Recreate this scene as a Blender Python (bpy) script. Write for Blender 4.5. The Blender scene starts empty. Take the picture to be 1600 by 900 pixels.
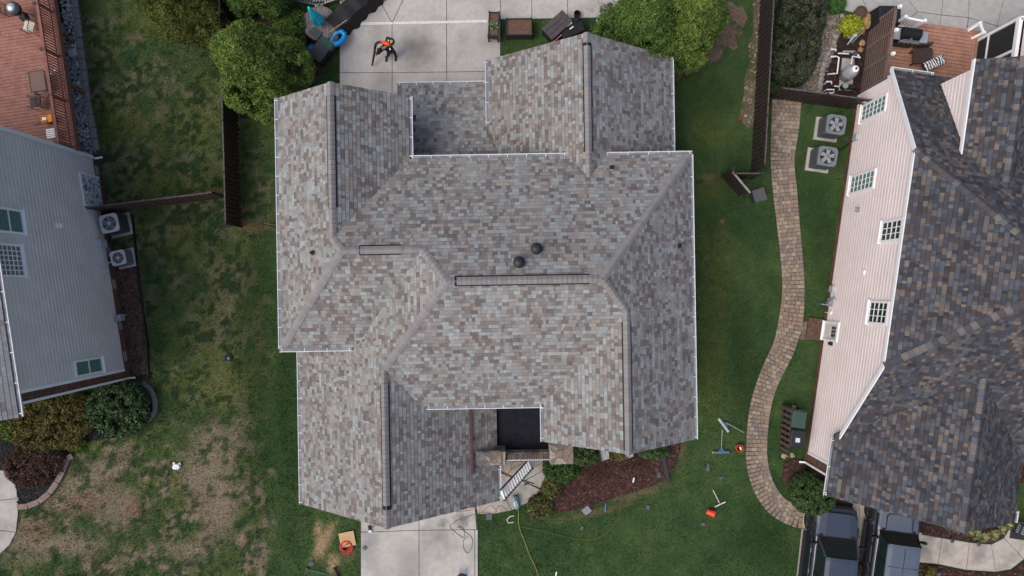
import bpy, bmesh, math, random
import numpy as np
from mathutils import Vector, Matrix

random.seed(7)
rng = np.random.default_rng(11)
R = math.radians
scene = bpy.context.scene
col = scene.collection

# ------------------------------------------------------------------ camera
CAM_H = 32.0
FPX = 1066.7            # focal length in pixels of a 1600 px wide frame
ROLL = R(0.95)
cam_d = bpy.data.cameras.new('camera')
cam_d.sensor_width = 36.0
cam_d.lens = 36.0 * FPX / 1600.0
cam_d.clip_end = 1500
cam = bpy.data.objects.new('camera', cam_d)
col.objects.link(cam)
cam.location = (0, 0, CAM_H)
cam.rotation_euler = (0, 0, -ROLL)
scene.camera = cam

# ------------------------------------------------------------------ sky and sun (bright overcast)
SUN_EL, SUN_AZ = R(58), R(205)      # azimuth: direction towards the sun in the xy plane, from +x
world = bpy.data.worlds.new('World')
scene.world = world
world.use_nodes = True
wn = world.node_tree
sky = wn.nodes.new('ShaderNodeTexSky')
sky.sky_type = 'NISHITA'
sky.sun_disc = False
sky.sun_elevation = SUN_EL
sky.sun_rotation = math.pi / 2 - SUN_AZ
sky.air_density = 0.85
sky.dust_density = 5.0
sky.ozone_density = 1.0
wn.links.new(sky.outputs[0], wn.nodes['Background'].inputs[0])
wn.nodes['Background'].inputs[1].default_value = 0.15
sun_d = bpy.data.lights.new('sun', 'SUN')
sun_d.energy = 0.75
sun_d.angle = R(50)
sun_d.color = (1.0, 0.97, 0.93)
sun = bpy.data.objects.new('sun', sun_d)
col.objects.link(sun)
sd = Vector((math.cos(SUN_EL) * math.cos(SUN_AZ), math.cos(SUN_EL) * math.sin(SUN_AZ), math.sin(SUN_EL)))
sun.rotation_euler = sd.to_track_quat('Z', 'Y').to_euler()
sun.location = sd * 60
scene.view_settings.view_transform = 'Standard'
scene.view_settings.look = 'None'
scene.view_settings.exposure = 0.25
scene.view_settings.gamma = 1.0
scene.view_settings.use_curve_mapping = False

# ------------------------------------------------------------------ helpers
def P(px, py, h=0.0):
    """place of a thing seen at a photograph pixel, standing at height h"""
    k = (CAM_H - h) / FPX
    x, y = (px - 800) * k, (450 - py) * k
    c, s = math.cos(-ROLL), math.sin(-ROLL)
    return Vector((c * x - s * y, s * x + c * y, h))

def P2(px, py, h=0.0):
    v = P(px, py, h)
    return (v.x, v.y)

def srgb(r, g, b):
    f = lambda c: (c / 12.92 if c <= 0.04045 else ((c + 0.055) / 1.055) ** 2.4)
    return (f(r / 255), f(g / 255), f(b / 255))

MATS = {}
def mat(name, color=None, rough=0.8, var=0.15, scale=6.0, metal=0.0, bump=0.0, attr=False, spec=0.3,
        trans=0.0, alpha=1.0, coat=0.0, detail=6.0, second=None, mix_lo=0.45, mix_hi=0.6, mscale=1.5):
    """procedural material: colour with grain (and optional second colour in patches)"""
    if name in MATS:
        return MATS[name]
    m = bpy.data.materials.new(name)
    m.use_nodes = True
    nt = m.node_tree
    b = nt.nodes['Principled BSDF']
    b.inputs['Roughness'].default_value = rough
    b.inputs['Metallic'].default_value = metal
    b.inputs['Specular IOR Level'].default_value = spec
    b.inputs['Transmission Weight'].default_value = trans
    b.inputs['Alpha'].default_value = alpha
    b.inputs['Coat Weight'].default_value = coat
    geo = nt.nodes.new('ShaderNodeNewGeometry')
    nz = nt.nodes.new('ShaderNodeTexNoise')
    nz.inputs['Scale'].default_value = scale
    nz.inputs['Detail'].default_value = detail
    nt.links.new(geo.outputs['Position'], nz.inputs['Vector'])
    if attr:
        src = nt.nodes.new('ShaderNodeAttribute'); src.attribute_name = 'Col'
        base = src.outputs['Color']
    else:
        src = nt.nodes.new('ShaderNodeRGB'); src.outputs[0].default_value = (*color, 1)
        base = src.outputs[0]
    if second is not None:
        n2 = nt.nodes.new('ShaderNodeTexNoise'); n2.inputs['Scale'].default_value = mscale
        n2.inputs['Detail'].default_value = 5
        nt.links.new(geo.outputs['Position'], n2.inputs['Vector'])
        rp = nt.nodes.new('ShaderNodeMapRange')
        rp.inputs[1].default_value = mix_lo; rp.inputs[2].default_value = mix_hi
        nt.links.new(n2.outputs[0], rp.inputs[0])
        mx = nt.nodes.new('ShaderNodeMix'); mx.data_type = 'RGBA'
        nt.links.new(rp.outputs[0], mx.inputs[0]); nt.links.new(base, mx.inputs[6])
        mx.inputs[7].default_value = (*second, 1)
        base = mx.outputs[2]
    mr = nt.nodes.new('ShaderNodeMapRange')
    mr.inputs[1].default_value = 0.3; mr.inputs[2].default_value = 0.7
    mr.inputs[3].default_value = 1 - var; mr.inputs[4].default_value = 1 + var
    nt.links.new(nz.outputs[0], mr.inputs[0])
    mul = nt.nodes.new('ShaderNodeVectorMath'); mul.operation = 'MULTIPLY'
    nt.links.new(base, mul.inputs[0]); nt.links.new(mr.outputs[0], mul.inputs[1])
    nt.links.new(mul.outputs[0], b.inputs['Base Color'])
    if bump > 0:
        bp = nt.nodes.new('ShaderNodeBump'); bp.inputs['Strength'].default_value = bump
        bp.inputs['Distance'].default_value = 0.02
        nt.links.new(nz.outputs[0], bp.inputs['Height'])
        nt.links.new(bp.outputs[0], b.inputs['Normal'])
    MATS[name] = m
    return m

class MB:
    """collects polygons (with a colour each) for one mesh"""
    def __init__(s):
        s.v, s.f, s.c = [], [], []
    def face(s, pts, c=None):
        i = len(s.v)
        s.v.extend([tuple(p) for p in pts])
        s.f.append(tuple(range(i, i + len(pts))))
        s.c.append(c)
    def box(s, c, size, rz=0.0, color=None, mtx=None, taper=1.0):
        sx, sy, sz = size[0] / 2, size[1] / 2, size[2] / 2
        M = mtx if mtx is not None else Matrix.Translation(Vector(c)) @ Matrix.Rotation(rz, 4, 'Z')
        q = []
        for z in (-1, 1):
            t = taper if z > 0 else 1.0
            for (x, y) in ((-1, -1), (1, -1), (1, 1), (-1, 1)):
                q.append(M @ Vector((x * sx * t, y * sy * t, z * sz)))
        i = len(s.v); s.v.extend([tuple(p) for p in q])
        for f in ((3, 2, 1, 0), (4, 5, 6, 7), (0, 1, 5, 4), (1, 2, 6, 5), (2, 3, 7, 6), (3, 0, 4, 7)):
            s.f.append(tuple(i + k for k in f)); s.c.append(color)
        return s
    def bar(s, p0, p1, w, h, color=None, up=(0, 0, 1)):
        p0, p1 = Vector(p0), Vector(p1)
        d = p1 - p0; L = d.length
        if L < 1e-6: return s
        d /= L
        u = Vector(up)
        if abs(d.dot(u)) > 0.98: u = Vector((0, 1, 0))
        x = d.cross(u).normalized(); z = x.cross(d)
        M = Matrix(((x.x, d.x, z.x, 0), (x.y, d.y, z.y, 0), (x.z, d.z, z.z, 0), (0, 0, 0, 1)))
        M = Matrix.Translation((p0 + p1) / 2) @ M
        return s.box(None, (w, L, h), mtx=M, color=color)
    def tube(s, pts, r, n=8, color=None, cap=True):
        pts = [Vector(p) for p in pts]
        rs = r if isinstance(r, (list, tuple)) else [r] * len(pts)
        rings = []
        prev = None
        for k, p in enumerate(pts):
            a = pts[max(k - 1, 0)]; b = pts[min(k + 1, len(pts) - 1)]
            d = (b - a).normalized()
            if prev is None:
                u = d.orthogonal().normalized()
            else:
                u = (prev - d * prev.dot(d))
                u = u.normalized() if u.length > 1e-5 else d.orthogonal().normalized()
            prev = u
            w = d.cross(u)
            i = len(s.v)
            for j in range(n):
                t = 2 * math.pi * j / n
                s.v.append(tuple(p + (u * math.cos(t) + w * math.sin(t)) * rs[k]))
            rings.append(i)
        for a, b in zip(rings[:-1], rings[1:]):
            for j in range(n):
                s.f.append((a + j, a + (j + 1) % n, b + (j + 1) % n, b + j)); s.c.append(color)
        if cap:
            s.f.append(tuple(rings[0] + j for j in range(n))[::-1]); s.c.append(color)
            s.f.append(tuple(rings[-1] + j for j in range(n))); s.c.append(color)
        return s
    def lathe(s, c, prof, n=20, color=None, sq=0.0):
        """prof: list of (r, z); sq>0 squares the outline"""
        c = Vector(c); rings = []
        for (r, z) in prof:
            i = len(s.v)
            for j in range(n):
                t = 2 * math.pi * j / n
                ct, st = math.cos(t), math.sin(t)
                f = 1.0
                if sq: f = (1 - sq) + sq / max(abs(ct), abs(st))
                s.v.append((c.x + r * f * ct, c.y + r * f * st, c.z + z))
            rings.append(i)
        for a, b in zip(rings[:-1], rings[1:]):
            for j in range(n):
                s.f.append((a + j, a + (j + 1) % n, b + (j + 1) % n, b + j)); s.c.append(color)
        s.f.append(tuple(rings[0] + j for j in range(n))[::-1]); s.c.append(color)
        s.f.append(tuple(rings[-1] + j for j in range(n))); s.c.append(color)
        return s
    def prism(s, poly, z0, z1, color=None):
        n = len(poly); i = len(s.v)
        a = sum(poly[k][0] * poly[(k + 1) % n][1] - poly[(k + 1) % n][0] * poly[k][1] for k in range(n))
        if a < 0: poly = poly[::-1]
        f0 = z0 if callable(z0) else (lambda x, y: z0)
        f1 = z1 if callable(z1) else (lambda x, y: z1)
        for p in poly: s.v.append((p[0], p[1], f0(*p[:2])))
        for p in poly: s.v.append((p[0], p[1], f1(*p[:2])))
        s.f.append(tuple(range(i + n - 1, i - 1, -1))); s.c.append(color)
        s.f.append(tuple(range(i + n, i + 2 * n))); s.c.append(color)
        for k in range(n):
            j = (k + 1) % n
            s.f.append((i + k, i + j, i + n + j, i + n + k)); s.c.append(color)
        return s
    def mesh(s, name, m=None, smooth=False):
        me = bpy.data.meshes.new(name)
        me.from_pydata(s.v, [], s.f)
        if any(c is not None for c in s.c):
            at = me.color_attributes.new('Col', 'FLOAT_COLOR', 'CORNER')
            arr = []
            for f, c in zip(s.f, s.c):
                cc = (*(c or (0.5, 0.5, 0.5)), 1.0)
                arr.extend(cc * len(f))
            at.data.foreach_set('color', arr)
        if m is not None: me.materials.append(m)
        if smooth:
            me.polygons.foreach_set('use_smooth', [True] * len(me.polygons))
        me.update()
        return me

def link(o, parent=None):
    col.objects.link(o)
    if parent is not None: o.parent = parent
    return o

def part(name, mb, m, parent=None, smooth=False, kind=None, bevel=0.0, label=None):
    me = mb.mesh(name, m, smooth) if isinstance(mb, MB) else mb
    o = link(bpy.data.objects.new(name, me), parent)
    if kind: o['kind'] = kind
    if label: o['label'] = label
    if bevel:
        md = o.modifiers.new('bevel', 'BEVEL'); md.width = bevel; md.segments = 2; md.limit_method = 'ANGLE'
    return o

def thing(name, label, cat, loc=(0, 0, 0), rz=0.0, group=None):
    o = bpy.data.objects.new(name, None)
    o.empty_display_size = 0.2
    link(o)
    o.location = loc; o.rotation_euler = (0, 0, rz)
    tag(o, label, cat, group)
    return o

def tag(o, label, cat, group=None):
    o['label'] = label; o['category'] = cat
    if group: o['group'] = group
    return o

def single(name, mb, m, label, cat, loc=None, rz=0.0, group=None, smooth=False, bevel=0.0):
    """a thing that is one mesh; geometry given in its own frame"""
    o = part(name, mb, m, None, smooth, None, bevel)
    if loc is not None: o.location = loc
    o.rotation_euler = (0, 0, rz)
    return tag(o, label, cat, group)

def inst(name, me, parent, loc=(0, 0, 0), rz=0.0, mtx=None):
    o = link(bpy.data.objects.new(name, me), parent)
    if mtx is not None: o.matrix_local = mtx
    else:
        o.location = loc; o.rotation_euler = (0, 0, rz)
    return o

def copy_tree(o, parent=None):
    c = o.copy(); col.objects.link(c); c.parent = parent
    for ch in o.children:
        copy_tree(ch, c)
    return c

def structure(o):
    o['kind'] = 'structure'; return o

def clip_poly(poly, a, b, c):
    """keep a*x+b*y+c >= 0"""
    out = []
    n = len(poly)
    for i in range(n):
        p, q = poly[i], poly[(i + 1) % n]
        dp = a * p[0] + b * p[1] + c; dq = a * q[0] + b * q[1] + c
        if dp >= 0: out.append(p)
        if (dp > 0 and dq < 0) or (dp < 0 and dq > 0):
            t = dp / (dp - dq)
            out.append((p[0] + (q[0] - p[0]) * t, p[1] + (q[1] - p[1]) * t))
    return out

def clip_convex(poly, region):
    n = len(region)
    for i in range(n):
        p, q = region[i], region[(i + 1) % n]
        a, b = -(q[1] - p[1]), (q[0] - p[0])
        poly = clip_poly(poly, a, b, -(a * p[0] + b * p[1]))
        if len(poly) < 3: return []
    return poly

def inside_np(x, y, poly):
    r = np.zeros(x.shape, bool)
    n = len(poly); j = n - 1
    for i in range(n):
        xi, yi = poly[i][0], poly[i][1]; xj, yj = poly[j][0], poly[j][1]
        if yi != yj:
            t = ((yi > y) != (yj > y)) & (x < (xj - xi) * (y - yi) / (yj - yi) + xi)
            r ^= t
        j = i
    return r

def vnoise(x, y, scale, seed):
    """value noise 0..1"""
    g = np.random.default_rng(seed).random((256, 256))
    fx, fy = x * scale + 50.3, y * scale + 71.7
    ix, iy = np.floor(fx).astype(int), np.floor(fy).astype(int)
    tx, ty = fx - ix, fy - iy
    tx = tx * tx * (3 - 2 * tx); ty = ty * ty * (3 - 2 * ty)
    a = g[ix % 256, iy % 256]; b = g[(ix + 1) % 256, iy % 256]
    c = g[ix % 256, (iy + 1) % 256]; d = g[(ix + 1) % 256, (iy + 1) % 256]
    return (a * (1 - tx) + b * tx) * (1 - ty) + (c * (1 - tx) + d * tx) * ty

def fbm(x, y, scale, seed, oct=4):
    t, a, s = 0, 0.5, 0
    for k in range(oct):
        t = t + a * vnoise(x, y, scale * 2 ** k, seed + k); s += a; a *= 0.55
    return t / s

def mesh_np(name, verts, nper, colors, m):
    """verts (N*nper,3): N separate polygons of nper corners, colour per polygon"""
    me = bpy.data.meshes.new(name)
    nv = len(verts); nf = nv // nper
    me.vertices.add(nv); me.vertices.foreach_set('co', np.ascontiguousarray(verts, dtype=np.float32).ravel())
    me.loops.add(nv); me.loops.foreach_set('vertex_index', np.arange(nv, dtype=np.int32))
    me.polygons.add(nf)
    me.polygons.foreach_set('loop_start', np.arange(0, nv, nper, dtype=np.int32))
    me.polygons.foreach_set('loop_total', np.full(nf, nper, dtype=np.int32))
    me.update(calc_edges=True)
    at = me.color_attributes.new('Col', 'FLOAT_COLOR', 'POINT')
    c4 = np.ones((nf, 4), np.float32); c4[:, :3] = colors
    at.data.foreach_set('color', np.repeat(c4, nper, axis=0).ravel())
    me.materials.append(m)
    return me

def stain(m, center, radius, color, amount, scale=3.0):
    """a dirt mark of its own shape at one place of a surface"""
    nt = m.node_tree; b = nt.nodes['Principled BSDF']
    src = b.inputs['Base Color'].links[0].from_socket
    geo = nt.nodes.new('ShaderNodeNewGeometry')
    ds = nt.nodes.new('ShaderNodeVectorMath'); ds.operation = 'DISTANCE'; ds.inputs[1].default_value = center
    nt.links.new(geo.outputs['Position'], ds.inputs[0])
    nz = nt.nodes.new('ShaderNodeTexNoise'); nz.inputs['Scale'].default_value = scale; nz.inputs['Detail'].default_value = 8; nz.inputs['Roughness'].default_value = .7
    nt.links.new(geo.outputs['Position'], nz.inputs['Vector'])
    ma = nt.nodes.new('ShaderNodeMath'); ma.operation = 'MULTIPLY_ADD'; ma.inputs[1].default_value = -radius * 2.2
    nt.links.new(nz.outputs[0], ma.inputs[0]); nt.links.new(ds.outputs['Value'], ma.inputs[2])
    mr = nt.nodes.new('ShaderNodeMapRange'); mr.inputs[1].default_value = -radius * .9; mr.inputs[2].default_value = radius * .1
    mr.inputs[3].default_value = amount; mr.inputs[4].default_value = 0
    nt.links.new(ma.outputs[0], mr.inputs[0])
    mx = nt.nodes.new('ShaderNodeMix'); mx.data_type = 'RGBA'; mx.inputs[7].default_value = (*color, 1)
    nt.links.new(mr.outputs[0], mx.inputs[0]); nt.links.new(src, mx.inputs[6]); nt.links.new(mx.outputs[2], b.inputs['Base Color'])

WHITE = mat('white_paint', (0.84, 0.845, 0.85), 0.5, 0.04)
GUTTER = mat('gutter_white', (0.78, 0.79, 0.80), 0.4, 0.06)
BLACK = mat('black_plastic', (0.012, 0.012, 0.014), 0.5, 0.2)
DARK = mat('dark_metal', (0.03, 0.033, 0.038), 0.45, 0.2, metal=0.3)
STEEL = mat('bare_metal', (0.5, 0.52, 0.54), 0.35, 0.1, metal=0.8)
GREY = mat('grey_plastic', (0.18, 0.19, 0.2), 0.6, 0.15)
GLASS = mat('window_glass', (0.02, 0.035, 0.035), 0.06, 0.1, spec=0.7)
CURT = mat('window_blind', (0.10, 0.2, 0.19), 0.3, 0.15, spec=0.6)
SHINGLE = mat('shingle', rough=0.95, var=0.14, scale=45, attr=True, spec=0.1, bump=0.2)
LEAF = mat('leaf', rough=0.7, var=0.2, scale=8, attr=True, spec=0.2)
GRASS = mat('grass_blade', rough=0.85, var=0.12, scale=9, attr=True, spec=0.1)
FENCE = mat('dark_stained_wood', (0.042, 0.032, 0.029), 0.75, 0.5, scale=14, spec=0.2)
FENCE2 = mat('brown_stained_wood', (0.10, 0.07, 0.058), 0.8, 0.4, scale=12, spec=0.2)
CONC = mat('concrete', (0.40, 0.385, 0.36), 0.9, 0.10, scale=5, second=(0.30, 0.29, 0.275), mix_lo=0.42, mix_hi=0.7, mscale=0.9, bump=0.1)
SOIL = mat('soil', (0.09, 0.06, 0.045), 0.95, 0.4, scale=20, bump=0.4)
EXCL = []       # ground polygons kept free of grass

# ------------------------------------------------------------------ paved ground
def pp(pts, h=0.0):
    return [P2(x, y, h) for x, y in pts]

def shrink(poly, d):
    """inset a convex polygon by d"""
    n = len(poly)
    a = sum(poly[k][0] * poly[(k + 1) % n][1] - poly[(k + 1) % n][0] * poly[k][1] for k in range(n))
    if a < 0: poly = poly[::-1]
    out = [tuple(p) for p in poly]
    for i in range(n):
        p, q = poly[i], poly[(i + 1) % n]
        nx, ny = -(q[1] - p[1]), (q[0] - p[0])
        L = math.hypot(nx, ny)
        if L < 1e-6: continue
        nx /= L; ny /= L
        out = clip_poly(out, nx, ny, -(nx * p[0] + ny * p[1]) - d)
    return out

def paving(name, slabs, m, base_poly, top=0.05, gap=0.012):
    """a poured base sheet with separate slabs on it"""
    mb = MB().prism(pp(base_poly), -0.1, top - 0.03)
    root = structure(part(name, mb, mat('joint_dark', (0.07, 0.065, 0.06), 0.95, 0.3)))
    for s in slabs:
        poly = shrink(pp(s), gap)
        if len(poly) < 3: continue
        part('slab', MB().prism(poly, top - 0.06, top + random.uniform(-0.003, 0.003)), m, root, bevel=0.008)
    EXCL.append(pp(base_poly))
    return root

PATIO_M = mat('patio_concrete', (0.44, 0.425, 0.40), 0.9, 0.09, scale=6, second=(0.33, 0.32, 0.30), mix_lo=0.45, mix_hi=0.75, mscale=0.7, bump=0.1)
paving('patio', [
    [(531, 37), (613, 36), (613, 114), (531, 114)],
    [(613, 36), (698, 34), (698, 113), (613, 114)],
    [(698, 34), (782, 32), (782, 112), (698, 113)],
    [(531, 114), (613, 114), (613, 190), (531, 190)],
    [(613, 114), (698, 113), (698, 190), (613, 190)],
    [(698, 113), (782, 112), (782, 190), (698, 190)],
    [(531, -30), (575, -30), (613, 36), (531, 37)],
    [(575, -30), (645, -30), (613, 36)],
    [(645, -30), (698, -30), (698, 34), (613, 36)],
    [(698, -30), (782, -30), (782, 32), (698, 34)],
    [(782, -30), (831, -30), (831, 30), (782, 31)],
    [(831, -30), (887, -30), (887, 29), (831, 30)],
    [(887, -30), (928, -30), (940, 28), (887, 29)],
    [(928, -30), (1010, -30), (1000, 28), (940, 28)],
], PATIO_M, [(531, -30), (1010, -30), (1000, 28), (782, 31), (782, 190), (531, 190)])
paving('driveway', [
    [(564, 760), (655, 760), (655, 828), (564, 831)],
    [(655, 760), (740, 760), (745, 827), (655, 828)],
    [(564, 831), (655, 828), (655, 990), (564, 990)],
    [(655, 828), (742, 827), (742, 990), (655, 990)],
    [(742, 827), (747, 827), (747, 990), (742, 990)],
], mat('driveway_concrete', (0.42, 0.405, 0.375), 0.9, 0.10, scale=4, second=(0.27, 0.265, 0.25), mix_lo=0.46, mix_hi=0.68, mscale=0.55, bump=0.12),
    [(564, 760), (740, 760), (747, 827), (747, 990), (564, 990)])
paving('front_walkway', [
    [(772, 690), (860, 690), (860, 728), (818, 752), (772, 730)],
    [(818, 752), (860, 728), (853, 756), (847, 763)],
    [(772, 730), (818, 752), (847, 763), (832, 781), (800, 797), (781, 760)],
    [(740, 762), (781, 760), (800, 797), (774, 802), (746, 803)],
], mat('walk_concrete', (0.36, 0.345, 0.31), 0.9, 0.12, scale=5, second=(0.25, 0.24, 0.215), mix_lo=0.45, mix_hi=0.65, mscale=1.1, bump=0.12),
    [(772, 690), (860, 690), (860, 728), (853, 756), (847, 763), (832, 781), (800, 797), (774, 802), (746, 803), (740, 762), (772, 745)], top=0.055)
paving('neighbour_walkway', [
    [(-40, 730), (20, 736), (30, 778), (-40, 786)],
    [(-40, 786), (30, 778), (29, 806), (26, 831), (-40, 824)],
    [(-40, 824), (26, 831), (16, 851), (0, 866), (-40, 880)],
], CONC, [(-40, 730), (20, 736), (30, 778), (29, 806), (26, 831), (16, 851), (0, 866), (-40, 880)])
paving('pool_deck', [
    [(1312, 14), (1360, 30), (1335, -30), (1300, -30)],
    [(1335, -30), (1395, -30), (1433, 19), (1400, 45), (1360, 30)],
    [(1395, -30), (1475, -30), (1470, 24), (1433, 19)],
    [(1475, -30), (1515, -30), (1512, 28), (1470, 24)],
    [(1515, -30), (1575, -30), (1557, 41), (1512, 28)],
    [(1575, -30), (1660, -30), (1640, 60), (1557, 41)],
    [(1400, 45), (1433, 19), (1470, 24), (1464, 60), (1400, 60)],
    [(1470, 24), (1512, 28), (1509, 60), (1464, 60)],
    [(1512, 28), (1557, 41), (1545, 95), (1505, 95), (1509, 60)],
    [(1557, 41), (1640, 60), (1620, 110), (1545, 95)],
], mat('pool_concrete', (0.37, 0.365, 0.345), 0.9, 0.1, scale=4, bump=0.08), [(1300, -30), (1660, -30), (1620, 110), (1505, 95), (1509, 60), (1400, 60), (1400, 45), (1360, 30), (1312, 14)])
paving('garage_apron', [
    [(1262, 740), (1342, 750), (1342, 838), (1252, 825)],
    [(1342, 750), (1440, 770), (1440, 838), (1342, 838)],
    [(1252, 825), (1342, 838), (1330, 990), (1234, 990)],
    [(1342, 838), (1440, 838), (1425, 990), (1330, 990)],
], mat('apron_concrete', (0.40, 0.37, 0.33), 0.9, 0.08, scale=4, bump=0.08), [(1262, 740), (1440, 770), (1440, 838), (1425, 990), (1234, 990), (1252, 825)])
paving('entry_walkway', [
    [(1430, 833), (1471, 840), (1465, 881), (1424, 877)],
    [(1471, 840), (1514, 847), (1509, 890), (1465, 881)],
    [(1514, 847), (1548, 850), (1555, 893), (1509, 890)],
    [(1548, 850), (1568, 840), (1599, 873), (1578, 889), (1555, 893)],
    [(1568, 840), (1576, 826), (1640, 826), (1640, 845), (1599, 873)],
], mat('entry_concrete', (0.42, 0.38, 0.33), 0.9, 0.1, scale=4, second=(0.24, 0.22, 0.2), mix_lo=0.5, mix_hi=0.68, mscale=0.9),
    [(1430, 833), (1514, 847), (1548, 850), (1568, 840), (1576, 826), (1640, 826), (1640, 845), (1599, 873), (1578, 889), (1555, 893), (1509, 890), (1465, 881), (1424, 877)])

stain(PATIO_M, P(657, 75, .05), .95, (.17, .16, .13), .75)
stain(PATIO_M, P(770, 60, .05), .8, (.24, .235, .20), .6)
stain(PATIO_M, P(598, 125, .05), .6, (.22, .22, .18), .6)
DRV = MATS['driveway_concrete']
stain(DRV, P(722, 812, .05), .42, (.13, .125, .12), .85, 5); stain(DRV, P(692, 818, .05), .28, (.15, .145, .14), .8, 6)
stain(DRV, P(640, 870, .05), .8, (.29, .285, .275), .8, 2); stain(DRV, P(575, 870, .05), .6, (.29, .29, .285), .8, 3)
for q in ((1440, 860), (1530, 868), (1478, 858)): stain(MATS['entry_concrete'], P(*q, .05), .45, (.15, .14, .135), .6, 2.5)
# drain strip across the patio
mb = MB()
for a, b in (((541, 37.5), (614, 36.2)), ((614.6, 36.1), (700, 34.5)), ((700.6, 34.4), (762, 33))):
    p, q = P(*a, 0.06), P(*b, 0.06)
    mb.bar(p + Vector((0, 0.035, 0)), q + Vector((0, 0.035, 0)), 0.03, 0.03)
    mb.bar(p - Vector((0, 0.035, 0)), q - Vector((0, 0.035, 0)), 0.03, 0.03)
    n = int((q - p).length / 0.12)
    for i in range(n):
        c = p.lerp(q, (i + .5) / n); mb.box(c, (0.05, 0.07, 0.02))
single('drain_strip', mb, GUTTER, 'long white drain strip set across the concrete patio', 'drain')

# ------------------------------------------------------------------ brick paver path
cl = [(1229, 148, 46), (1226, 200, 44), (1222, 250, 38), (1226, 300, 38), (1231, 350, 36), (1236, 400, 35), (1239, 450, 35), (1235, 500, 38),
      (1225, 540, 36), (1211, 570, 35), (1198, 600, 33), (1187, 640, 33), (1182, 690, 33), (1183, 725, 34), (1193, 760, 34), (1213, 789, 34), (1240, 805, 34), (1254, 808, 34)]
cpts = [Vector(P2(x, y) + (w / 33.3,)) for x, y, w in cl]
dense = []
for i in range(len(cpts) - 1):                     # Catmull-Rom
    p0, p1, p2, p3 = cpts[max(i - 1, 0)], cpts[i], cpts[i + 1], cpts[min(i + 2, len(cpts) - 1)]
    for k in range(24):
        t = k / 24
        dense.append(0.5 * ((2 * p1) + (p2 - p0) * t + (2 * p0 - 5 * p1 + 4 * p2 - p3) * t * t + (3 * p1 - p0 - 3 * p2 + p3) * t ** 3))
dense.append(cpts[-1])
left, right = [], []
for i, p in enumerate(dense):
    a, b = dense[max(i - 1, 0)], dense[min(i + 1, len(dense) - 1)]
    d = Vector((b.x - a.x, b.y - a.y)).normalized(); n = Vector((-d.y, d.x))
    left.append((p.x + n.x * p.z / 2, p.y + n.y * p.z / 2)); right.append((p.x - n.x * p.z / 2, p.y - n.y * p.z / 2))
path_poly = left + right[::-1]
branch_poly = pp([(1247, 502), (1279, 500), (1279, 529), (1245, 529)])
EXCL.append(path_poly); EXCL.append(branch_poly)
mb = MB()
for i in range(len(left) - 1):
    mb.prism([left[i], left[i + 1], right[i + 1], right[i]], -0.08, 0.02)
mb.prism(branch_poly, -0.08, 0.018)
path = structure(part('path', mb, mat('paver_joint_sand', (0.055, 0.045, 0.035), 0.95, 0.3)))
pm = mat('paver', rough=0.9, var=0.18, scale=25, attr=True, bump=0.25)
pcols = [srgb(146, 134, 118), srgb(136, 122, 108), srgb(127, 115, 105), srgb(153, 141, 125), srgb(122, 112, 107), srgb(141, 123, 105)]
pmeshes = []
for c in pcols:
    mb = MB().box((0, 0, 0), (1, 1, 0.05), color=tuple(v * 0.95 for v in c), taper=0.94)
    pmeshes.append(mb.mesh('paver', pm))
rest = MB()
acc = 0.0; row = 0; npv = 0; rows = []
for i in range(len(dense) - 1):
    p, q = dense[i], dense[i + 1]
    L = math.hypot(q.x - p.x, q.y - p.y)
    while acc < L:
        t = acc / L
        rows.append((p.lerp(q, t), math.atan2(q.y - p.y, q.x - p.x))); acc += 0.188
    acc -= L
for row, (c, ang) in enumerate(rows[::-1]):
    w = c.z; n = Vector((-math.sin(ang), math.cos(ang)))
    cuts = [-w / 2]
    if row % 2: cuts.append(-w / 2 + 0.13)
    while cuts[-1] < w / 2 - 0.16: cuts.append(cuts[-1] + random.choice((0.2, 0.24, 0.27)))
    cuts[-1] = w / 2
    for a, b in zip(cuts[:-1], cuts[1:]):
        m_ = (a + b) / 2
        loc = Vector((c.x + n.x * m_, c.y + n.y * m_, 0.045 + random.uniform(-0.004, 0.004)))
        if npv < 300:
            o = inst('paver', random.choice(pmeshes), path)
            o.location = loc; o.rotation_euler = (random.uniform(-.012, .012), random.uniform(-.012, .012), ang + random.uniform(-.02, .02))
            o.scale = (0.178, b - a - 0.012, 1)
        else:
            rest.box(loc, (0.178, b - a - 0.012, 0.05), ang + random.uniform(-.02, .02), tuple(v * 0.95 for v in random.choice(pcols)), taper=0.96)
        npv += 1
bx0, by0 = P2(1249, 503); 
for i in range(5):
    for j in range(4):
        rest.box((bx0 + 0.1 + i * 0.2, by0 - 0.1 - j * 0.21 + 0.012 * i, 0.042), (0.185, 0.195, 0.05), -0.05, tuple(v * 0.7 for v in random.choice(pcols)))
part('remaining_pavers', rest, pm, path, kind='stuff')

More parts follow.
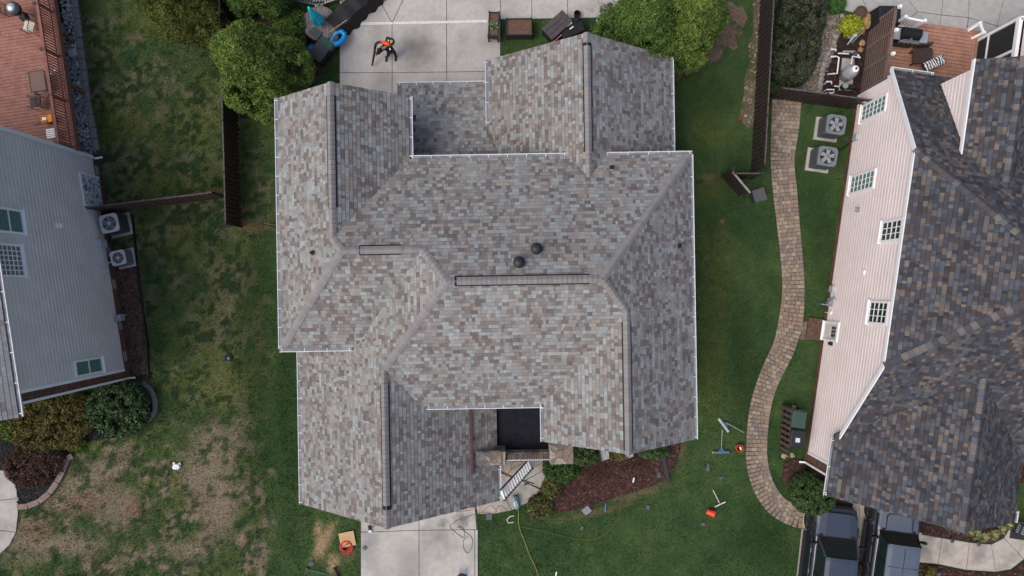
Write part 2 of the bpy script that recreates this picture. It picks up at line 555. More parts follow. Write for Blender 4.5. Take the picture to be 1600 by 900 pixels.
# ------------------------------------------------------------------ mulch, gravel and soil beds
def bed(name, poly_px, z, m, chips=None, ncol=None, size=0.05, dens=120, seed=1, grassy=False):
    poly = pp(poly_px)
    if not grassy: EXCL.append(poly)
    o = structure(part(name, MB().prism(poly, -0.1, z), m))
    if chips:
        xs = np.array([p[0] for p in poly]); ys = np.array([p[1] for p in poly])
        r = np.random.default_rng(seed)
        n = int((xs.max() - xs.min()) * (ys.max() - ys.min()) * dens)
        x = r.uniform(xs.min(), xs.max(), n); y = r.uniform(ys.min(), ys.max(), n)
        k = inside_np(x, y, poly); x, y = x[k], y[k]; n = len(x)
        a = r.uniform(0, 6.28, n); l = size * r.uniform(.5, 1.3, n); w = l * r.uniform(.3, .9, n)
        tx, ty = r.normal(0, .35, n), r.normal(0, .35, n)
        V = np.zeros((n, 4, 3))
        for q, (u, v) in enumerate(((-1, -1), (1, -1), (1, 1), (-1, 1))):
            du, dv = u * l, v * w
            X = np.cos(a) * du - np.sin(a) * dv; Y = np.sin(a) * du + np.cos(a) * dv
            V[:, q, 0] = x + X; V[:, q, 1] = y + Y; V[:, q, 2] = z + 0.02 + np.maximum(X * tx + Y * ty, -0.015)
        cs = np.array(ncol)[r.integers(0, len(ncol), n)] * r.uniform(.6, 1.4, (n, 1))
        c = part(chips, mesh_np(chips, V.reshape(-1, 3), 4, cs, mat('chips', rough=0.95, var=0.2, attr=True)), None, o, kind='stuff')
    return o

MULCH = [(0.075, 0.034, 0.030), (0.055, 0.028, 0.024), (0.10, 0.05, 0.042), (0.04, 0.022, 0.02)]
DKMULCH = [(0.035, 0.02, 0.018), (0.05, 0.028, 0.024), (0.025, 0.016, 0.015)]
STONES = [(0.23, 0.19, 0.145), (0.30, 0.26, 0.21), (0.17, 0.135, 0.11), (0.21, 0.16, 0.11), (0.14, 0.13, 0.125)]
mul = mat('mulch', (0.05, 0.026, 0.023), 0.95, 0.5, scale=30, bump=0.5)
dmul = mat('dark_mulch', (0.03, 0.018, 0.016), 0.95, 0.5, scale=30, bump=0.5)
bed('mulch_bed', [(835, 700), (850, 640), (1062, 640), (1063, 694), (1054, 728), (1040, 748), (1010, 762), (960, 777), (925, 790), (890, 798), (862, 801), (836, 812), (822, 806), (828, 780), (850, 757), (858, 735)],
    0.05, mul, 'mulch_chips', MULCH, dens=260, seed=3)
bed('side_mulch', [(152, 240), (165, 300), (182, 420), (218, 410), (228, 500), (232, 592), (205, 598), (190, 560), (150, 330)], 0.03,
    mat('leaf_litter', (0.085, 0.05, 0.04), 0.95, 0.45, scale=12, second=(0.07, 0.065, 0.04), mscale=1.3), 'bark_chips', MULCH + [(0.13, 0.075, 0.055)], dens=90, seed=4)
bed('equipment_bed', [(1283, 120), (1303, 90), (1312, 55), (1325, 40), (1365, 30), (1352, 165), (1285, 158)], 0.04, dmul, 'dark_chips', DKMULCH, dens=200, seed=5)
bed('gravel_bed', [(1290, 18), (1312, 22), (1322, 40), (1308, 60), (1302, 85), (1286, 120), (1283, 150), (1220, 150), (1236, 128), (1262, 118), (1275, 70), (1290, 40)], 0.03,
    mat('pea_gravel', (0.18, 0.15, 0.115), 0.95, 0.4, scale=30), 'pebbles', STONES, size=0.055, dens=330, seed=6)
bed('fence_gravel', [(1180, -20), (1196, -20), (1190, 60), (1182, 150), (1178, 196), (1168, 200), (1158, 188), (1156, 172), (1162, 150), (1164, 120), (1171, 98), (1170, 70), (1177, 48), (1176, 20)], 0.006,
    mat('dry_leaf_litter', (0.13, 0.10, 0.07), 0.95, 0.45, scale=16, second=(0.07, 0.08, 0.035), mscale=1.0), 'fence_pebbles', STONES, size=0.05, dens=70, seed=7, grassy=True)
bed('side_yard_soil', [(1118, 24), (1128, 8), (1143, 2), (1152, 12), (1160, 8), (1168, 28), (1160, 46), (1163, 70), (1146, 78), (1134, 72), (1124, 94), (1104, 100), (1090, 113), (1072, 112), (1058, 130), (1050, 110), (1100, 70)], 0.008,
    mat('bare_soil', (0.15, 0.10, 0.08), 0.95, 0.3, scale=8, second=(0.06, 0.075, 0.03), mix_lo=0.5, mix_hi=0.58, mscale=1.6), None, grassy=True)
bed('garage_bed', [(1224, 722), (1243, 716), (1268, 735), (1262, 770), (1240, 770), (1222, 748)], 0.04, mul, 'garage_chips', MULCH, dens=200, seed=8)
bed('entry_bed', [(1432, 780), (1470, 795), (1580, 790), (1576, 822), (1566, 838), (1546, 848), (1514, 845), (1470, 838), (1433, 831)], 0.05, dmul, 'entry_chips', MULCH, dens=160, seed=9)
bed('lower_entry_bed', [(1424, 879), (1465, 883), (1509, 892), (1555, 895), (1580, 891), (1640, 850), (1640, 990), (1420, 990)], 0.03, dmul, 'lower_chips', MULCH, dens=120, seed=10)
bed('corner_bed', [(-30, 655), (35, 650), (150, 640), (235, 600), (240, 630), (225, 665), (190, 682), (130, 690), (112, 710), (96, 750), (72, 778), (30, 792), (20, 740), (-30, 735)], 0.03,
    mat('black_mulch', (0.014, 0.014, 0.017), 0.95, 0.6, scale=25, bump=0.5), 'black_chips', [(0.02, 0.02, 0.025), (0.012, 0.012, 0.014), (0.035, 0.034, 0.036)], dens=160, seed=12)
bed('stone_strip', [(95, -20), (112, -20), (120, 40), (128, 90), (140, 160), (152, 240), (118, 240), (100, 120)], 0.02,
    mat('stone_strip_soil', (0.14, 0.14, 0.13), 0.95, 0.5, scale=20, second=(0.035, 0.045, 0.025), mix_lo=0.48, mix_hi=0.55, mscale=1.2), 'white_pebbles',
    [(0.62, 0.63, 0.64), (0.45, 0.46, 0.48), (0.30, 0.30, 0.31)], size=0.05, dens=230, seed=13)
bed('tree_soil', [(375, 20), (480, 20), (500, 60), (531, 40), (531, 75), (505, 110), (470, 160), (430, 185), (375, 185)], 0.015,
    mat('dark_soil', (0.06, 0.042, 0.034), 0.95, 0.4, scale=10), 'needle_litter', [(0.07, 0.05, 0.04), (0.05, 0.04, 0.03)], dens=60, seed=14)  # dark soil with needle litter under the trees

# ------------------------------------------------------------------ lawn
def blob(x, y, px, py, rx, ry, ang=0.0):
    c = P(px, py); a = math.radians(ang)
    dx, dy = (x - c.x) * 33.3, (y - c.y) * 33.3
    u = dx * math.cos(a) + dy * math.sin(a); v = -dx * math.sin(a) + dy * math.cos(a)
    return np.exp(-((u / rx) ** 2 + (v / ry) ** 2))

def lawn_color(x, y):
    n1, n2, n3 = fbm(x, y, 0.45, 1), fbm(x, y, 1.6, 20), fbm(x, y, 0.9, 40)
    n4 = fbm(x, y, 4.0, 60, 3)
    deep = np.array([0.040, 0.082, 0.030]); mid = np.array([0.070, 0.116, 0.042]); yel = np.array([0.125, 0.145, 0.050])
    tan = np.array([0.30, 0.25, 0.18]); brown = np.array([0.19, 0.125, 0.085]); dk = np.array([0.020, 0.043, 0.016])
    t = np.clip((n1 * .55 + n2 * .45 - 0.34) / 0.32, 0, 1)[:, None]
    c = deep * (1 - t) + mid * t
    # the left neighbour's tired, patchy lawn
    edge = (-11.2 - (x + 0.10 * y * 0)) / 0.9 + (n2 - .5) * 2
    old = np.clip(edge, 0, 1)
    oldc_t = np.clip((n1 * .5 + n3 * .5 - 0.40) / 0.2, 0, 1)[:, None]
    oldc = mid * 0.85 * (1 - oldc_t) + yel * oldc_t
    dryn = np.clip((n2 * .6 + n3 * .4 - 0.49) / 0.13, 0, 1)
    south = np.clip((-5.0 - y) / 3.0, 0, 1)
    dry = dryn * (0.42 + 0.55 * south)
    dry = np.clip(dry, 0, 1)[:, None]
    oldc = oldc * (1 - dry) + (tan * 0.75 + brown * 0.15) * dry
    tuft = np.clip((n4 * .65 + n3 * .35 - 0.55) / 0.05, 0, 1)[:, None] * 0.85
    oldc = oldc * (1 - tuft) + dk * tuft
    c = c * (1 - old[:, None]) + oldc * old[:, None]
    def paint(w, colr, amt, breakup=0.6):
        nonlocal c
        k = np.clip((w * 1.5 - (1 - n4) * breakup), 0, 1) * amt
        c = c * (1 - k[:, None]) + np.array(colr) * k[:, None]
    for b in ((335, 690, 42, 34, 20), (320, 740, 48, 40, 0), (345, 790, 30, 60, 0), (130, 775, 55, 26, 10), (185, 790, 40, 30, 0), (110, 850, 60, 24, 0), (40, 850, 40, 34, 0), (150, 740, 60, 20, 20), (300, 860, 40, 16, 0)):
        paint(blob(x, y, *b), tan * 0.85, 0.85)
    for b in ((130, 785, 45, 22, 10), (60, 830, 34, 20, 0), (210, 800, 24, 26, 0)):
        paint(blob(x, y, *b), brown * 1.1, 0.6)
    for b in ((505, 848, 11, 34, -25), (520, 880, 10, 18, 0), (497, 830, 7, 14, 0)):
        paint(blob(x, y, *b), [0.36, 0.27, 0.16], 1.0, 0.5)
    for b in ((545, 870, 22, 8, 0), (975, 730, 40, 10, 0), (1000, 770, 60, 8, 15), (930, 800, 70, 7, 12), (1065, 700, 8, 30, 0)):
        paint(blob(x, y, *b), [0.17, 0.135, 0.075], 0.65)
    for b in ((1105, 277, 22, 5, 0), (300, 305, 60, 6, 8), (380, 345, 8, 16, 0), (1130, 347, 5, 5, 0), (400, 355, 26, 6, 0)):
        paint(blob(x, y, *b), [0.24, 0.15, 0.085], 0.8)
    for b in ((1105, 210, 40, 26, 0), (1095, 300, 60, 20, 20), (1120, 420, 30, 80, 0), (1110, 560, 30, 90, 0), (215, 200, 60, 30, 0), (250, 290, 60, 16, 0), (290, 390, 30, 40, 0), (240, 30, 60, 30, 0)):
        paint(blob(x, y, *b), [0.115, 0.135, 0.036], 0.5)
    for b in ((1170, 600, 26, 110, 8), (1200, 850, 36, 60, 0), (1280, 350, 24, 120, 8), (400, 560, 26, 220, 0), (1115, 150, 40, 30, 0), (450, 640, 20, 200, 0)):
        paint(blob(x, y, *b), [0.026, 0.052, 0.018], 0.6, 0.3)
    n5 = fbm(x, y, 2.6, 170, 3)
    spot = np.clip((n5 - 0.62) / 0.05, 0, 1) * old * 0.8
    c = c * (1 - spot[:, None]) + np.array([.030, .066, .026]) * spot[:, None]
    return np.clip(c * (0.80 + 0.40 * n4[:, None]), 0.004, 1)

X0, X1, Y0, Y1, ST = -31.0, 31.0, -18.5, 18.5, 0.125
gx = np.arange(X0, X1 + ST, ST); gy = np.arange(Y0, Y1 + ST, ST)
GX, GY = np.meshgrid(gx, gy)
nx_, ny_ = len(gx), len(gy)
lx, ly = GX.ravel(), GY.ravel()
lz = (fbm(lx, ly, 1.5, 90, 3) - 0.5) * 0.03 - 0.012
me = bpy.data.meshes.new('lawn')
idx = np.arange(nx_ * ny_).reshape(ny_, nx_)
quads = np.stack([idx[:-1, :-1], idx[:-1, 1:], idx[1:, 1:], idx[1:, :-1]], -1).reshape(-1, 4)
me.vertices.add(nx_ * ny_); me.vertices.foreach_set('co', np.stack([lx, ly, lz], -1).astype(np.float32).ravel())
me.loops.add(quads.size); me.loops.foreach_set('vertex_index', quads.astype(np.int32).ravel())
me.polygons.add(len(quads)); me.polygons.foreach_set('loop_start', np.arange(0, quads.size, 4, dtype=np.int32))
me.polygons.foreach_set('loop_total', np.full(len(quads), 4, dtype=np.int32))
me.update(calc_edges=True)
at = me.color_attributes.new('Col', 'FLOAT_COLOR', 'POINT')
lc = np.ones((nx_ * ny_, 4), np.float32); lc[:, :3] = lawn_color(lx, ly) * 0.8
at.data.foreach_set('color', lc.ravel())
me.materials.append(mat('turf', rough=0.95, var=0.3, scale=22, attr=True, spec=0.05, bump=0.5))
lawn = structure(link(bpy.data.objects.new('lawn', me)))
gm = MB(); gm.face([(-600, -600, -0.12), (600, -600, -0.12), (600, 600, -0.12), (-600, 600, -0.12)])
structure(part('ground', gm, mat('far_ground', (0.04, 0.06, 0.022), 0.95, 0.35, scale=0.3)))

def grow_grass():
    """real blades over the whole lawn; built last, when every paved or built area is known"""
    r = np.random.default_rng(5)
    n = 560000
    x = r.uniform(-25.5, 25.5, n); y = r.uniform(-14.8, 14.8, n)
    keep = np.ones(n, bool)
    for poly in EXCL:
        keep &= ~inside_np(x, y, poly)
    x, y = x[keep], y[keep]; n = len(x)
    tall = fbm(x, y, 2.2, 140, 3)
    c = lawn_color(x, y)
    h = (0.035 + 0.06 * tall) * r.uniform(.7, 1.4, n)
    a = r.uniform(0, 6.283, n); w = r.uniform(.010, .018, n)
    lean = r.uniform(.2, 1.1, n) * h; b = r.uniform(0, 6.283, n)
    V = np.zeros((n, 3, 3))
    V[:, 0, 0] = x - np.cos(a) * w; V[:, 0, 1] = y - np.sin(a) * w; V[:, 0, 2] = -0.02
    V[:, 1, 0] = x + np.cos(a) * w; V[:, 1, 1] = y + np.sin(a) * w; V[:, 1, 2] = -0.02
    V[:, 2, 0] = x + np.cos(b) * lean; V[:, 2, 1] = y + np.sin(b) * lean; V[:, 2, 2] = h
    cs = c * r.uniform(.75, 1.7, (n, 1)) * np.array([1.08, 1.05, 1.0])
    o = link(bpy.data.objects.new('grass', mesh_np('grass', V.reshape(-1, 3), 3, cs, GRASS)))
    o['kind'] = 'stuff'
    o['label'] = 'short grass covering the lawns between the houses'
    o['category'] = 'grass'

# ------------------------------------------------------------------ roof tools
WARM = [((0.272, 0.294, 0.292), 6), ((0.248, 0.258, 0.255), 5), ((0.264, 0.240, 0.212), 4), ((0.186, 0.166, 0.158), 4.2), ((0.150, 0.132, 0.126), 2.6), ((0.226, 0.217, 0.208), 6)]
SLATE = [((0.056, 0.060, 0.072), 6), ((0.080, 0.090, 0.108), 5), ((0.068, 0.058, 0.060), 5), ((0.145, 0.124, 0.112), 1.8), ((0.105, 0.094, 0.092), 2.2), ((0.042, 0.044, 0.052), 3)]

class Plane:
    """h = a x + b y + c, running down to an eave"""
    def __init__(s, a, b, c): s.a, s.b, s.c = a, b, c
    def h(s, x, y): return s.a * x + s.b * y + s.c
    def n(s): return Vector((-s.a, -s.b, 1)).normalized()
def slope_from(px, py, h0, gx, gy): return Plane(gx, gy, h0 - gx * px - gy * py)

class Vol:
    def __init__(s, poly, planes): s.poly, s.planes = poly, planes     # convex ccw footprint
    def h(s, x, y): return min(p.h(x, y) for p in s.planes)
    def contains(s, x, y, e=0.0):
        n = len(s.poly)
        for i in range(n):
            p, q = s.poly[i], s.poly[(i + 1) % n]
            L = math.hypot(q[0] - p[0], q[1] - p[1])
            if ((q[0] - p[0]) * (y - p[1]) - (q[1] - p[1]) * (x - p[0])) / L < -e: return False
        return True
    def region(s, k):
        poly = list(s.poly); pk = s.planes[k]
        for j, pj in enumerate(s.planes):
            if j != k: poly = clip_poly(poly, pj.a - pk.a, pj.b - pk.b, pj.c - pk.c)
        return poly
def rect(x0, y0, x1, y1): return [(x0, y0), (x1, y0), (x1, y1), (x0, y1)]

def shingle(mb, region, pl, others, palette, seed, expo=0.158, wmin=0.10, wmax=0.24):
    """courses of separate tabs over one roof plane (cut at hips; tabs inside a higher roof are dropped)"""
    r = random.Random(seed)
    if len(region) < 3: return
    g = math.hypot(pl.a, pl.b)
    d = (-pl.a / g, -pl.b / g); e = (-d[1], d[0])         # d points down the slope
    pitch = expo / math.sqrt(1 + g * g)
    T = [p[0] * d[0] + p[1] * d[1] for p in region]; E = [p[0] * e[0] + p[1] * e[1] for p in region]
    t_hi = max(T); ncourse = int((t_hi - min(T)) / pitch) + 2
    cols = [c for c, w in palette]; ws = [w for c, w in palette]
    k1, k2 = r.uniform(0, 9), r.uniform(0, 9)
    for i in range(ncourse):
        lo = t_hi - i * pitch; hi = lo - pitch
        x = min(E) - r.uniform(0, wmax)
        band = r.uniform(0.93, 1.07)
        while x < max(E):
            w = r.choice((wmin, wmin * 1.3, wmin * 1.6, wmin * 2.0, wmax)) * r.uniform(.9, 1.1)
            a, b = x, x + w; x = b
            cx, cy = d[0] * (lo + hi) / 2 + e[0] * (a + b) / 2, d[1] * (lo + hi) / 2 + e[1] * (a + b) / 2
            z = pl.h(cx, cy)
            hid = False
            for o in others:
                if o.contains(cx, cy, -0.16) and o.h(cx, cy) > z + 0.16: hid = True; break
            if hid: continue
            th = r.choice((0.007, 0.013))
            gp = 0.010 if th < 0.01 else 0.004
            quad = [(d[0] * t + e[0] * s_, d[1] * t + e[1] * s_) for t, s_ in ((lo - gp, a + .002), (lo - gp, b - .002), (hi, b - .002), (hi, a + .002))]
            poly = clip_convex(quad, region)
            if len(poly) < 3: continue
            # weathered strips tend to fall in diagonal runs
            f = 0.5 + 0.5 * math.sin(k1 + cx * 1.9 + cy * 2.3 + 1.4 * math.sin(cx * .9 - cy * 1.7 + k2))
            ww = [q * (1 + (1.1 * f if j in (3, 4) else 0)) for j, q in enumerate(ws)]
            c = r.choices(cols, ww)[0]
            v = r.uniform(.88, 1.12) * band
            c = tuple(q * v for q in c)
            pts = []
            for (X, Y) in poly:
                t = X * d[0] + Y * d[1]
                u = (t - hi) / (lo - hi)
                pts.append((X, Y, pl.h(X, Y) + 0.006 + th * u))
            mb.face(pts, c)
            if len(poly) == 4 and poly == quad:
                p0, p1 = pts[0], pts[1]
                mb.face([(p0[0], p0[1], p0[2] - th - .005), (p1[0], p1[1], p1[2] - th - .005), p1, p0], tuple(q * .5 for q in c))

def deck_of(mb, region, pl, th=0.10):
    if len(region) < 3: return
    mb.prism(region, lambda x, y: pl.h(x, y) - th, lambda x, y: pl.h(x, y))

def orient(poly):
    n = len(poly)
    a = sum(poly[k][0] * poly[(k + 1) % n][1] - poly[(k + 1) % n][0] * poly[k][1] for k in range(n))
    return poly if a > 0 else poly[::-1]

def caps(parent, p0, p1, pl1, pl2, cols, m, expo=0.175, half=0.165, lift=0.012, vents=(), seed=0):
    """ridge or hip caps, one object each, from p0 (low end or start) to p1"""
    p0, p1 = Vector(p0), Vector(p1)
    d = (p1 - p0); L = d.length; d.normalize()
    def wing(pl, other):
        w = d.cross(pl.n()).normalized()
        mid = (p0 + p1) / 2
        if other.h(*(mid + w)[:2]) - (mid + w).z < (other.h(*(mid - w)[:2]) - (mid - w).z): w = -w
        return w
    w1, w2 = wing(pl1, pl2), wing(pl2, pl1)
    up = (pl1.n() + pl2.n()).normalized()
    r = random.Random(seed)
    meshes = []
    for c in cols:
        mb = MB()
        rows = []
        for (s, thk) in ((0, 0.026), (expo - 0.009, 0.016)):
            prof = [w1 * half + up * thk, w1 * half * .45 + up * (thk + .012), up * (thk + .008), w2 * half * .45 + up * (thk + .012), w2 * half + up * thk]
            rows.append([d * s + q for q in prof])
        for k in range(4):
            mb.face([rows[0][k], rows[0][k + 1], rows[1][k + 1], rows[1][k]], c)
        low = [q - up * .02 for q in rows[0]]
        for k in range(4):
            mb.face([low[k], low[k + 1], rows[0][k + 1], rows[0][k]], tuple(v * .45 for v in c))
        for k in (0, 4):
            mb.face([rows[0][k], rows[1][k], rows[1][k] - up * .02, low[k]], c)
        meshes.append(mb.mesh('ridge_cap', m))
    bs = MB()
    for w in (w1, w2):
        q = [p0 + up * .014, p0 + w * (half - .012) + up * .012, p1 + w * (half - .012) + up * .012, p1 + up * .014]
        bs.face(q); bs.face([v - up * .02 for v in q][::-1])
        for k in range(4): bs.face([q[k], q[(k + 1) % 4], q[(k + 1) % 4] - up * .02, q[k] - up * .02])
    part('cap_shadow_strip', bs, mat('cap_shadow', (.04, .038, .038), .95, .2), parent)  # dark strip stands in for the shadow lines between caps
    n = max(1, int(round(L / expo)))
    for i in range(n):
        s = i * L / n
        z = lift
        for (va, vb) in vents:
            if va <= s / L <= vb: z = lift + 0.040
        o = inst('ridge_cap', r.choice(meshes), parent, p0 + d * s + up * z)
    for (va, vb) in vents:
        mb = MB()
        for w in (w1, w2):
            a, b = p0 + d * (L * va) + up * .006, p0 + d * (L * vb) + up * .006
            o2, i2 = w * (half + 0.05), w * 0.02
            t = up * 0.045
            q = [a + i2, a + o2, b + o2, b + i2]
            mb.face([v + t for v in q]); mb.face([v for v in q][::-1])
            for k in range(4):
                mb.face([q[k], q[(k + 1) % 4], q[(k + 1) % 4] + t, q[k] + t])
        part('ridge_vent', mb, BLACK, parent)

def gutter(parent, a, b, h, out, hang=0.75, m=None, drop=0.0):
    """white trough along an eave from a to b (plan), opening outwards along 'out'"""
    mb = MB()
    A, B = Vector((a[0], a[1], h - .01)), Vector((b[0], b[1], h - .01)); o = Vector((out[0], out[1], 0)).normalized()
    prof = [(0.0, 0.0), (0.0, -0.10), (0.08, -0.11), (0.115, -0.02), (0.115, 0.0), (0.135, 0.0), (0.135, -0.03), (0.092, -0.125), (-0.012, -0.115), (-0.012, 0.0)]
    d = (B - A).normalized()
    n = len(prof)
    pa = [A + o * u + Vector((0, 0, v)) for u, v in prof]; pb = [B + o * u + Vector((0, 0, v)) for u, v in prof]
    for k in range(n):
        j = (k + 1) % n
        mb.face([pa[k], pb[k], pb[j], pa[j]])
    for E, s in ((A, 1), (B, -1)):
        mb.face([E + o * u + Vector((0, 0, v)) for u, v in ((-0.012, 0), (0.135, 0), (0.092, -0.125), (-0.012, -0.115))])
        mb.face([E + d * s * .012 + o * u + Vector((0, 0, v)) for u, v in ((-0.012, 0), (0.135, 0), (0.092, -0.125), (-0.012, -0.115))])
    L = (B - A).length; k = max(1, int(L / hang))
    for i in range(k + 1):
        c = A.lerp(B, (i + .12) / (k + .24))
        mb.bar(c - o * .01, c + o * .125, 0.022, 0.014)
    g_ = part('gutter', mb, m or GUTTER, parent)
    tr_ = MB().bar(A + o * .056 + d * .02 + Vector((0, 0, -.055)), B + o * .056 - d * .02 + Vector((0, 0, -.055)), .108, .05)
    part('trough', tr_, mat('gutter_inside', (.20, .22, .24), .7, .3, scale=3), g_)
    return g_

# ------------------------------------------------------------------ the main house
HM, HG, HR, PS, PF = 5.3, 3.15, 2.95, 0.75, 0.60     # eave heights: main, garage, rear wing; side and front pitches
avg = lambda *v: sum(v) / len(v)
LE = avg(P(434, 153, HM).x, P(440, 545, HM).x); RE = avg(P(1075, 240, HM).x, P(1088, 685, HM).x)
YR = avg(P(641, 248, HM).y, P(886, 245, HM).y, P(1075, 240, HM).y)
YF = avg(P(666, 635, HM).y, P(848, 632, HM).y)
YL = avg(P(438, 545, HM).y, P(550, 543, HM).y)
TLR = avg(P(638, 150, HM).x, P(641, 248, HM).x)
YT = avg(P(434, 153, HM).y, P(638, 150, HM).y)
GL, GR_ = avg(P(469, 546, HG).x, P(471.5, 790, HG).x), avg(P(778, 730, HG).x, P(778, 782, HG).x)
YG = avg(P(471, 790, HG).y, P(778, 781, HG).y)
WL = avg(P(849, 634, HM).x, P(850, 690, HM).x)
YW = avg(P(1088, 685, HM).y, P(852, 692, HM).y)
RL, RR = avg(P(763, 95, HR).x, P(764, 195, HR).x), avg(P(1048, 90, HR).x, P(1050, 238, HR).x)
YB = avg(P(763, 92, HR).y, P(1048, 90, HR).y)
SH0 = 2.45
YS = avg(P(620, 133, SH0).y, P(760, 131, SH0).y)
SHL = P(621, 140, SH0).x

front = slope_from(0, YF, HM, 0, PF); rear = slope_from(0, YR, HM, 0, -PF)
mright = slope_from(RE, 0, HM, -PS, 0); gleft = slope_from(GL, 0, HG, PS, 0); gright = slope_from(GR_, 0, HG, -PS, 0)
lleft = slope_from(LE, 0, HM, PS, 0); lfront = slope_from(0, YL, HM, 0, PF); tright = slope_from(TLR, 0, HM, -PS, 0)
wleft = slope_from(WL, 0, HM, PS, 0); rleft = slope_from(RL, 0, HR, PS, 0); rright = slope_from(RR, 0, HR, -PS, 0)
shed = slope_from(0, YS, SH0, 0, -0.25)
GX_ = (GL + GR_) / 2; GH = gleft.h(GX_, 0); GY = (GH - front.c) / PF                       # garage ridge meets the main front slope
WX = (WL + RE) / 2; WH = wleft.h(WX, 0); WY = (WH - front.c) / PF
TX = (LE + TLR) / 2; TH = lleft.h(TX, 0); TY = (rear.c - TH) / PF
RX = (RL + RR) / 2; RH = rleft.h(RX, 0); RY = (rear.c - RH) / PF
MY = (YF + YR) / 2; MH = front.h(0, MY); MX0 = (MH - gleft.c) / PS; MX1 = (mright.c - MH) / PS
LY = (YL + YR) / 2; LH = lfront.h(0, LY); LX0 = (LH - lleft.c) / PS; LX1 = (LH - gleft.c) / PS
V1 = Vol(rect(GL, YF, RE, YR), [front, rear, mright, gleft])
V2 = Vol(rect(LE, YL, MX0, YR), [lfront, rear, lleft])
V3 = Vol(rect(LE, TY, TLR, YT), [lleft, tright])
V4 = Vol(rect(GL, YG, GR_, GY), [gleft, gright])
V5 = Vol(rect(WL, YW, RE, WY), [wleft, mright])
V6 = Vol(rect(RL, RY, RR, YB), [rleft, rright])
V7 = Vol(rect(SHL, YR - 0.4, RL + 1.5, YS), [shed])
VS = [V1, V2, V3, V4, V5, V6, V7]

house = thing('house', 'central house with a sprawling grey-brown shingle roof of many gables and hips', 'house', (0, 0, 0))
pieces = []
def piece(vol, k, cut=None):
    reg = orient(vol.region(k))
    if cut: reg = clip_poly(reg, *cut)
    pieces.append((vol, vol.planes[k], reg))
piece(V1, 0); piece(V1, 1); piece(V1, 2, (0, 1, -WY)); piece(V1, 3, (0, 1, -GY))
piece(V2, 0); piece(V2, 2, (0, -1, TY))
piece(V3, 0); piece(V3, 1); piece(V4, 0); piece(V4, 1); piece(V5, 0); piece(V5, 1); piece(V6, 0); piece(V6, 1); piece(V7, 0)
V2rear = clip_poly(orient(V2.region(1)), rear.a - gleft.a, rear.b - gleft.b, rear.c - gleft.c)       # only the part the main body's own rear slope leaves open
pieces.append((V2, rear, V2rear))
dk = MB(); sh = MB()
# main front slope: leave the part of the eave over the low left side open (the garage slope runs through there)
for i, (v, pl, reg) in enumerate(pieces):
    if len(reg) < 3: continue
    deck_of(dk, reg, Plane(pl.a, pl.b, pl.c - 0.001 * i), 0.12)
    shingle(sh, reg, pl, [o for o in VS if o is not v], WARM, 100 + i)
roof = part('roof', dk, mat('roof_underlay', (0.045, 0.042, 0.042), 0.95, 0.2), house)
part('shingles', sh, SHINGLE, roof, kind='stuff')
CAPC = [(0.235, 0.224, 0.220), (0.218, 0.208, 0.206), (0.25, 0.238, 0.232)]
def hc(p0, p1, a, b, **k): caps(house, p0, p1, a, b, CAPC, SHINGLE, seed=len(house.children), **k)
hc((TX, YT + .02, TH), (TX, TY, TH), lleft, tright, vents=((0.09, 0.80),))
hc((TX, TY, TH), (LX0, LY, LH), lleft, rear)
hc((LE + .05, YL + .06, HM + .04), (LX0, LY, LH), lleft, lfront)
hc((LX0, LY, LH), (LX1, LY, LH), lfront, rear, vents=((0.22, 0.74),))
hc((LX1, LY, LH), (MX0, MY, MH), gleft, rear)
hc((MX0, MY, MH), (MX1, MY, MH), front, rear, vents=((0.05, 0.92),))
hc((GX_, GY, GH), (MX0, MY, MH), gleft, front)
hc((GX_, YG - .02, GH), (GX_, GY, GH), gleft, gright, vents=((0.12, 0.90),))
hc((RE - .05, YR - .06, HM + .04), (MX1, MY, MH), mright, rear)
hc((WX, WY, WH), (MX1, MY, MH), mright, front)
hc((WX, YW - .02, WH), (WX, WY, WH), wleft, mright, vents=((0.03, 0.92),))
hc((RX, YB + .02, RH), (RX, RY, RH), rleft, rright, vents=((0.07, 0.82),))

# walls under the roofs
wm = mat('stucco_wall', (0.42, 0.38, 0.33), 0.85, 0.08)
ov = 0.4
for (x0, y0, x1, y1, h) in ((LE + ov, YL + ov, TLR - ov, YT - .3, HM - .12), (TLR - ov + .01, YF + ov, RE - ov, YR - ov, HM - .13), (WL + ov, YW + .35, RE - ov - .01, YF + ov + .01, HM - .14),
                            (GL + ov, YG + .35, GR_ - ov, YL + ov + .02, HG - .1), (RL + ov, YR - ov + .01, RR - ov, YB - .35, HR - .1)):
    part('wall', MB().box(((x0 + x1) / 2, (y0 + y1) / 2, h / 2), (x1 - x0, y1 - y0, h)), wm, house)
    EXCL.append(rect(x0, y0, x1, y1))
def gable_wall(x0, x1, y, h0, hr, th=0.15):
    xm = (x0 + x1) / 2
    mb = MB(); q = [(x0, h0), (x1, h0), (xm, hr)]
    mb.face([(x, y - th / 2, z) for x, z in q]); mb.face([(x, y + th / 2, z) for x, z in q][::-1])
    for k in range(3):
        a, b = q[k], q[(k + 1) % 3]
        mb.face([(a[0], y - th / 2, a[1]), (a[0], y + th / 2, a[1]), (b[0], y + th / 2, b[1]), (b[0], y - th / 2, b[1])])
    part('gable_wall', mb, wm, house)
gable_wall(LE + ov, TLR - ov, YT - .38, HM - .12, TH - .45); gable_wall(GL + ov, GR_ - ov, YG + .43, HG - .1, GH - .45)
gable_wall(WL + ov, RE - ov, YW + .43, HM - .14, WH - .45); gable_wall(RL + ov, RR - ov, YB - .43, HR - .1, RH - .45)
# porch posts and the garage door, hardly seen from above
for x in (SHL + .3, -2.0):
    part('porch_post', MB().box((x, YS - .3, SH0 / 2), (0.14, 0.14, SH0 - .02)), WHITE, house)
part('garage_door', MB().box((GX_, YG + .33, 1.1), (4.9, 0.06, 2.2)), WHITE, house)

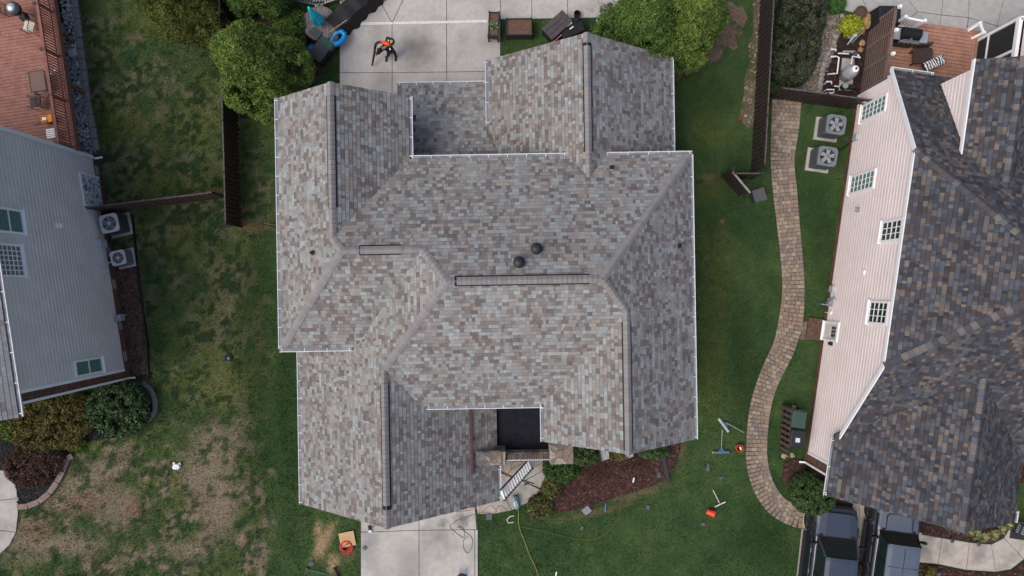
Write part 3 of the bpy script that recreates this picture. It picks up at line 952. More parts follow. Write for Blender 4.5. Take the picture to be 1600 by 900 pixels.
# gutters
for a, b, h, o in (((LE, YT), (LE, YL), HM, (-1, 0)), ((LE - .1, YL), (P(550, 543, HM).x, YL), HM, (0, -1)), ((TLR, YT), (TLR, YR), HM, (1, 0)),
                   ((TLR, YR), (P(886, 245, HM).x, YR), HM, (0, 1)), ((P(945, 242, HM).x, YR), (RE + .1, YR), HM, (0, 1)), ((RE, YR), (RE, YW), HM, (1, 0)),
                   ((P(666, 634, HM).x, YF), (WL, YF), HM, (0, -1)), ((WL, YF), (WL, YW), HM, (-1, 0)), ((GL, YL), (GL, YG), HG, (-1, 0)),
                   ((GR_, P(778, 728, HG).y), (GR_, YG), HG, (1, 0)), ((RL, YB), (RL, P(764, 195, HR).y), HR, (-1, 0)), ((RR, YB), (RR, YR), HR, (1, 0)),
                   ((SHL, YS), (RL - .12, YS), SH0, (0, 1))):
    gutter(house, a, b, h, o)

# vents on the roof
def pipe_vent(px, py, h_guess, pl, r=0.05, hgt=0.18):
    p = P(px, py, h_guess)
    for _ in range(6):
        p = P(px, py, pl.h(p.x, p.y))
    g = math.hypot(pl.a, pl.b); n = pl.n()
    mb = MB()
    M = Matrix.Translation(p + n * 0.02) @ n.to_track_quat('Z', 'Y').to_matrix().to_4x4()
    mb.box(None, (0.16, 0.16, 0.012), mtx=M)
    mb.lathe(p + Vector((0, 0, -.05)), [(r * 2.1, 0.02), (r * 1.5, 0.12), (r * 1.15, 0.16), (r, 0.17), (r, 0.17 + hgt), (r * .7, 0.17 + hgt), (r * .7, 0.1)], 14)
    part('vent_pipe', mb, DARK, house, smooth=False)
    return p
def turbine(px, py, pl):
    p = P(px, py, 7.5)
    for _ in range(6): p = P(px, py, pl.h(p.x, p.y))
    n = pl.n()
    M = Matrix.Translation(p + n * 0.02) @ n.to_track_quat('Z', 'Y').to_matrix().to_4x4()
    v = part('roof_vent', MB().box(None, (0.28, 0.28, 0.014), mtx=M).lathe(p + Vector((0, 0, -.1)), [(.17, 0), (.155, .18), (.15, .22)], 18), DARK, house)
    part('vent_cowl', MB().lathe(p + Vector((0, 0, .1)), [(.14, 0), (.20, .05), (.21, .16), (.17, .22), (.11, .25), (.11, .30), (.13, .31), (.12, .36), (.03, .39)], 20), DARK, v)
pipe_vent(489, 395, 6.5, lleft); pipe_vent(956, 262, 5.8, rear); pipe_vent(1061, 384, 5.8, mright)
turbine(838, 389, rear); turbine(811, 410, rear)
# thin rust-brown pipe running down the garage slope
p, q = P(735, 640, 4.2), P(738, 741, 4.0)
for _ in range(6):
    p = P(735, 640, gright.h(p.x, p.y) + .07); q = P(738, 741, gright.h(q.x, q.y) + .07)
part('flashing_pipe', MB().bar(p, q, 0.10, 0.07), mat('rust_brown', (0.085, 0.035, 0.032), 0.7, 0.25), house, label='rust brown flashing strip lying on the garage roof slope')

# flat porch roof and the stone entrance
PH = 2.95
py1 = P(790, 709, 3.75).y - .04
part('porch_roof', MB().box(((GR_ + WL + .3) / 2 - .2, (YF + .5 + py1) / 2, PH - .08), (WL - GR_ + 0.9, YF + .5 - py1, 0.16)), mat('black_membrane', (0.010, 0.012, 0.018), 0.75, 0.35, scale=5, bump=0.15, spec=0.15), house, label='flat black membrane roof over the entrance porch')
sm = mat('flagstone', rough=0.9, var=0.3, scale=14, attr=True, bump=0.4)
SC = [(0.24, 0.205, 0.165), (0.17, 0.15, 0.135), (0.13, 0.11, 0.10), (0.31, 0.275, 0.23), (0.20, 0.155, 0.12), (0.12, 0.115, 0.115), (0.36, 0.33, 0.29)]
def voronoi(r, w, d, n, gap):
    pts = [(r.uniform(-w / 2, w / 2), r.uniform(-d / 2, d / 2)) for _ in range(n)]
    out = []
    for i, p in enumerate(pts):
        poly = rect(-w / 2, -d / 2, w / 2, d / 2)
        for j, q in enumerate(pts):
            if i == j: continue
            mx, my = (p[0] + q[0]) / 2, (p[1] + q[1]) / 2
            nx, ny = p[0] - q[0], p[1] - q[1]
            L = math.hypot(nx, ny) or 1
            poly = clip_poly(poly, nx / L, ny / L, -(nx * mx + ny * my) / L - gap)
            if len(poly) < 3: break
        if len(poly) >= 3: out.append(poly)
    return out
def stone_block(name, x0, x1, y0, y1, h, seed, n=14, zlow=0.0):
    r = random.Random(seed)
    w, d = x1 - x0, y1 - y0; cx, cy = (x0 + x1) / 2, (y0 + y1) / 2
    o = part(name, MB().box((cx, cy, (h + zlow) / 2 - .01), (w - .04, d - .04, h - zlow - .02)), mat('mortar', (0.32, 0.29, 0.25), 0.95, 0.2), house)
    for poly in voronoi(r, w, d, n, 0.008):
        part('stone', MB().prism([(cx + a, cy + b) for a, b in poly], h - .05, h + r.uniform(0.005, 0.03), r.choice(SC)), sm, o)
    # coursed stones on the faces
    for (ax, fx, fy, ln) in (('x', cx, y1, w), ('x', cx, y0, w), ('y', x0, cy, d), ('y', x1, cy, d)):
        z = max(zlow, h - 1.6) if zlow else 0.0
        mb = MB()
        while z < h - .05:
            hh = min(r.uniform(.1, .22), h - .02 - z); s = -ln / 2
            while s < ln / 2 - .02:
                l = min(r.uniform(.18, .42), ln / 2 - s)
                t = r.uniform(.03, .055)
                c = (fx + s + l / 2, fy, z + hh / 2) if ax == 'x' else (fx, fy + s + l / 2, z + hh / 2)
                mb.box(c, (l - .012, t, hh - .012) if ax == 'x' else (t, l - .012, hh - .012), color=r.choice(SC))
                s += l
            z += hh
        part('stone_face', mb, sm, o, kind='stuff')
    EXCL.append(rect(x0 - .1, y0 - .1, x1 + .1, y1 + .1))
    return o
SP = 4.0
a, b = P(745, 727, SP), P(789, 706, SP); stone_block('stone_pillar', a.x, b.x, a.y, b.y, SP, 3, 17)
a, b = P(860, 725, SP), P(895, 694, SP); stone_block('stone_pillar', a.x, b.x, a.y, b.y, SP, 8, 13)
a2, b2 = P(790, 719, 3.75), P(858, 709, 3.75)
lin = part('entrance_lintel', MB().box(((a2.x + b2.x) / 2, (a2.y + b2.y) / 2, 3.3), (b2.x - a2.x + .1, b2.y - a2.y - .03, 0.84)), mat('mortar', (0.3, 0.28, 0.25), 0.95, 0.2), house)
n = 19
for i in range(n):
    x = a2.x + (b2.x - a2.x) * (i + .5) / n
    c = random.choice([(0.11, 0.075, 0.06), (0.085, 0.06, 0.055), (0.14, 0.10, 0.08), (0.07, 0.06, 0.06)])
    part('brick', MB().box((x, (a2.y + b2.y) / 2, 3.725), ((b2.x - a2.x) / n - .018, b2.y - a2.y, 0.07), color=c), mat('brick', rough=0.9, var=0.25, scale=20, attr=True, bump=0.2), lin)
r = random.Random(4); mb = MB(); x = a2.x
while x < b2.x - .05:
    l = min(r.uniform(.25, .6), b2.x - x)
    part('stone', MB().box((x + l / 2, b2.y + .005, 3.38), (l - .015, 0.06, 0.6), color=r.choice(SC)), sm, lin); x += l
part('metal_flashing', MB().bar((a2.x - .1, a2.y - .06, 3.5), (b2.x + .15, a2.y - .06, 3.5), 0.05, 0.03), STEEL, lin)

# ------------------------------------------------------------------ neighbour houses: tools
def ray_wall(px, py, org, ang, x=0.0):
    """where the line of sight through a pixel meets the plane local-x = x of a frame; returns (y, z)"""
    g = P(px, py, 0.0); c = Vector((0, 0, CAM_H))
    ca, sa = math.cos(-ang), math.sin(-ang)
    def loc(v):
        d = v - org; return Vector((ca * d.x - sa * d.y, sa * d.x + ca * d.y, d.z))
    a, b = loc(c), loc(g)
    t = (x - a.x) / (b.x - a.x)
    q = a.lerp(b, t)
    return q.y, q.z

def loc2(px, py, h, org, ang):
    d = P(px, py, h) - org
    ca, sa = math.cos(-ang), math.sin(-ang)
    return Vector((ca * d.x - sa * d.y, sa * d.x + ca * d.y, h))

def to_world(v, org, ang):
    ca, sa = math.cos(ang), math.sin(ang)
    return (org.x + ca * v[0] - sa * v[1], org.y + sa * v[0] + ca * v[1])

def window(parent, s, y0, y1, z0, z1, cols, rows, glass, name='window', fr=0.09, meet=True, x=0.0):
    """framed window in a wall whose outside faces local x direction s; panes are separate"""
    f = MB(); d = 0.07; x = x + s * .035
    X = x + s * d / 2
    for a, b, c, e in ((y0, y1, z0, z0 + fr), (y0, y1, z1 - fr, z1), (y0, y0 + fr, z0 + fr, z1 - fr), (y1 - fr, y1, z0 + fr, z1 - fr)):
        f.box((X, (a + b) / 2, (c + e) / 2), (d, b - a, e - c))
    f.box((x + s * .06, (y0 + y1) / 2, z0 - .02), (0.12, y1 - y0 + .08, 0.04))
    w = part(name, f, WHITE, parent)
    iy, iz = (y1 - y0 - 2 * fr), (z1 - z0 - 2 * fr)
    mun = MB()
    for j in range(rows):
        for i in range(cols):
            a = y0 + fr + iy * i / cols; c = z0 + fr + iz * j / rows
            part('pane', MB().box((x + s * .022, a + iy / cols / 2, c + iz / rows / 2), (0.012, iy / cols - .004, iz / rows - .004)), glass, w)
    for i in range(1, cols):
        mun.box((x + s * .04, y0 + fr + iy * i / cols, (z0 + z1) / 2), (0.022, 0.03 if cols > 2 else 0.05, iz))
    for j in range(1, rows):
        mun.box((x + s * .038, (y0 + y1) / 2, z0 + fr + iz * j / rows), (0.022, iy, 0.055 if (meet and j * 2 == rows) else 0.03))
    if cols > 1 or rows > 1: part('glazing_bar', mun, WHITE, w)
    return w

BRICKC = [(0.155, 0.065, 0.045), (0.125, 0.055, 0.042), (0.185, 0.085, 0.06), (0.09, 0.05, 0.042), (0.14, 0.075, 0.055)]
def brick_panel(mb, mort, s, y0, y1, z0, z1, seed, x=0.0, bl=0.205, bh=0.075):
    r = random.Random(seed)
    mort.box((x + s * .012, (y0 + y1) / 2, (z0 + z1) / 2), (0.03, y1 - y0, z1 - z0))
    k = 0; z = z0
    while z < z1 - .03:
        y = y0 - (bl / 2 if k % 2 else 0)
        while y < y1:
            a, b = max(y, y0), min(y + bl, y1)
            if b - a > .04:
                mb.box((x + s * .025, (a + b) / 2, z + bh / 2), (0.03 + r.uniform(0, .008), b - a - .014, bh - .014), color=r.choice(BRICKC))
            y += bl
        z += bh; k += 1

def siding(parent, s, spans, pitch, m, x=0.0):
    """lap boards; spans(z) -> (y0, y1)"""
    z = spans[0]
    while z < spans[1] - .02:
        y0, y1 = spans[2](z + pitch / 2)
        if y1 - y0 > .05:
            mb = MB()
            prof_ = [(-.03, 0), (.040, 0), (.036, pitch * .62), (.004, pitch * .98), (.0, pitch + .012), (-.03, pitch + .012)]
            q0 = [(x + s * u, y0, z + v) for u, v in prof_]
            q1 = [(p[0], y1, p[2]) for p in q0]
            mb.face(q0); mb.face(q1[::-1])
            for k in range(6):
                j = (k + 1) % 6
                mb.face([q0[k], q1[k], q1[j], q0[j]])
            part('siding_board', mb, m, parent)
        z += pitch

# ------------------------------------------------------------------ left neighbour's house
fL, rL = P(204, 591, 0), P(152, 247, 0)
dv = rL - fL
angL = math.atan2(-dv.x, dv.y)
LL = dv.length
left_house = thing('grey_house', 'tall grey sided house with brick base at the left edge', 'house', fL, angL)
FND, HL = 0.45, 7.6
yb = ray_wall(190, 578, fL, angL)[0]          # siding ends here, brick return beyond
sl = mat('grey_siding', (0.64, 0.615, 0.595), 0.38, 0.07, scale=1.2, spec=0.5)
part('wall', MB().box((-4.5, LL / 2, HL / 2), (8.9, LL - .04, HL - .02)), mat('grey_wall_core', (0.3, 0.3, 0.31), 0.8, 0.1), left_house)
EXCL.append([to_world(v, fL, angL) for v in ((-9, 0), (0.02, 0), (0.02, LL), (-9, LL))])
siding(left_house, 1, (FND, HL, lambda z: (yb, LL)), 0.205, sl)
bm, mo = MB(), MB()
brick_panel(bm, mo, 1, 0, LL, 0.0, FND, 1)
brick_panel(bm, mo, 1, 0, yb - .06, FND, HL, 2)
bk = part('brickwork', mo, mat('mortar_light', (0.30, 0.27, 0.24), 0.95, 0.2), left_house)
part('bricks', bm, mat('brick', rough=0.9, var=0.25, scale=20, attr=True, bump=0.2), bk, kind='stuff')
tr = MB(); tr.box((0.03, yb - .03, (FND + HL) / 2), (0.06, 0.12, HL - FND)); part('corner_trim', tr, WHITE, left_house)
tr = MB(); tr.box((0.02, LL + .01, HL / 2 + .2), (0.05, 0.10, HL - .4)); part('corner_trim', tr, WHITE, left_house)
def downspout(parent, pts, m=GUTTER):
    mb = MB()
    for a, b in zip(pts[:-1], pts[1:]): mb.bar(a, b, 0.075, 0.095, up=(0, 1, 0) if abs(b[2] - a[2]) > .3 else (0, 0, 1))
    return part('downspout', mb, m, parent)
downspout(left_house, [(0.07, 0.03, HL - .3), (0.07, 0.03, 0.22), (0.30, 0.0, 0.08)])
downspout(left_house, [(0.07, LL - .08, HL - .3), (0.07, LL - .08, 0.25), (0.32, LL - .04, 0.12)])
part('splash_pipe', MB().tube([(0.3, 0, .07), (0.7, 0.02, .06), (1.0, 0.08, .06)], 0.07, 8), BLACK, left_house)
# windows and wall fittings
def wy(px, py): return ray_wall(px, py, fL, angL)
a, b = wy(33, 329), wy(37, 368); window(left_house, 1, b[0], a[0], b[1], b[1] + 1.5, 1, 2, CURT)
a, b = wy(30.5, 383), wy(37.5, 434)
window(left_house, 1, b[0], a[0], b[1], b[1] + 1.5, 6, 6, mat('glass_block', (0.17, 0.19, 0.21), 0.12, 0.3, spec=0.7), name='glass_block_window', fr=0.08, meet=False)
a, b, c = wy(156, 557), wy(160, 582), wy(112, 562)
window(left_house, 1, b[0], a[0], (a[1] + b[1]) / 2, c[1], 1, 2, CURT)
a, b, c = wy(125, 272), wy(159, 318), wy(131, 319)
dr = part('cellar_door', MB().box((0.03, (a[0] + c[0]) / 2, (b[1] + c[1]) / 2), (0.05, a[0] - c[0], c[1] - b[1])),
          mat('flaking_white', (0.62, 0.66, 0.68), 0.7, 0.1, second=(0.16, 0.19, 0.19), mix_lo=0.52, mix_hi=0.56, mscale=7), left_house, label='white door with flaking paint low on the grey wall')
f = MB()
for y in (a[0] + .04, c[0] - .04): f.box((0.04, y, (b[1] + c[1]) / 2), (0.08, 0.09, c[1] - b[1]))
f.box((0.04, (a[0] + c[0]) / 2, c[1] + .04), (0.08, a[0] - c[0] + .17, 0.09)); part('door_frame', f, WHITE, dr)
y, z = wy(89, 353); part('vent_cover', MB().box((0.05, y, z), (0.10, 0.22, 0.28)).box((0.08, y, z - .1), (0.12, 0.2, 0.05)), WHITE, left_house, bevel=.01)
y, z = wy(156, 381)
part('meter_box', MB().box((0.10, y, z), (0.2, 0.36, 0.5)), mat('box_grey', (0.42, 0.45, 0.48), 0.5, 0.06), left_house, bevel=.015)
part('conduit', MB().tube([(0.06, y, z - .25), (0.06, y, 0.1)], 0.025), GREY, left_house)
y, z = wy(160, 423); part('drain_pipe', MB().tube([(0.06, y, z + .35), (0.06, y, z - .3)], 0.035), WHITE, left_house)
y, z = wy(171, 411); part('hose_bib', MB().tube([(0.03, y, .5), (0.14, y, .5), (0.14, y, .42)], 0.025), WHITE, left_house)
for px, py in ((147, 266), (158, 346), (165, 393), (174, 444), (184, 508), (191, 557)):
    y, z = wy(px, py); part('foundation_vent', MB().box((0.05, y, 0.24), (0.04, 0.42, 0.2)).box((0.07, y, 0.35), (0.05, 0.46, 0.03)).box((0.075, y, 0.2), (0.02, 0.38, 0.02)), mat('vent_grey', (0.25, 0.25, 0.25), 0.6, 0.1), left_house)
y, z = wy(187, 497)
part('gas_meter', MB().box((0.28, y, 0.55), (0.2, 0.3, 0.34)).lathe((0.3, y + .05, 0.72), [(.09, 0), (.09, .06), (.05, .09)], 12).tube([(0.05, y - .15, .7), (.28, y - .15, .75), (.28, y - .1, .6)], .02).tube([(.28, y + .1, .5), (.28, y + .12, 0)], .02), mat('meter_grey', (0.3, 0.33, 0.38), 0.5, 0.1), left_house)
# roof of the left house
ge = loc2(30, 652, HL + .1, fL, angL)
xe, ye0, ye1 = ge.x, ge.y, LL + .35
lroof = slope_from(xe, 0, HL + .1, -0.5, 0)
mb = MB(); reg = rect(xe - 5.2, ye0, xe, ye1)
deck_of(mb, reg, lroof, 0.14)
deck_of(mb, rect(xe - 10.2, ye0, xe - 5.2, ye1), Plane(0.5, 0, lroof.h(xe - 5.2, 0) - 0.5 * (xe - 5.2)), 0.14)
rf = part('roof', mb, mat('roof_underlay', (0.045, 0.042, 0.042), 0.95, 0.2), left_house)
sh = MB(); shingle(sh, reg, lroof, [], [((0.24, 0.245, 0.255), 5), ((0.21, 0.21, 0.22), 4), ((0.26, 0.26, 0.27), 3), ((0.18, 0.175, 0.18), 2)], 55, wmin=.16, wmax=.4)
part('shingles', sh, SHINGLE, rf, kind='stuff')
gutter(left_house, (xe, ye0), (xe, ye1), HL + .1, (1, 0), hang=1.1)

# ------------------------------------------------------------------ right neighbour's house
fR, rR = P(1257, 722, 0), P(1338, 152, 0)
dv = rR - fR
angR = math.atan2(-dv.x, dv.y)
LR = dv.length
right_house = thing('pink_house', 'pale pink sided house with dark slate-coloured shingle roof at the right', 'house', fR, angR)
def ry(px, py): return ray_wall(px, py, fR, angR)
HT, HB, PR = 5.7, 3.1, 0.70
y_hi_r = ry(1426, 236)[0]; y_hi_f = ry(1383, 572)[0]
y_lo_r = LR; y_lo_f = ry(1313, 684)[0]
def wspan(z):
    if z < HB: return (0.0, LR)
    t = (z - HB + .12) / (HT - HB)
    return (y_lo_f + (y_hi_f - y_lo_f) * t, y_lo_r + (y_hi_r - y_lo_r) * t)
ybr = ry(1266, 708)[0]
sp_ = mat('pink_siding', (0.80, 0.705, 0.685), 0.55, 0.05, scale=1.5, spec=0.3)
core = mat('pink_wall_core', (0.55, 0.48, 0.47), 0.8, 0.1)
mb = MB()
prof = [(0.02, 0), (LR - .02, 0), (LR - .02, HB - .02), (y_hi_r, HT - .16), (y_hi_f, HT - .16), (y_lo_f + .2, HB - .05), (0.02, HB - .05)]
mb.face([(0.01, y, z) for y, z in prof]); mb.face([(0.2, y, z) for y, z in prof][::-1])
for k in range(len(prof)):
    p, q = prof[k], prof[(k + 1) % len(prof)]
    mb.face([(0.01, p[0], p[1]), (0.2, p[0], p[1]), (0.2, q[0], q[1]), (0.01, q[0], q[1])])
part('wall', mb, core, right_house)
part('wall', MB().box((6.1, LR / 2 + .9, HB / 2 - .1), (11.7, LR - 2.0, HB - .3)), core, right_house)
EXCL.append([to_world(v, fR, angR) for v in ((-0.02, 0), (12, 0), (12, LR), (-0.02, LR))])
siding(right_house, -1, (0.3, HT, lambda z: ((max(ybr, wspan(z)[0]), wspan(z)[1]))), 0.225, sp_)
bm, mo = MB(), MB()
brick_panel(bm, mo, -1, 0, LR, 0.0, 0.3, 5); brick_panel(bm, mo, -1, 0, ybr - .05, 0.3, HB, 6)
# brick front beside the entry
brick_panel(bm, mo, -1, 0.8, 5.0, 0.0, 3.4, 7, x=8.75)
bk = part('brickwork', mo, MATS['mortar_light'], right_house)
part('bricks', bm, MATS['brick'], bk, kind='stuff')
part('wall', MB().box((9.8, 2.9, 1.7), (2.0, 4.2, 3.38)), core, right_house)
part('corner_trim', MB().box((-0.03, ybr - .02, (0.3 + HB) / 2), (0.06, 0.11, HB - .3)), WHITE, right_house)
part('corner_trim', MB().box((-0.03, LR - .04, HB / 2 + .1), (0.06, 0.12, HB - .2)), WHITE, right_house)
downspout(right_house, [(-0.07, 0.04, HB - .1), (-0.07, 0.04, 0.2), (-0.28, 0.0, 0.08)])
# roof planes in the house frame
OV = 0.12
PRr, PRf = (HT + .06 - HB) / (LR + .30 - y_hi_r), (HT + .06 - HB) / (y_hi_f - y_lo_f + .02)
rrear = slope_from(0, LR + .30, HB, 0, -PRr); rfront = slope_from(0, y_lo_f - .02, HB, 0, PRf); rleftp = slope_from(-OV, 0, HT + .06, PR, 0)
GXr = 3.72; gl = slope_from(-.30, 0, HB, 0.68, 0); gr = slope_from(2 * GXr + .3, 0, HB, -0.68, 0)
yg = loc2(1299, 776, HB, fR, angR).y
wA, wB = loc2(1522, 100, HT, fR, angR), loc2(1503, 238, HT, fR, angR)
wx0 = (wA.x + wB.x) / 2; ww = 1.28; wtop = loc2(1521, 92, HT, fR, angR).y
wl = slope_from(wx0, 0, HT, 0.70, 0); wr = slope_from(wx0 + 2 * ww, 0, HT, -0.70, 0)
Q1 = Vol(rect(-OV, y_lo_f - .02, 12.5, LR + .30), [rrear, rfront, rleftp])
gh = gl.h(GXr, 0); gyy = (gh - rfront.c) / PRf
Q2 = Vol(rect(-.30, yg, 2 * GXr + .3, gyy + .4), [gl, gr])
wh = wl.h(wx0 + ww, 0); wyy = (rrear.c - wh) / PRr
Q3 = Vol(rect(wx0, wyy - .2, wx0 + 2 * ww, wtop), [wl, wr])
QS = [Q1, Q2, Q3]
dk, sh = MB(), MB(); i = 0
for v in QS:
    for k, pl in enumerate(v.planes):
        reg = orient(v.region(k))
        if v is Q2: reg = clip_poly(reg, pl.a - rfront.a, pl.b - rfront.b, pl.c - rfront.c + .12)
        if len(reg) < 3: continue
        deck_of(dk, reg, Plane(pl.a, pl.b, pl.c - .001 * i), 0.12)
        shingle(sh, reg, pl, [o for o in QS if o is not v], SLATE, 300 + i, expo=0.165, wmin=.10, wmax=.23); i += 1
rf = part('roof', dk, MATS['roof_underlay'], right_house)
part('shingles', sh, SHINGLE, rf, kind='stuff')
SC2 = [(0.065, 0.068, 0.078), (0.11, 0.115, 0.13), (0.155, 0.14, 0.13), (0.085, 0.075, 0.077)]
ridge_y = (rrear.c - rfront.c) / (PRr + PRf); ridge_h = rfront.h(0, ridge_y); apx = (ridge_h - rleftp.c) / PR
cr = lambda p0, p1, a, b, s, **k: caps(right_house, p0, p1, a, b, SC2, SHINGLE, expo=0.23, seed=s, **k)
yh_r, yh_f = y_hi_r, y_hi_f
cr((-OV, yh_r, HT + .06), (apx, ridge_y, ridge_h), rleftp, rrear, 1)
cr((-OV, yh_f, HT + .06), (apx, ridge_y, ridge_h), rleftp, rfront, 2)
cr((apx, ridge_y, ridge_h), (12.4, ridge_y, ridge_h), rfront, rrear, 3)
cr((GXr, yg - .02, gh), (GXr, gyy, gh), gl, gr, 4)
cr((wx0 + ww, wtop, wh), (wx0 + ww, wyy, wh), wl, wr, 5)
# fascia and trim boards
def fbar(a, b, w, h): part('fascia', MB().bar(a, b, w, h), WHITE, right_house)
class _F: bar = staticmethod(fbar)
fa = _F
fa.bar((-OV - .02, yh_r, HT + .0), (-OV - .02, yh_f, HT + .0), 0.04, 0.16)
fa.bar((-OV - .02, yh_r, HT + .02), (-OV - .02, LR + .30, HB + .02), 0.05, 0.18)
fa.bar((-OV - .02, yh_f, HT + .02), (-OV - .02, y_lo_f, HB + .02), 0.05, 0.18)
fa.bar((wx0 - .02, wtop, HT - .03), (wx0 - .02, wyy - .4, HT - .03), 0.05, 0.16)
fa.bar((-.30, yg + .05, HB - .12), (GXr, yg + .05, gh - .12), 0.04, 0.18); fa.bar((GXr, yg + .05, gh - .12), (2 * GXr + .3, yg + .05, HB - .12), 0.04, 0.18)
gutter(right_house, (-OV, LR + .30), (wx0, LR + .30), HB, (0, 1), hang=0.9)
gutter(right_house, (-.30, y_lo_f), (-.30, yg), HB, (-1, 0), hang=0.9)
gutter(right_house, (2 * GXr + .3, yg + .5), (2 * GXr + .3, yg), HB, (1, 0))
# wall of the rear wing and gable ends
mb = MB(); wyw = wtop - .25; ylow = (rrear.c - (HT - .1)) / PRr
q = [(ylow, HT - .1), (wyw, HT - .1), (wyw, 0.4), (LR - .1, 0.4), (LR - .1, HB)]
mb.face([(wx0 + .22, y, z) for y, z in q]); mb.face([(wx0 + .4, y, z) for y, z in q][::-1])
for k in range(5):
    p, r_ = q[k], q[(k + 1) % 5]
    mb.face([(wx0 + .22, p[0], p[1]), (wx0 + .4, p[0], p[1]), (wx0 + .4, r_[0], r_[1]), (wx0 + .22, r_[0], r_[1])])
part('wing_wall', mb, sp_, right_house)
siding(right_house, -1, (HB + .1, HT - .12, lambda z: ((rrear.c - z - .22) / PRr, wyw)), 0.225, sp_, x=wx0 + .2)
part('wing_wall', MB().box((wx0 + ww, wyw - .1, HT / 2 + .2), (2 * ww - .5, 0.2, HT - .3)), sp_, right_house)
gw = MB(); q = [(0.0, 0.0), (2 * GXr, 0.0), (2 * GXr, HB - .1), (GXr, gh - .4), (0, HB - .1)]
gw.face([(x, yg + .32, z) for x, z in q][::-1]); gw.face([(x, yg + .5, z) for x, z in q])
part('front_gable_wall', gw, MATS['brick_plain'] if 'brick_plain' in MATS else mat('brick_plain', (0.14, 0.07, 0.05), 0.9, 0.3, scale=12), right_house)
# windows and door of the pink wall
def rwin(bl, tl, tr_, br, cols, rows, glass, **k):
    pts = [ry(*bl), ry(*tl), ry(*tr_), ry(*br)]
    ys = sorted(p[0] for p in pts)
    window(right_house, -1, avg(*ys[:2]), avg(*ys[2:]), avg(pts[0][1], pts[1][1]), avg(pts[2][1], pts[3][1]), cols, rows, glass, **k)
rwin((1345, 196), (1350, 167), (1390, 143), (1386, 172), 3, 6, CURT)
rwin((1328, 306), (1332, 277), (1372, 262), (1367, 294), 3, 6, CURT)
rwin((1376, 381), (1382, 347), (1414, 340), (1411, 375), 3, 4, GLASS)
rwin((1357, 507), (1362, 472), (1393, 469), (1388, 508), 3, 4, GLASS)
pts = [ry(1276, 531), ry(1281, 501), ry(1313, 503), ry(1308, 534)]
y0, y1 = avg(pts[0][0], pts[3][0]), avg(pts[1][0], pts[2][0]); z0, z1 = max(.22, avg(pts[0][1], pts[1][1])), avg(pts[2][1], pts[3][1])
d = MB(); d.box((-.03, (y0 + y1) / 2, (z0 + z1) / 2), (0.05, y1 - y0 - .16, z1 - z0 - .08))
door = part('side_door', d, mat('door_white', (0.6, 0.61, 0.58), 0.5, 0.05), right_house, label='white side door with a nine-pane window and lower panels')
f = MB()
for y in (y0 + .05, y1 - .05): f.box((-.05, y, (z0 + z1) / 2), (0.1, 0.1, z1 - z0))
f.box((-.05, (y0 + y1) / 2, z1 + .03), (0.1, y1 - y0, 0.1)); f.box((-.08, (y0 + y1) / 2, z0 - .03), (0.2, y1 - y0, 0.05)); part('door_frame', f, WHITE, door)
mz = z0 + (z1 - z0) * .52; pw = (y1 - y0 - .42) / 3; ph = (z1 - mz - .22) / 3
for i in range(3):
    for j in range(3):
        part('pane', MB().box((-.062, y0 + .21 + pw * (i + .5), mz + .06 + ph * (j + .5)), (0.012, pw - .035, ph - .035)), GLASS, door)
for i in range(2):
    part('door_panel', MB().box((-.062, y0 + .21 + (y1 - y0 - .42) * (i + .5) / 2, (z0 + mz) / 2), (0.015, (y1 - y0 - .42) / 2 - .06, mz - z0 - .25)), MATS['door_white'], door)
part('handle', MB().tube([(-.06, y0 + .16, z0 + 1.0), (-.12, y0 + .16, z0 + 1.0), (-.12, y0 + .26, z0 + 1.0)], .014), DARK, door)
stoop = to_world((-.5, (y0 + y1) / 2), fR, angR)
part('door_step', MB().box((-.42, (y0 + y1) / 2, 0.1), (0.8, y1 - y0 + .1, 0.2)), mat('brown_step', (0.10, 0.06, 0.045), 0.9, 0.4, scale=8), right_house, bevel=.02)
EXCL.append([to_world(v, fR, angR) for v in ((-.85, y0 - .1), (0, y0 - .1), (0, y1 + .1), (-.85, y1 + .1))])
y, z = ry(1300, 537); part('wall_lamp', MB().box((-.04, y, z), (0.06, 0.18, 0.3)).box((-.1, y, z), (0.08, 0.1, 0.22)), DARK, right_house)
y, z = ry(1303, 473); mbx = part('electric_meter', MB().box((-.09, y, z), (0.18, 0.36, 0.62)), mat('meter_box', (0.36, 0.42, 0.45), 0.5, 0.08), right_house, bevel=.015)
g = MB()
for a in range(1): 
    M = Matrix.Translation((-.2, y, z)) @ Matrix.Rotation(math.pi / 2, 4, 'Y')
    g.tube([(-.17, y, z), (-.27, y, z)], .085, 14)
part('meter_dial', g, STEEL, mbx)
y2, z2 = ry(1303, 452); part('cable_box', MB().box((-.08, y2, z2), (0.15, 0.3, 0.34)), MATS['meter_box'], right_house, bevel=.015)
cd = MB(); cd.tube([(-.06, y, z - .3), (-.06, y, 0)], .03); cd.tube([(-.06, y - .12, z - .3), (-.06, y - .12, .35), (-.3, y - .12, .2), (-.3, y - .12, 0)], .02)
cd.tube([(-.06, y2, z2 - .15), (-.06, y2, 0.05)], .02); cd.tube([(-.05, y, z + .25), (-.05, y2, z2)], .018); part('conduit', cd, MATS['meter_box'], right_house)
y, z = ry(1299, 489); part('small_box', MB().box((-.05, y, z), (0.1, 0.12, 0.24)).tube([(-.05, y, z), (-.05, y, 0)], .014), WHITE, right_house)
y, z = ry(1343, 328); part('dryer_vent', MB().box((-.04, y, z), (0.08, 0.2, 0.2)).box((-.12, y, z + .05), (0.12, 0.16, 0.03)).box((-.12, y - .08, z - .02), (0.12, 0.02, 0.14)).box((-.12, y + .08, z - .02), (0.12, 0.02, 0.14)), mat('vent_grey', (0.25, 0.25, 0.25), .6), right_house)
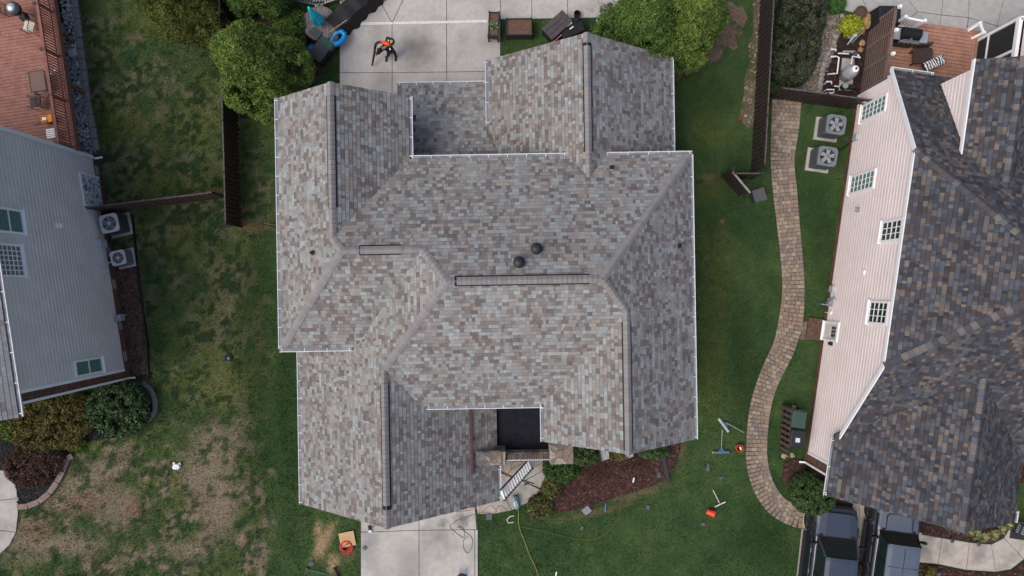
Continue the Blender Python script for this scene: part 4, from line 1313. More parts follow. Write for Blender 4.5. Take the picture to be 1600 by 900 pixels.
y, z = ry(1352, 426); part('vent_cover', MB().box((-.06, y, z), (0.12, 0.18, 0.18)), WHITE, right_house, bevel=.01)
y, z = ry(1340, 215); part('disconnect_box', MB().box((-.08, y, z), (0.16, 0.28, 0.36)), MATS['meter_box'], right_house, bevel=.015)
part('conduit', MB().tube([(-.05, y - .1, z - .18), (-.05, y - .1, .3), (-.5, y - .2, .12)], .025), DARK, right_house)

# screened porch behind the right house
po = thing('screened_porch', 'dark screened porch with white posts behind the pink house', 'porch', fR, angR)
c0 = loc2(1527, 64, 0.35, fR, angR); px0, py0 = c0.x, c0.y
PHT = 3.0
dz = mat('porch_screen', (0.03, 0.033, 0.035), 0.7, 0.15, alpha=0.72)
for k, (xa, ya) in enumerate(((px0, py0), (px0, py0 - 1.35), (px0, py0 - 2.7))):
    part('post', MB().box((xa, ya, (0.1 + PHT) / 2), (0.12, 0.12, PHT - .1)), WHITE, po)
for k in range(2):
    part('screen', MB().box((px0, py0 - .67 - 1.35 * k, PHT / 2 + .1), (0.012, 1.2, PHT - .3)), dz, po)
part('screen', MB().box((px0 + 2.0, py0, PHT / 2 + .1), (3.8, 0.012, PHT - .3)), dz, po)
rl = MB(); rl.bar((px0 - .002, py0, 1.15), (px0 - .002, py0 - 2.7, 1.15), 0.07, 0.09); rl.bar((px0, py0, PHT), (px0, py0 - 2.7, PHT), 0.15, 0.2); rl.bar((px0, py0 + .002, PHT), (px0 + 4, py0 + .002, PHT), 0.15, 0.2); rl.bar((px0, py0, .3), (px0, py0 - 2.7, .3), 0.1, 0.2)
part('rail', rl, WHITE, po)
part('floor_boards', MB().box((px0 + 2.05, py0 - 1.35, .2), (3.9, 2.6, .2)), mat('porch_floor', (0.10, 0.06, 0.05), .8, .2), po)
part('roof', MB().box((px0 + 2.3, py0 - 1.3, PHT + .35), (4.4, 3.0, .3)), MATS['pink_siding'], po)
EXCL.append([to_world(v, fR, angR) for v in ((px0, py0), (px0 + 4, py0), (px0 + 4, py0 - 2.8), (px0, py0 - 2.8))])

# ------------------------------------------------------------------ left neighbour's raised deck
DZ = 1.75
deck = thing('timber_deck', 'raised red-brown timber deck with railing beside the grey house', 'deck', fL, angL)
e0 = loc2(115, 215, DZ, fL, angL)                       # outer edge of the deck floor
dx1 = e0.x; dy0, dy1 = LL + .05, LL + 9.5
DW = mat('red_deck_wood', (0.31, 0.15, 0.115), 0.7, 0.16, scale=9, spec=0.25, second=(0.26, 0.12, 0.092), mscale=3)
DW2 = mat('red_rail_wood', (0.24, 0.10, 0.075), 0.7, 0.2, scale=9, spec=0.25)
n = int((dy1 - dy0) / 0.145)
pl_me = MB().box((0, 0, 0), (9.0, 0.132, 0.035)).mesh('deck_board', DW)
for i in range(n):
    inst('deck_board', pl_me, deck, (dx1 - 4.5, dy0 + .07 + i * .145, DZ - .018))
part('rim_board', MB().box((dx1 + .025, (dy0 + dy1) / 2, DZ - .13), (0.045, dy1 - dy0, 0.26)), DW2, deck)
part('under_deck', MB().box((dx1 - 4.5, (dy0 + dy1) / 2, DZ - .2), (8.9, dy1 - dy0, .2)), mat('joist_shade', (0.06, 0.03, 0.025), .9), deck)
rx = dx1 - .12; RH_ = 0.95
part('rail', MB().bar((rx, dy0, DZ + RH_), (rx, dy1, DZ + RH_), 0.13, 0.04), DW2, deck)
part('rail', MB().bar((rx, dy0, DZ + .12), (rx, dy1, DZ + .12), 0.045, 0.08), DW2, deck)
part('rail', MB().bar((rx, dy0, DZ + RH_ - .09), (rx, dy1, DZ + RH_ - .09), 0.045, 0.08), DW2, deck)
bal = MB().box((0, 0, 0), (0.036, 0.036, RH_ - .1)).mesh('baluster', DW2)
for i in range(int((dy1 - dy0) / 0.125)):
    inst('baluster', bal, deck, (rx + .03, dy0 + .08 + i * .125, DZ + RH_ / 2))
posty = [loc2(57, 77, DZ + 1, fL, angL).y, loc2(67, 149, DZ + 1, fL, angL).y, dy0 + .1, loc2(50, 5, DZ + 1, fL, angL).y]
for y in posty:
    p_ = part('post', MB().box((rx, y, DZ + .42), (0.10, 0.10, 1.16)), DW2, deck)
    part('post_cap', MB().box((rx - .1, y, DZ + RH_ + .03), (0.12, 0.12, 0.1)), mat('cap_dark', (0.05, 0.06, 0.07), .5), p_)
for px, py in ((133, 147), (113, 67)):
    g = loc2(px, py, 0, fL, angL)
    part('brace', MB().bar((g.x, g.y, 0.0), (dx1 - .05, g.y + .05, DZ - .15), 0.12, 0.12), mat('brace_wood', (0.26, 0.11, 0.06), .7, .2), deck)
EXCL.append([to_world(v, fL, angL) for v in ((-9, dy0), (dx1 - .3, dy0), (dx1 - .3, dy1), (-9, dy1))])
def on_deck(px, py, h=0.0): return P(px, py, DZ + h)
# kettle grill
g = thing('kettle_grill', 'round kettle grill with shiny lid at the top of the red deck', 'grill', on_deck(40, 24), 0)
part('bowl', MB().lathe((0, 0, .45), [(.05, 0), (.2, .05), (.29, .18), (.3, .27)], 20), DARK, g, smooth=True)
part('lid', MB().lathe((0, 0, .72), [(.31, 0), (.3, .08), (.22, .17), (.1, .22), (.02, .23)], 20), mat('lid_grey', (.12, .12, .125), .3, .1, metal=.5), g, smooth=True)
part('lid_plate', MB().lathe((0, 0, .93), [(.2, -.05), (.17, .0), (.05, .035), (.01, .04)], 18), mat('lid_bright', (.6, .6, .6), .3, .15, metal=.6), g, smooth=True)
for k in range(3):
    t = k * 2.1; part('leg', MB().tube([(.12 * math.cos(t), .12 * math.sin(t), .55), (.3 * math.cos(t), .3 * math.sin(t), 0)], .015), DARK, g)
part('side_cover', MB().box((.28, -.25, .5), (.3, .3, .3), .4, taper=.8), BLACK, g, bevel=.03)
# metal chairs, cushions and table on the deck
def metal_chair(name, label, loc, rz, seat_m, cat='chair', group=None):
    c = thing(name, label, cat, loc, rz, group)
    for sx in (-.24, .24):
        part('leg', MB().tube([(sx, .25, 0), (sx, .25, .62), (sx, -.22, .62), (sx, -.26, 0)], .014), DARK, c)
        part('back_post', MB().tube([(sx, -.22, .4), (sx, -.34, .95)], .014), DARK, c)
    part('back_rail', MB().tube([(-.24, -.34, .95), (.24, -.34, .95)], .014), DARK, c)
    for i in range(4):
        x = -.15 + i * .1; part('back_slat', MB().tube([(x, -.25, .45), (x, -.34, .95)], .009), DARK, c)
    part('seat', MB().box((0, 0, .42), (.46, .46, .05)), seat_m, c, bevel=.02)
    return c
cush = mat('cream_cushion', (.55, .5, .42), .9, .08); dkc = mat('seat_brown', (.08, .06, .055), .9, .2)
metal_chair('patio_chair', 'metal chair with a cream cushion beside the kettle grill', on_deck(56, 47), angL + 1.2, cush)
metal_chair('patio_chair', 'dark metal chair without cushion next to the orange toy', on_deck(66, 163), angL + 1.5, dkc)
metal_chair('patio_chair', 'black framed chair at the far left of the red deck', on_deck(4, 20), angL - 1.5, mat('seat_red', (.16, .07, .055), .9, .1))
t = thing('patio_table', 'dark framed table with tan top against the deck railing', 'table', on_deck(71, 132), angL)
part('table_top', MB().box((0, 0, .5), (.62, .85, .025)), mat('tan_top', (.17, .10, .08), .5, .1), t)
fr_ = MB()
for a, b in (((-.33, -.44), (.33, -.44)), ((.33, -.44), (.33, .44)), ((.33, .44), (-.33, .44)), ((-.33, .44), (-.33, -.44))): fr_.bar((*a, .505), (*b, .505), .03, .03)
part('frame', fr_, DARK, t)
for a in ((-.3, -.4), (.3, -.4), (.3, .4), (-.3, .4)): part('leg', MB().tube([(*a, .49), (*a, 0)], .016), DARK, t)
toy = thing('ride_on_toy', 'orange and yellow toy standing by the deck railing', 'toy', on_deck(76, 188), angL)
part('body', MB().lathe((0, 0, 0), [(.17, 0), (.2, .1), (.19, .3), (.15, .34), (.13, .3), (.12, .12)], 16), mat('toy_orange', (.75, .25, .01), .4, .05), toy, smooth=True)
part('seat', MB().box((0, 0, .28), (.2, .16, .06)), WHITE, toy, bevel=.02)
part('tray', MB().box((.26, -.02, .3), (.2, .34, .05)), MATS['toy_orange'], toy, bevel=.02)
part('handle', MB().tube([(-.12, -.05, .2), (-.62, -.12, .02)], .012), DARK, toy)
s_ = thing('slatted_stool', 'white slatted stool in the lower corner of the red deck', 'stool', on_deck(89, 211), angL)
for i in range(5): part('slat', MB().box((0, -.17 + i * .085, .36), (.44, .06, .025)), WHITE, s_)
for a in ((-.18, -.15), (.18, -.15), (.18, .15), (-.18, .15)): part('leg', MB().box((*a, .175), (.03, .03, .35)), WHITE, s_)
for px, py, lb in ((83, 117, 'small white jar on the deck beside the tan table'), (90, 112, 'small white bottle by the railing above the tan table')):
    single('jar', MB().lathe((0, 0, 0), [(.05, 0), (.055, .02), (.055, .14), (.035, .17), (.035, .2)], 12), WHITE, lb, 'jar', on_deck(px, py))
single('stone_block', MB().box((0, 0, .1), (.36, .34, .2)), mat('pale_block', (.5, .52, .54), .8, .1), 'pale grey block lying on white pebbles beside the deck', 'block', P(116, 84, 0.0), .3, bevel=.02)
w = thing('garden_cart', 'red and black cart half under the raised deck', 'cart', P(93, 25), angL)
part('tub', MB().box((0, 0, .35), (.35, .6, .25), taper=1.2), mat('cart_red', (.45, .02, .03), .4), w)
part('handle', MB().tube([(0, .3, .4), (.1, -.55, .5)], .02), BLACK, w)
for y in (-.25, .25): part('wheel', MB().tube([(.14, y, .14), (.2, y, .14)], .14, 14), BLACK, w)
# edging kerb between the pebbles and the lawn
ed = MB(); pts = [(113, -20), (121, 30), (124, 60), (131, 110), (137, 160), (145, 200), (151, 236)]
edging = None
er = thing('stone_edging', 'grey stone edging curving beside the raised deck', 'edging', P(130, 110), 0)
for a, b in zip(pts[:-1], pts[1:]):
    A, B = P(*a, .05), P(*b, .05); o = P(130, 110)
    k = max(1, int((B - A).length / .5))
    for i in range(k):
        part('edging_stone', MB().bar(A.lerp(B, i / k) - o, A.lerp(B, (i + .96) / k) - o, .30, .14), mat('edging_grey', (.21, .20, .195), .9, .25, scale=8, bump=.3), er, bevel=.015)
er2 = thing('brick_edging', 'curved tan brick edging round the black mulch bed', 'edging', P(95, 750), 0)
pts = [(28, 792), (45, 790), (62, 783), (78, 770), (90, 753), (99, 735), (106, 716), (114, 711)]
for i, (a, b) in enumerate(zip(pts[:-1], pts[1:])):
    A, B = P(*a, .07), P(*b, .07); o = P(95, 750)
    part('edging_brick', MB().bar(A - o, A.lerp(B, .96) - o, .26, .16), mat('edging_tan', (.21, .16, .14), .9, .2, bump=.3), er2, bevel=.015)
er3 = thing('ring_edging', 'pale concrete edging round the big holly shrub', 'edging', P(235, 630), 0)
pts = [(222, 598), (234, 606), (242, 622), (243, 640), (237, 652), (230, 658)]
for a, b in zip(pts[:-1], pts[1:]):
    A, B = P(*a, .05), P(*b, .05); o = P(235, 630)
    part('edging_stone', MB().bar(A - o, B - o, .2, .12), MATS['edging_grey'], er3, bevel=.01)
er4 = thing('bed_border', 'thin black border strip between leaf litter and the left lawn', 'edging', P(222, 480), 0)
pts = [(207, 335), (213, 400), (219, 450), (226, 500), (231, 545), (232, 590)]
for a, b in zip(pts[:-1], pts[1:]):
    o = P(222, 480); part('border_strip', MB().bar(P(*a, .05) - o, P(*b, .05) - o, .05, .14), BLACK, er4)

# ------------------------------------------------------------------ fences
board_me = {}
def fence(label, a, b, h=1.7, m=FENCE, gap=0.205, group=None, both=True):
    A, B = Vector((a.x, a.y, 0)), Vector((b.x, b.y, 0))
    d = B - A; L = d.length; ang = math.atan2(d.y, d.x)
    f = thing('fence', label, 'fence', A, ang, group)
    key = (round(h, 2), m.name)
    if key not in board_me:
        mb = MB(); mb.box((0, 0, h / 2 + .02), (0.14, 0.02, h - .04)); board_me[key] = mb.mesh('board', m)
    k = max(1, int(round(L / 2.4)))
    for i in range(k + 1):
        part('post', MB().box((L * i / k, 0, (h + .06) / 2), (0.10, 0.10, h + .06)), m, f)
    for z in (0.25, h * .55, h - .2):
        part('rail', MB().box((L / 2, 0, z), (L, 0.04, 0.09)), m, f)
    n = int(L / gap)
    for i in range(n):
        o = inst('board', board_me[key], f, (gap * (i + .5) + random.uniform(-.006, .006), 0.032, random.uniform(-.015, .012)))
        if both and i < n - 1:
            inst('board', board_me[key], f, (gap * (i + 1) + random.uniform(-.006, .006), -0.032, random.uniform(-.015, .012)))
    part('cap_rail', MB().box((L / 2, 0, h + .012), (L, 0.05, 0.02)), mat('weathered_cap', (.10, .088, .08), .85, .35, scale=6), f)
    return f
fence('long dark board fence between the left lawn and the central yard', P(377, 354), P(366, -25), 1.75)
fence('brown slatted fence running from the grey house to the long fence', P(155, 332), P(352, 308), 1.55, FENCE2)
fence('long dark board fence left of the paver path', P(1174, 268), P(1190, -25), 1.7)
fence('short dark fence panel joining the open gate to the long fence', P(1132, 279), P(1172, 279), 1.45)
fence('dark fence crossing from the paver path to the pink house', P(1201, 153), P(1336, 171), 1.6)
fence('low dark fence end poking out behind the central house', P(424, 352), P(445, 356), 1.2)
# open gate
ga, gb = P(1129, 277), P(1155, 308)
d = gb - ga; gt = thing('garden_gate', 'dark wooden gate standing open with a cross brace', 'gate', ga, math.atan2(d.y, d.x)); L = d.length
for i in range(int(L / .13)): part('board', MB().box((.065 + i * .13, -.02, .75), (.105, .02, 1.35)), FENCE, gt)
for z in (.15, 1.38): part('rail', MB().box((L / 2, .02, z), (L, .05, .1)), mat('gate_frame_wood', (.09, .078, .075), .8, .3), gt)
for a_, b_ in (((0, .2), (L, 1.33)), ((0, 1.33), (L, .2))): part('cross_brace', MB().bar((a_[0], .035 + .02 * (a_[1] > 1), a_[1]), (b_[0], .035 + .02 * (a_[1] > 1), b_[1]), .03, .09), MATS['gate_frame_wood'], gt)
part('top_cap', MB().box((L / 2, 0, 1.46), (L, .08, .05)), mat('cap_pale', (.3, .27, .28), .8, .2), gt)
part('gate_post', MB().box((-.06, .02, .8), (.12, .12, 1.6)), FENCE, gt)
hb = thing('hose_box', 'square dark grey hose box on the grass by the gate', 'box', P(1180, 307), .28)
part('body', MB().box((0, 0, .26), (.52, .52, .52)), mat('box_resin', (.05, .05, .055), .6, .15), hb, bevel=.02)
part('lid', MB().box((0, 0, .55), (.58, .58, .05)), mat('lid_resin', (.085, .085, .095), .6, .1), hb, bevel=.015)
c = P(1180, 306)
single('hose', MB().tube([P(1178, 314, .04) - c, P(1184, 318, .03) - c, P(1192, 315, .03) - c, P(1196, 309, .03) - c, P(1194, 303, .05) - c, P(1190, 301, .25) - c], .018, 6), mat('hose_green', (.0, .28, .1), .4), 'bright green garden hose looped beside the grey hose box', 'hose', c)

# ------------------------------------------------------------------ air conditioners
def ac_unit(label, px, py, rz, s, h, top_m, body_m, blade_m, group):
    o = thing('air_conditioner', label, 'air conditioner', P(px, py), rz, group)
    part('pad', MB().box((0, 0, .05), (s + .22, s + .22, .1)), CONC, o, bevel=.01)
    b = part('casing', MB().box((0, 0, .1 + h / 2), (s, s, h)), body_m, o, bevel=.05)
    for k in range(4):
        t = k * math.pi / 2
        g = MB()
        for i in range(9):
            u = -s * .4 + i * s * .1
            M = Matrix.Rotation(t, 4, 'Z') @ Matrix.Translation((s / 2 + .004, u, .1 + h / 2))
            g.box(None, (.012, .02, h * .86), mtx=M)
        part('grille', g, body_m, b, kind='stuff')
    rim = MB(); n = 28; z = .1 + h
    ro = [(s / 2 + .01) / max(abs(math.cos(2 * math.pi * j / n)), abs(math.sin(2 * math.pi * j / n))) for j in range(n)]
    ro = [min(r_, s * .64) for r_ in ro]
    ri = s * .40
    for j in range(n):
        a, c = 2 * math.pi * j / n, 2 * math.pi * (j + 1) / n
        q = [(ri * math.cos(a), ri * math.sin(a)), (ro[j] * math.cos(a), ro[j] * math.sin(a)), (ro[(j + 1) % n] * math.cos(c), ro[(j + 1) % n] * math.sin(c)), (ri * math.cos(c), ri * math.sin(c))]
        rim.prism(q, z, z + .05)
    part('top_rim', rim, top_m, o)
    part('fan_well', MB().lathe((0, 0, z - .02), [(ri + .01, .0), (ri + .01, .022)], 24), BLACK, o)
    f = MB()
    for k in range(5):
        a = k * 2 * math.pi / 5
        pts = [(.05, -.05), (ri * .9, -.02), (ri * .88, .17), (.07, .09)]
        ca, sa = math.cos(a), math.sin(a)
        f.prism([(x * ca - y * sa, x * sa + y * ca) for x, y in pts], z + .012, z + .02)
    f.lathe((0, 0, z + .01), [(.09, 0), (.085, .03), (.03, .045)], 14)
    part('fan', f, blade_m, o)
    g = MB()
    for rr in (.35, .55, .75, .93):
        n2 = 24; g.tube([(ri * rr * math.cos(2 * math.pi * j / n2), ri * rr * math.sin(2 * math.pi * j / n2), z + .048) for j in range(n2 + 1)], .004, 4, cap=False)
    for k in range(8):
        a = k * math.pi / 4; g.tube([(.06 * math.cos(a), .06 * math.sin(a), z + .05), (ri * math.cos(a), ri * math.sin(a), z + .05)], .005, 4)
    g.lathe((0, 0, z + .045), [(.07, 0), (.06, .015)], 12)
    part('fan_guard', g, top_m, o, kind='stuff')
    EXCL.append([(o.location.x + a * (s / 2 + .1), o.location.y + b_ * (s / 2 + .1)) for a, b_ in ((-1, -1), (1, -1), (1, 1), (-1, 1))])
    return o
acw = mat('ac_light', (.50, .51, .53), .5, .05); acd = mat('ac_dark', (.075, .082, .09), .5, .1); acg = mat('ac_grey', (.17, .185, .20), .5, .08)
ac_unit('larger light-topped air conditioner beside the grey house', 190, 352, angL + .08, .82, .85, acw, acd, mat('fan_grey', (.12, .13, .14), .4), 'air conditioners by the grey house')
ac_unit('smaller air conditioner with rust-brown leaves in its fan', 199, 404, angL + .08, .66, .62, acw, acg, mat('fan_rust', (.13, .05, .035), .7), 'air conditioners by the grey house')
for px, py, lb in ((1290, 203, 'grey air conditioner nearer the dark crossing fence'), (1277, 251, 'grey air conditioner further along the pink wall from the fence')):
    ac_unit(lb, px, py, angR, .86, .9, mat('ac_slate', (.15, .175, .195), .45, .08), mat('ac_slate_body', (.09, .10, .11), .5, .1), mat('fan_bright', (.5, .52, .54), .3, .1, metal=.6), 'air conditioners by the pink house')
o = thing('refrigerant_pipe', 'dark pipe run from the air conditioner to the pink wall', 'pipe', P(1312, 232))
c = P(1312, 232); part('pipe', MB().tube([P(1303, 230, .25) - c, P(1312, 234, .12) - c, P(1322, 228, .12) - c, P(1327, 224, .3) - c], .03), BLACK, o)

# ------------------------------------------------------------------ trees, shrubs and plants
def leaves(name, centers, normals, size, colors, asp=0.45, jitter=0.8, seed=0, m=LEAF):
    r = np.random.default_rng(seed)
    n = len(centers)
    nrm = normals + r.normal(0, jitter, (n, 3)); nrm /= np.linalg.norm(nrm, axis=1, keepdims=True) + 1e-9
    t = np.cross(nrm, r.normal(0, 1, (n, 3))); t /= np.linalg.norm(t, axis=1, keepdims=True) + 1e-9
    b = np.cross(nrm, t)
    s = size * r.uniform(.6, 1.4, (n, 1))
    V = np.zeros((n, 4, 3))
    V[:, 0] = centers - t * s; V[:, 1] = centers - b * s * asp; V[:, 2] = centers + t * s; V[:, 3] = centers + b * s * asp
    return mesh_np(name, V.reshape(-1, 3), 4, colors, m)

def cloud(r, shape, n_clump, clump_r, per, inner=0.15):
    """leaf positions: clumps over a surface shape(u) -> centre point and outward normal"""
    C, N, K = [], [], []
    for i in range(n_clump):
        c, nn = shape(r)
        cr_ = clump_r * r.uniform(.6, 1.35)
        k = int(per * r.uniform(.7, 1.3))
        d = r.normal(0, 1, (k, 3)); d /= np.linalg.norm(d, axis=1, keepdims=True)
        d += nn * 0.55; d /= np.linalg.norm(d, axis=1, keepdims=True)
        rad = cr_ * r.uniform(.35, 1.0, (k, 1)) ** .6
        C.append(c + d * rad); N.append(d); K.append(np.full(k, r.uniform(.72, 1.28)))
    return np.concatenate(C), np.concatenate(N), np.concatenate(K)

def leaf_colors(r, k, cols, tip=None, z=None):
    n = len(k)
    c = np.array(cols)[r.integers(0, len(cols), n)] * k[:, None] * r.uniform(.75, 1.3, (n, 1))
    return np.clip(c, .003, 1)

def conifer(label, px, py, height, rad, cols, seed, n_clump=420, per=65, lean=(0, 0), name='cypress_tree', base_z=0.15, group=None, tip=1.0):
    r = np.random.default_rng(seed)
    base = P(px, py)
    t = thing(name, label, 'tree', base, 0, group)
    prof = lambda u: rad * (np.sin(np.pi * min(1, (u * .80 + .20))) ** .7) * (1.0 if u < .5 else (1 - (u - .5) * .55))
    ph = r.uniform(0, 6.28, 3)
    def shape(r):
        u = r.uniform(0, 1) ** .8; a = r.uniform(0, 2 * np.pi)
        lump = 1 + .14 * np.sin(3 * a + ph[0] + u * 4) + .10 * np.sin(5 * a + ph[1] - u * 6)
        q = prof(u) * lump * (1 if r.random() > .16 else r.uniform(.3, .8))
        nn = np.array([np.cos(a) * .75, np.sin(a) * .75, .65 + u * .5])
        return np.array([np.cos(a) * q + lean[0] * u, np.sin(a) * q + lean[1] * u, base_z + u * height]), nn / np.linalg.norm(nn)
    C, N, K = cloud(r, shape, int(n_clump * 1.35), .25, int(per * 1.5))
    colr = leaf_colors(r, K, cols)
    crown = part('crown', leaves('crown', C, N, .055, colr, asp=.32, jitter=.8, seed=seed), None, t)
    tk = MB().tube([(0, 0, 0), (.03, .02, height * .3), (lean[0] * .6, lean[1] * .6, height * .6), (lean[0], lean[1], height * .96)], [.16, .12, .07, .015], 9)
    for k in range(26):
        u = .08 + k * .034; a = k * 2.4; q = prof(u) * .85
        z = base_z + u * height
        tk.tube([(lean[0] * u, lean[1] * u, z - .15), (q * .5 * math.cos(a), q * .5 * math.sin(a), z), (q * math.cos(a), q * math.sin(a), z + .2)], [.04, .025, .008], 5)
    part('trunk', tk, mat('bark', (.06, .04, .03), .95, .35, scale=14, bump=.5), t)
    return t

LIME = [(.115, .19, .034), (.082, .155, .03), (.16, .215, .04), (.05, .11, .024), (.175, .205, .048)]
DEEP = [(.065, .125, .028), (.09, .16, .034), (.045, .09, .022), (.12, .18, .04)]
OLIV = [(.11, .13, .025), (.085, .11, .022), (.14, .145, .03), (.06, .085, .02)]
conifer('big bright green cypress beside the patio left of the central house', 437, 134, 5.1, 1.78, LIME, 21, 640, 75)
conifer('green cypress behind the rear gable of the central house', 985, 84, 4.6, 1.75, DEEP + LIME[:2], 22, 560, 70)
conifer('yellow-green cypress nearest the soil strip beyond the rear gable', 1056, 72, 5.0, 1.3, LIME, 23, 430, 65)
conifer('dark cypress cut by the top edge above the big bright one', 420, -2, 3.6, 1.25, DEEP, 24, 380, 65)
conifer('low side cypress bulging against the rear gable roof', 960, 68, 2.6, 1.1, DEEP, 25, 240, 60)
conifer('loose olive green tree at the top of the left lawn', 315, 22, 3.6, 1.75, OLIV, 26, 360, 60, name='olive_tree')
conifer('small dark bushy tree behind the round patio table', 462, 50, 0.9, .62, DEEP, 27, 150, 55, name='bushy_tree')

def shrub(name, label, px, py, rx, ry, h, cols, seed, size=.05, n_clump=120, per=60, rz=0.0, cr=.18, box=0.0, cat='shrub', asp=.55, group=None, stems=5):
    """rounded (or clipped, box>0) shrub; rx, ry in metres"""
    r = np.random.default_rng(seed)
    t = thing(name, label, cat, P(px, py), rz, group)
    def shape(r):
        while True:
            d = r.normal(0, 1, 3); d /= np.linalg.norm(d)
            if d[2] > -.25: break
        e = np.sign(d) * np.abs(d) ** (1 - box * .55)
        e = e * (1 if r.random() > .18 else r.uniform(.35, .85))
        return np.array([e[0] * (rx - cr * .6), e[1] * (ry - cr * .6), max(.06, h * .42 + e[2] * h * .5)]), d
    C, N, K = cloud(r, shape, n_clump, cr, per)
    C[:, 2] = np.maximum(C[:, 2], .03)
    part('foliage', leaves('foliage', C, N, size, leaf_colors(r, K, cols), asp=asp, jitter=.6, seed=seed + 1), None, t)
    st = MB()
    for k in range(stems):
        a = k * 2.399
        st.tube([(0.05 * math.cos(a), .05 * math.sin(a), 0), (rx * .3 * math.cos(a), ry * .3 * math.sin(a), h * .4), (rx * .65 * math.cos(a), ry * .65 * math.sin(a), h * .75)], [.025, .018, .006], 5)
    part('stem', st, MATS['bark'], t)
    return t
HOLLY = [(.035, .072, .024), (.05, .095, .03), (.025, .055, .02), (.09, .14, .06)]
BOXW = [(.04, .08, .025), (.06, .11, .03), (.03, .06, .02)]
HEDGE = [(.030, .052, .028), (.045, .066, .035), (.06, .055, .04), (.022, .04, .022), (.085, .07, .05)]
GOLD = [(.12, .115, .03), (.16, .14, .04), (.075, .085, .025), (.10, .075, .03)]
RUST = [(.10, .045, .035), (.07, .04, .03), (.13, .06, .045), (.06, .055, .03)]
shrub('hedge', 'long clipped dark hedge left of the gravel bed', 1238, 62, 1.05, 2.25, 1.2, HEDGE, 41, .045, 620, 70, -.22, .17, .75)
shrub('holly_shrub', 'round dense dark green holly at the corner of the grey house', 197, 634, 1.35, 1.25, 1.3, HOLLY, 42, .06, 330, 65, 0, .18, .2)
shrub('juniper_shrub', 'sprawling golden brown juniper beneath the grey house', 92, 655, 2.0, 1.3, 1.0, GOLD, 43, .06, 330, 65, .2, .24, .1, asp=.3)
shrub('green_shrub', 'small green shrub left of the golden juniper by the eave', 22, 668, .9, .5, .7, OLIV + DEEP, 44, .05, 120, 50)
shrub('barberry_shrub', 'rusty red barberry over black mulch at lower left', 62, 722, 1.35, 1.0, .8, RUST, 45, .045, 230, 45, .3, .2, 0, asp=.4)
shrub('boxwood', 'round clipped boxwood ball beside the parked pickup', 1260, 764, .98, .95, 1.5, BOXW, 46, .045, 560, 55, 0, .09, .2)
shrub('golden_shrub', 'bright yellow-green mound beside the brown barrel planter', 1325, 44, .48, .44, .6, [(.30, .33, .02), (.22, .28, .02), (.36, .36, .04)], 47, .05, 90, 45)
shrub('grassy_shrub', 'fine green tuft plant at the top of the gravel bed', 1302, 11, .42, .38, .45, [(.05, .13, .03), (.07, .15, .04)], 48, .07, 70, 50, asp=.15)
shrub('green_shrub', 'glossy green shrub beside the right stone pillar', 876, 726, .85, .65, .95, BOXW + [(.05, .13, .02)], 49, .05, 170, 55)
shrub('green_shrub', 'dark green shrub tucked under the front gable eave', 905, 708, .8, .5, .8, HOLLY, 50, .05, 130, 55)
shrub('yellowing_shrub', 'yellowing shrub between the two ladders under the front gable', 965, 705, .45, .3, .7, GOLD, 51, .05, 80, 50)
shrub('green_shrub', 'green shrub at the right end of the front gable', 1020, 703, .7, .35, .6, HOLLY, 52, .045, 110, 50)
shrub('low_shrub', 'low brown and green plant by the curved walkway edge', 862, 758, .45, .55, .45, GOLD + RUST + DEEP, 53, .045, 90, 45)
shrub('low_shrub', 'rust coloured low plant at the tip of the mulch bed', 843, 790, .6, .5, .4, RUST + GOLD + DEEP, 54, .045, 110, 45)
shrub('low_shrub', 'thin reddish twiggy plant in the middle of the mulch bed', 930, 740, .75, .45, .6, RUST, 55, .035, 60, 26, .2, .2, 0, asp=.2)
shrub('low_shrub', 'thin reddish twiggy plant right of the middle of the bed', 985, 728, .8, .4, .6, RUST + GOLD[:1], 56, .035, 60, 26, .1, .2, 0, asp=.2)
shrub('green_shrub', 'dark leafy plant at the garage corner of the dark house roof', 1462, 800, .55, .5, .6, HOLLY, 57, .06, 80, 50)
shrub('low_shrub', 'small yellowish plant in the mulch below the entry walkway', 1452, 893, .3, .3, .3, GOLD, 58, .04, 40, 30)
shrub('low_shrub', 'small green shrub at the lower left of the holly edging', 120, 690, .5, .35, .4, OLIV, 59, .045, 60, 40)
r0 = random.Random(2)
k = 0
for px, py in ((1478, 817), (1492, 823), (1508, 827), (1521, 834), (1532, 838), (1547, 834), (1560, 826), (1569, 818)):
    r = np.random.default_rng(70 + k); n = 150
    a = r.uniform(0, 6.28, n); l = r.uniform(.12, .34, n)
    base = np.zeros((n, 3)); tip = np.stack([np.cos(a) * l, np.sin(a) * l, r.uniform(.05, .3, n)], -1)
    side = np.stack([-np.sin(a), np.cos(a), np.zeros(n)], -1) * .012
    mid = (base + tip) / 2 + np.array([0, 0, .12])
    V = np.stack([base + side * .5, mid + side, tip, mid - side], 1)
    cs = np.array([(.34, .33, .17), (.20, .24, .07), (.10, .16, .04), (.42, .38, .22)])[r.integers(0, 4, n)]
    o = part('liriope', mesh_np('liriope', V.reshape(-1, 3), 4, cs, LEAF), None); o.location = P(px, py, .05)
    place = ('leftmost', 'second from left', 'third from left', 'fourth from left', 'fifth from left', 'sixth from left', 'seventh from left', 'rightmost')[k]
    tag(o, f'pale striped grass clump, {place} of the row under the dark gable', 'plant', 'striped grass clumps'); k += 1

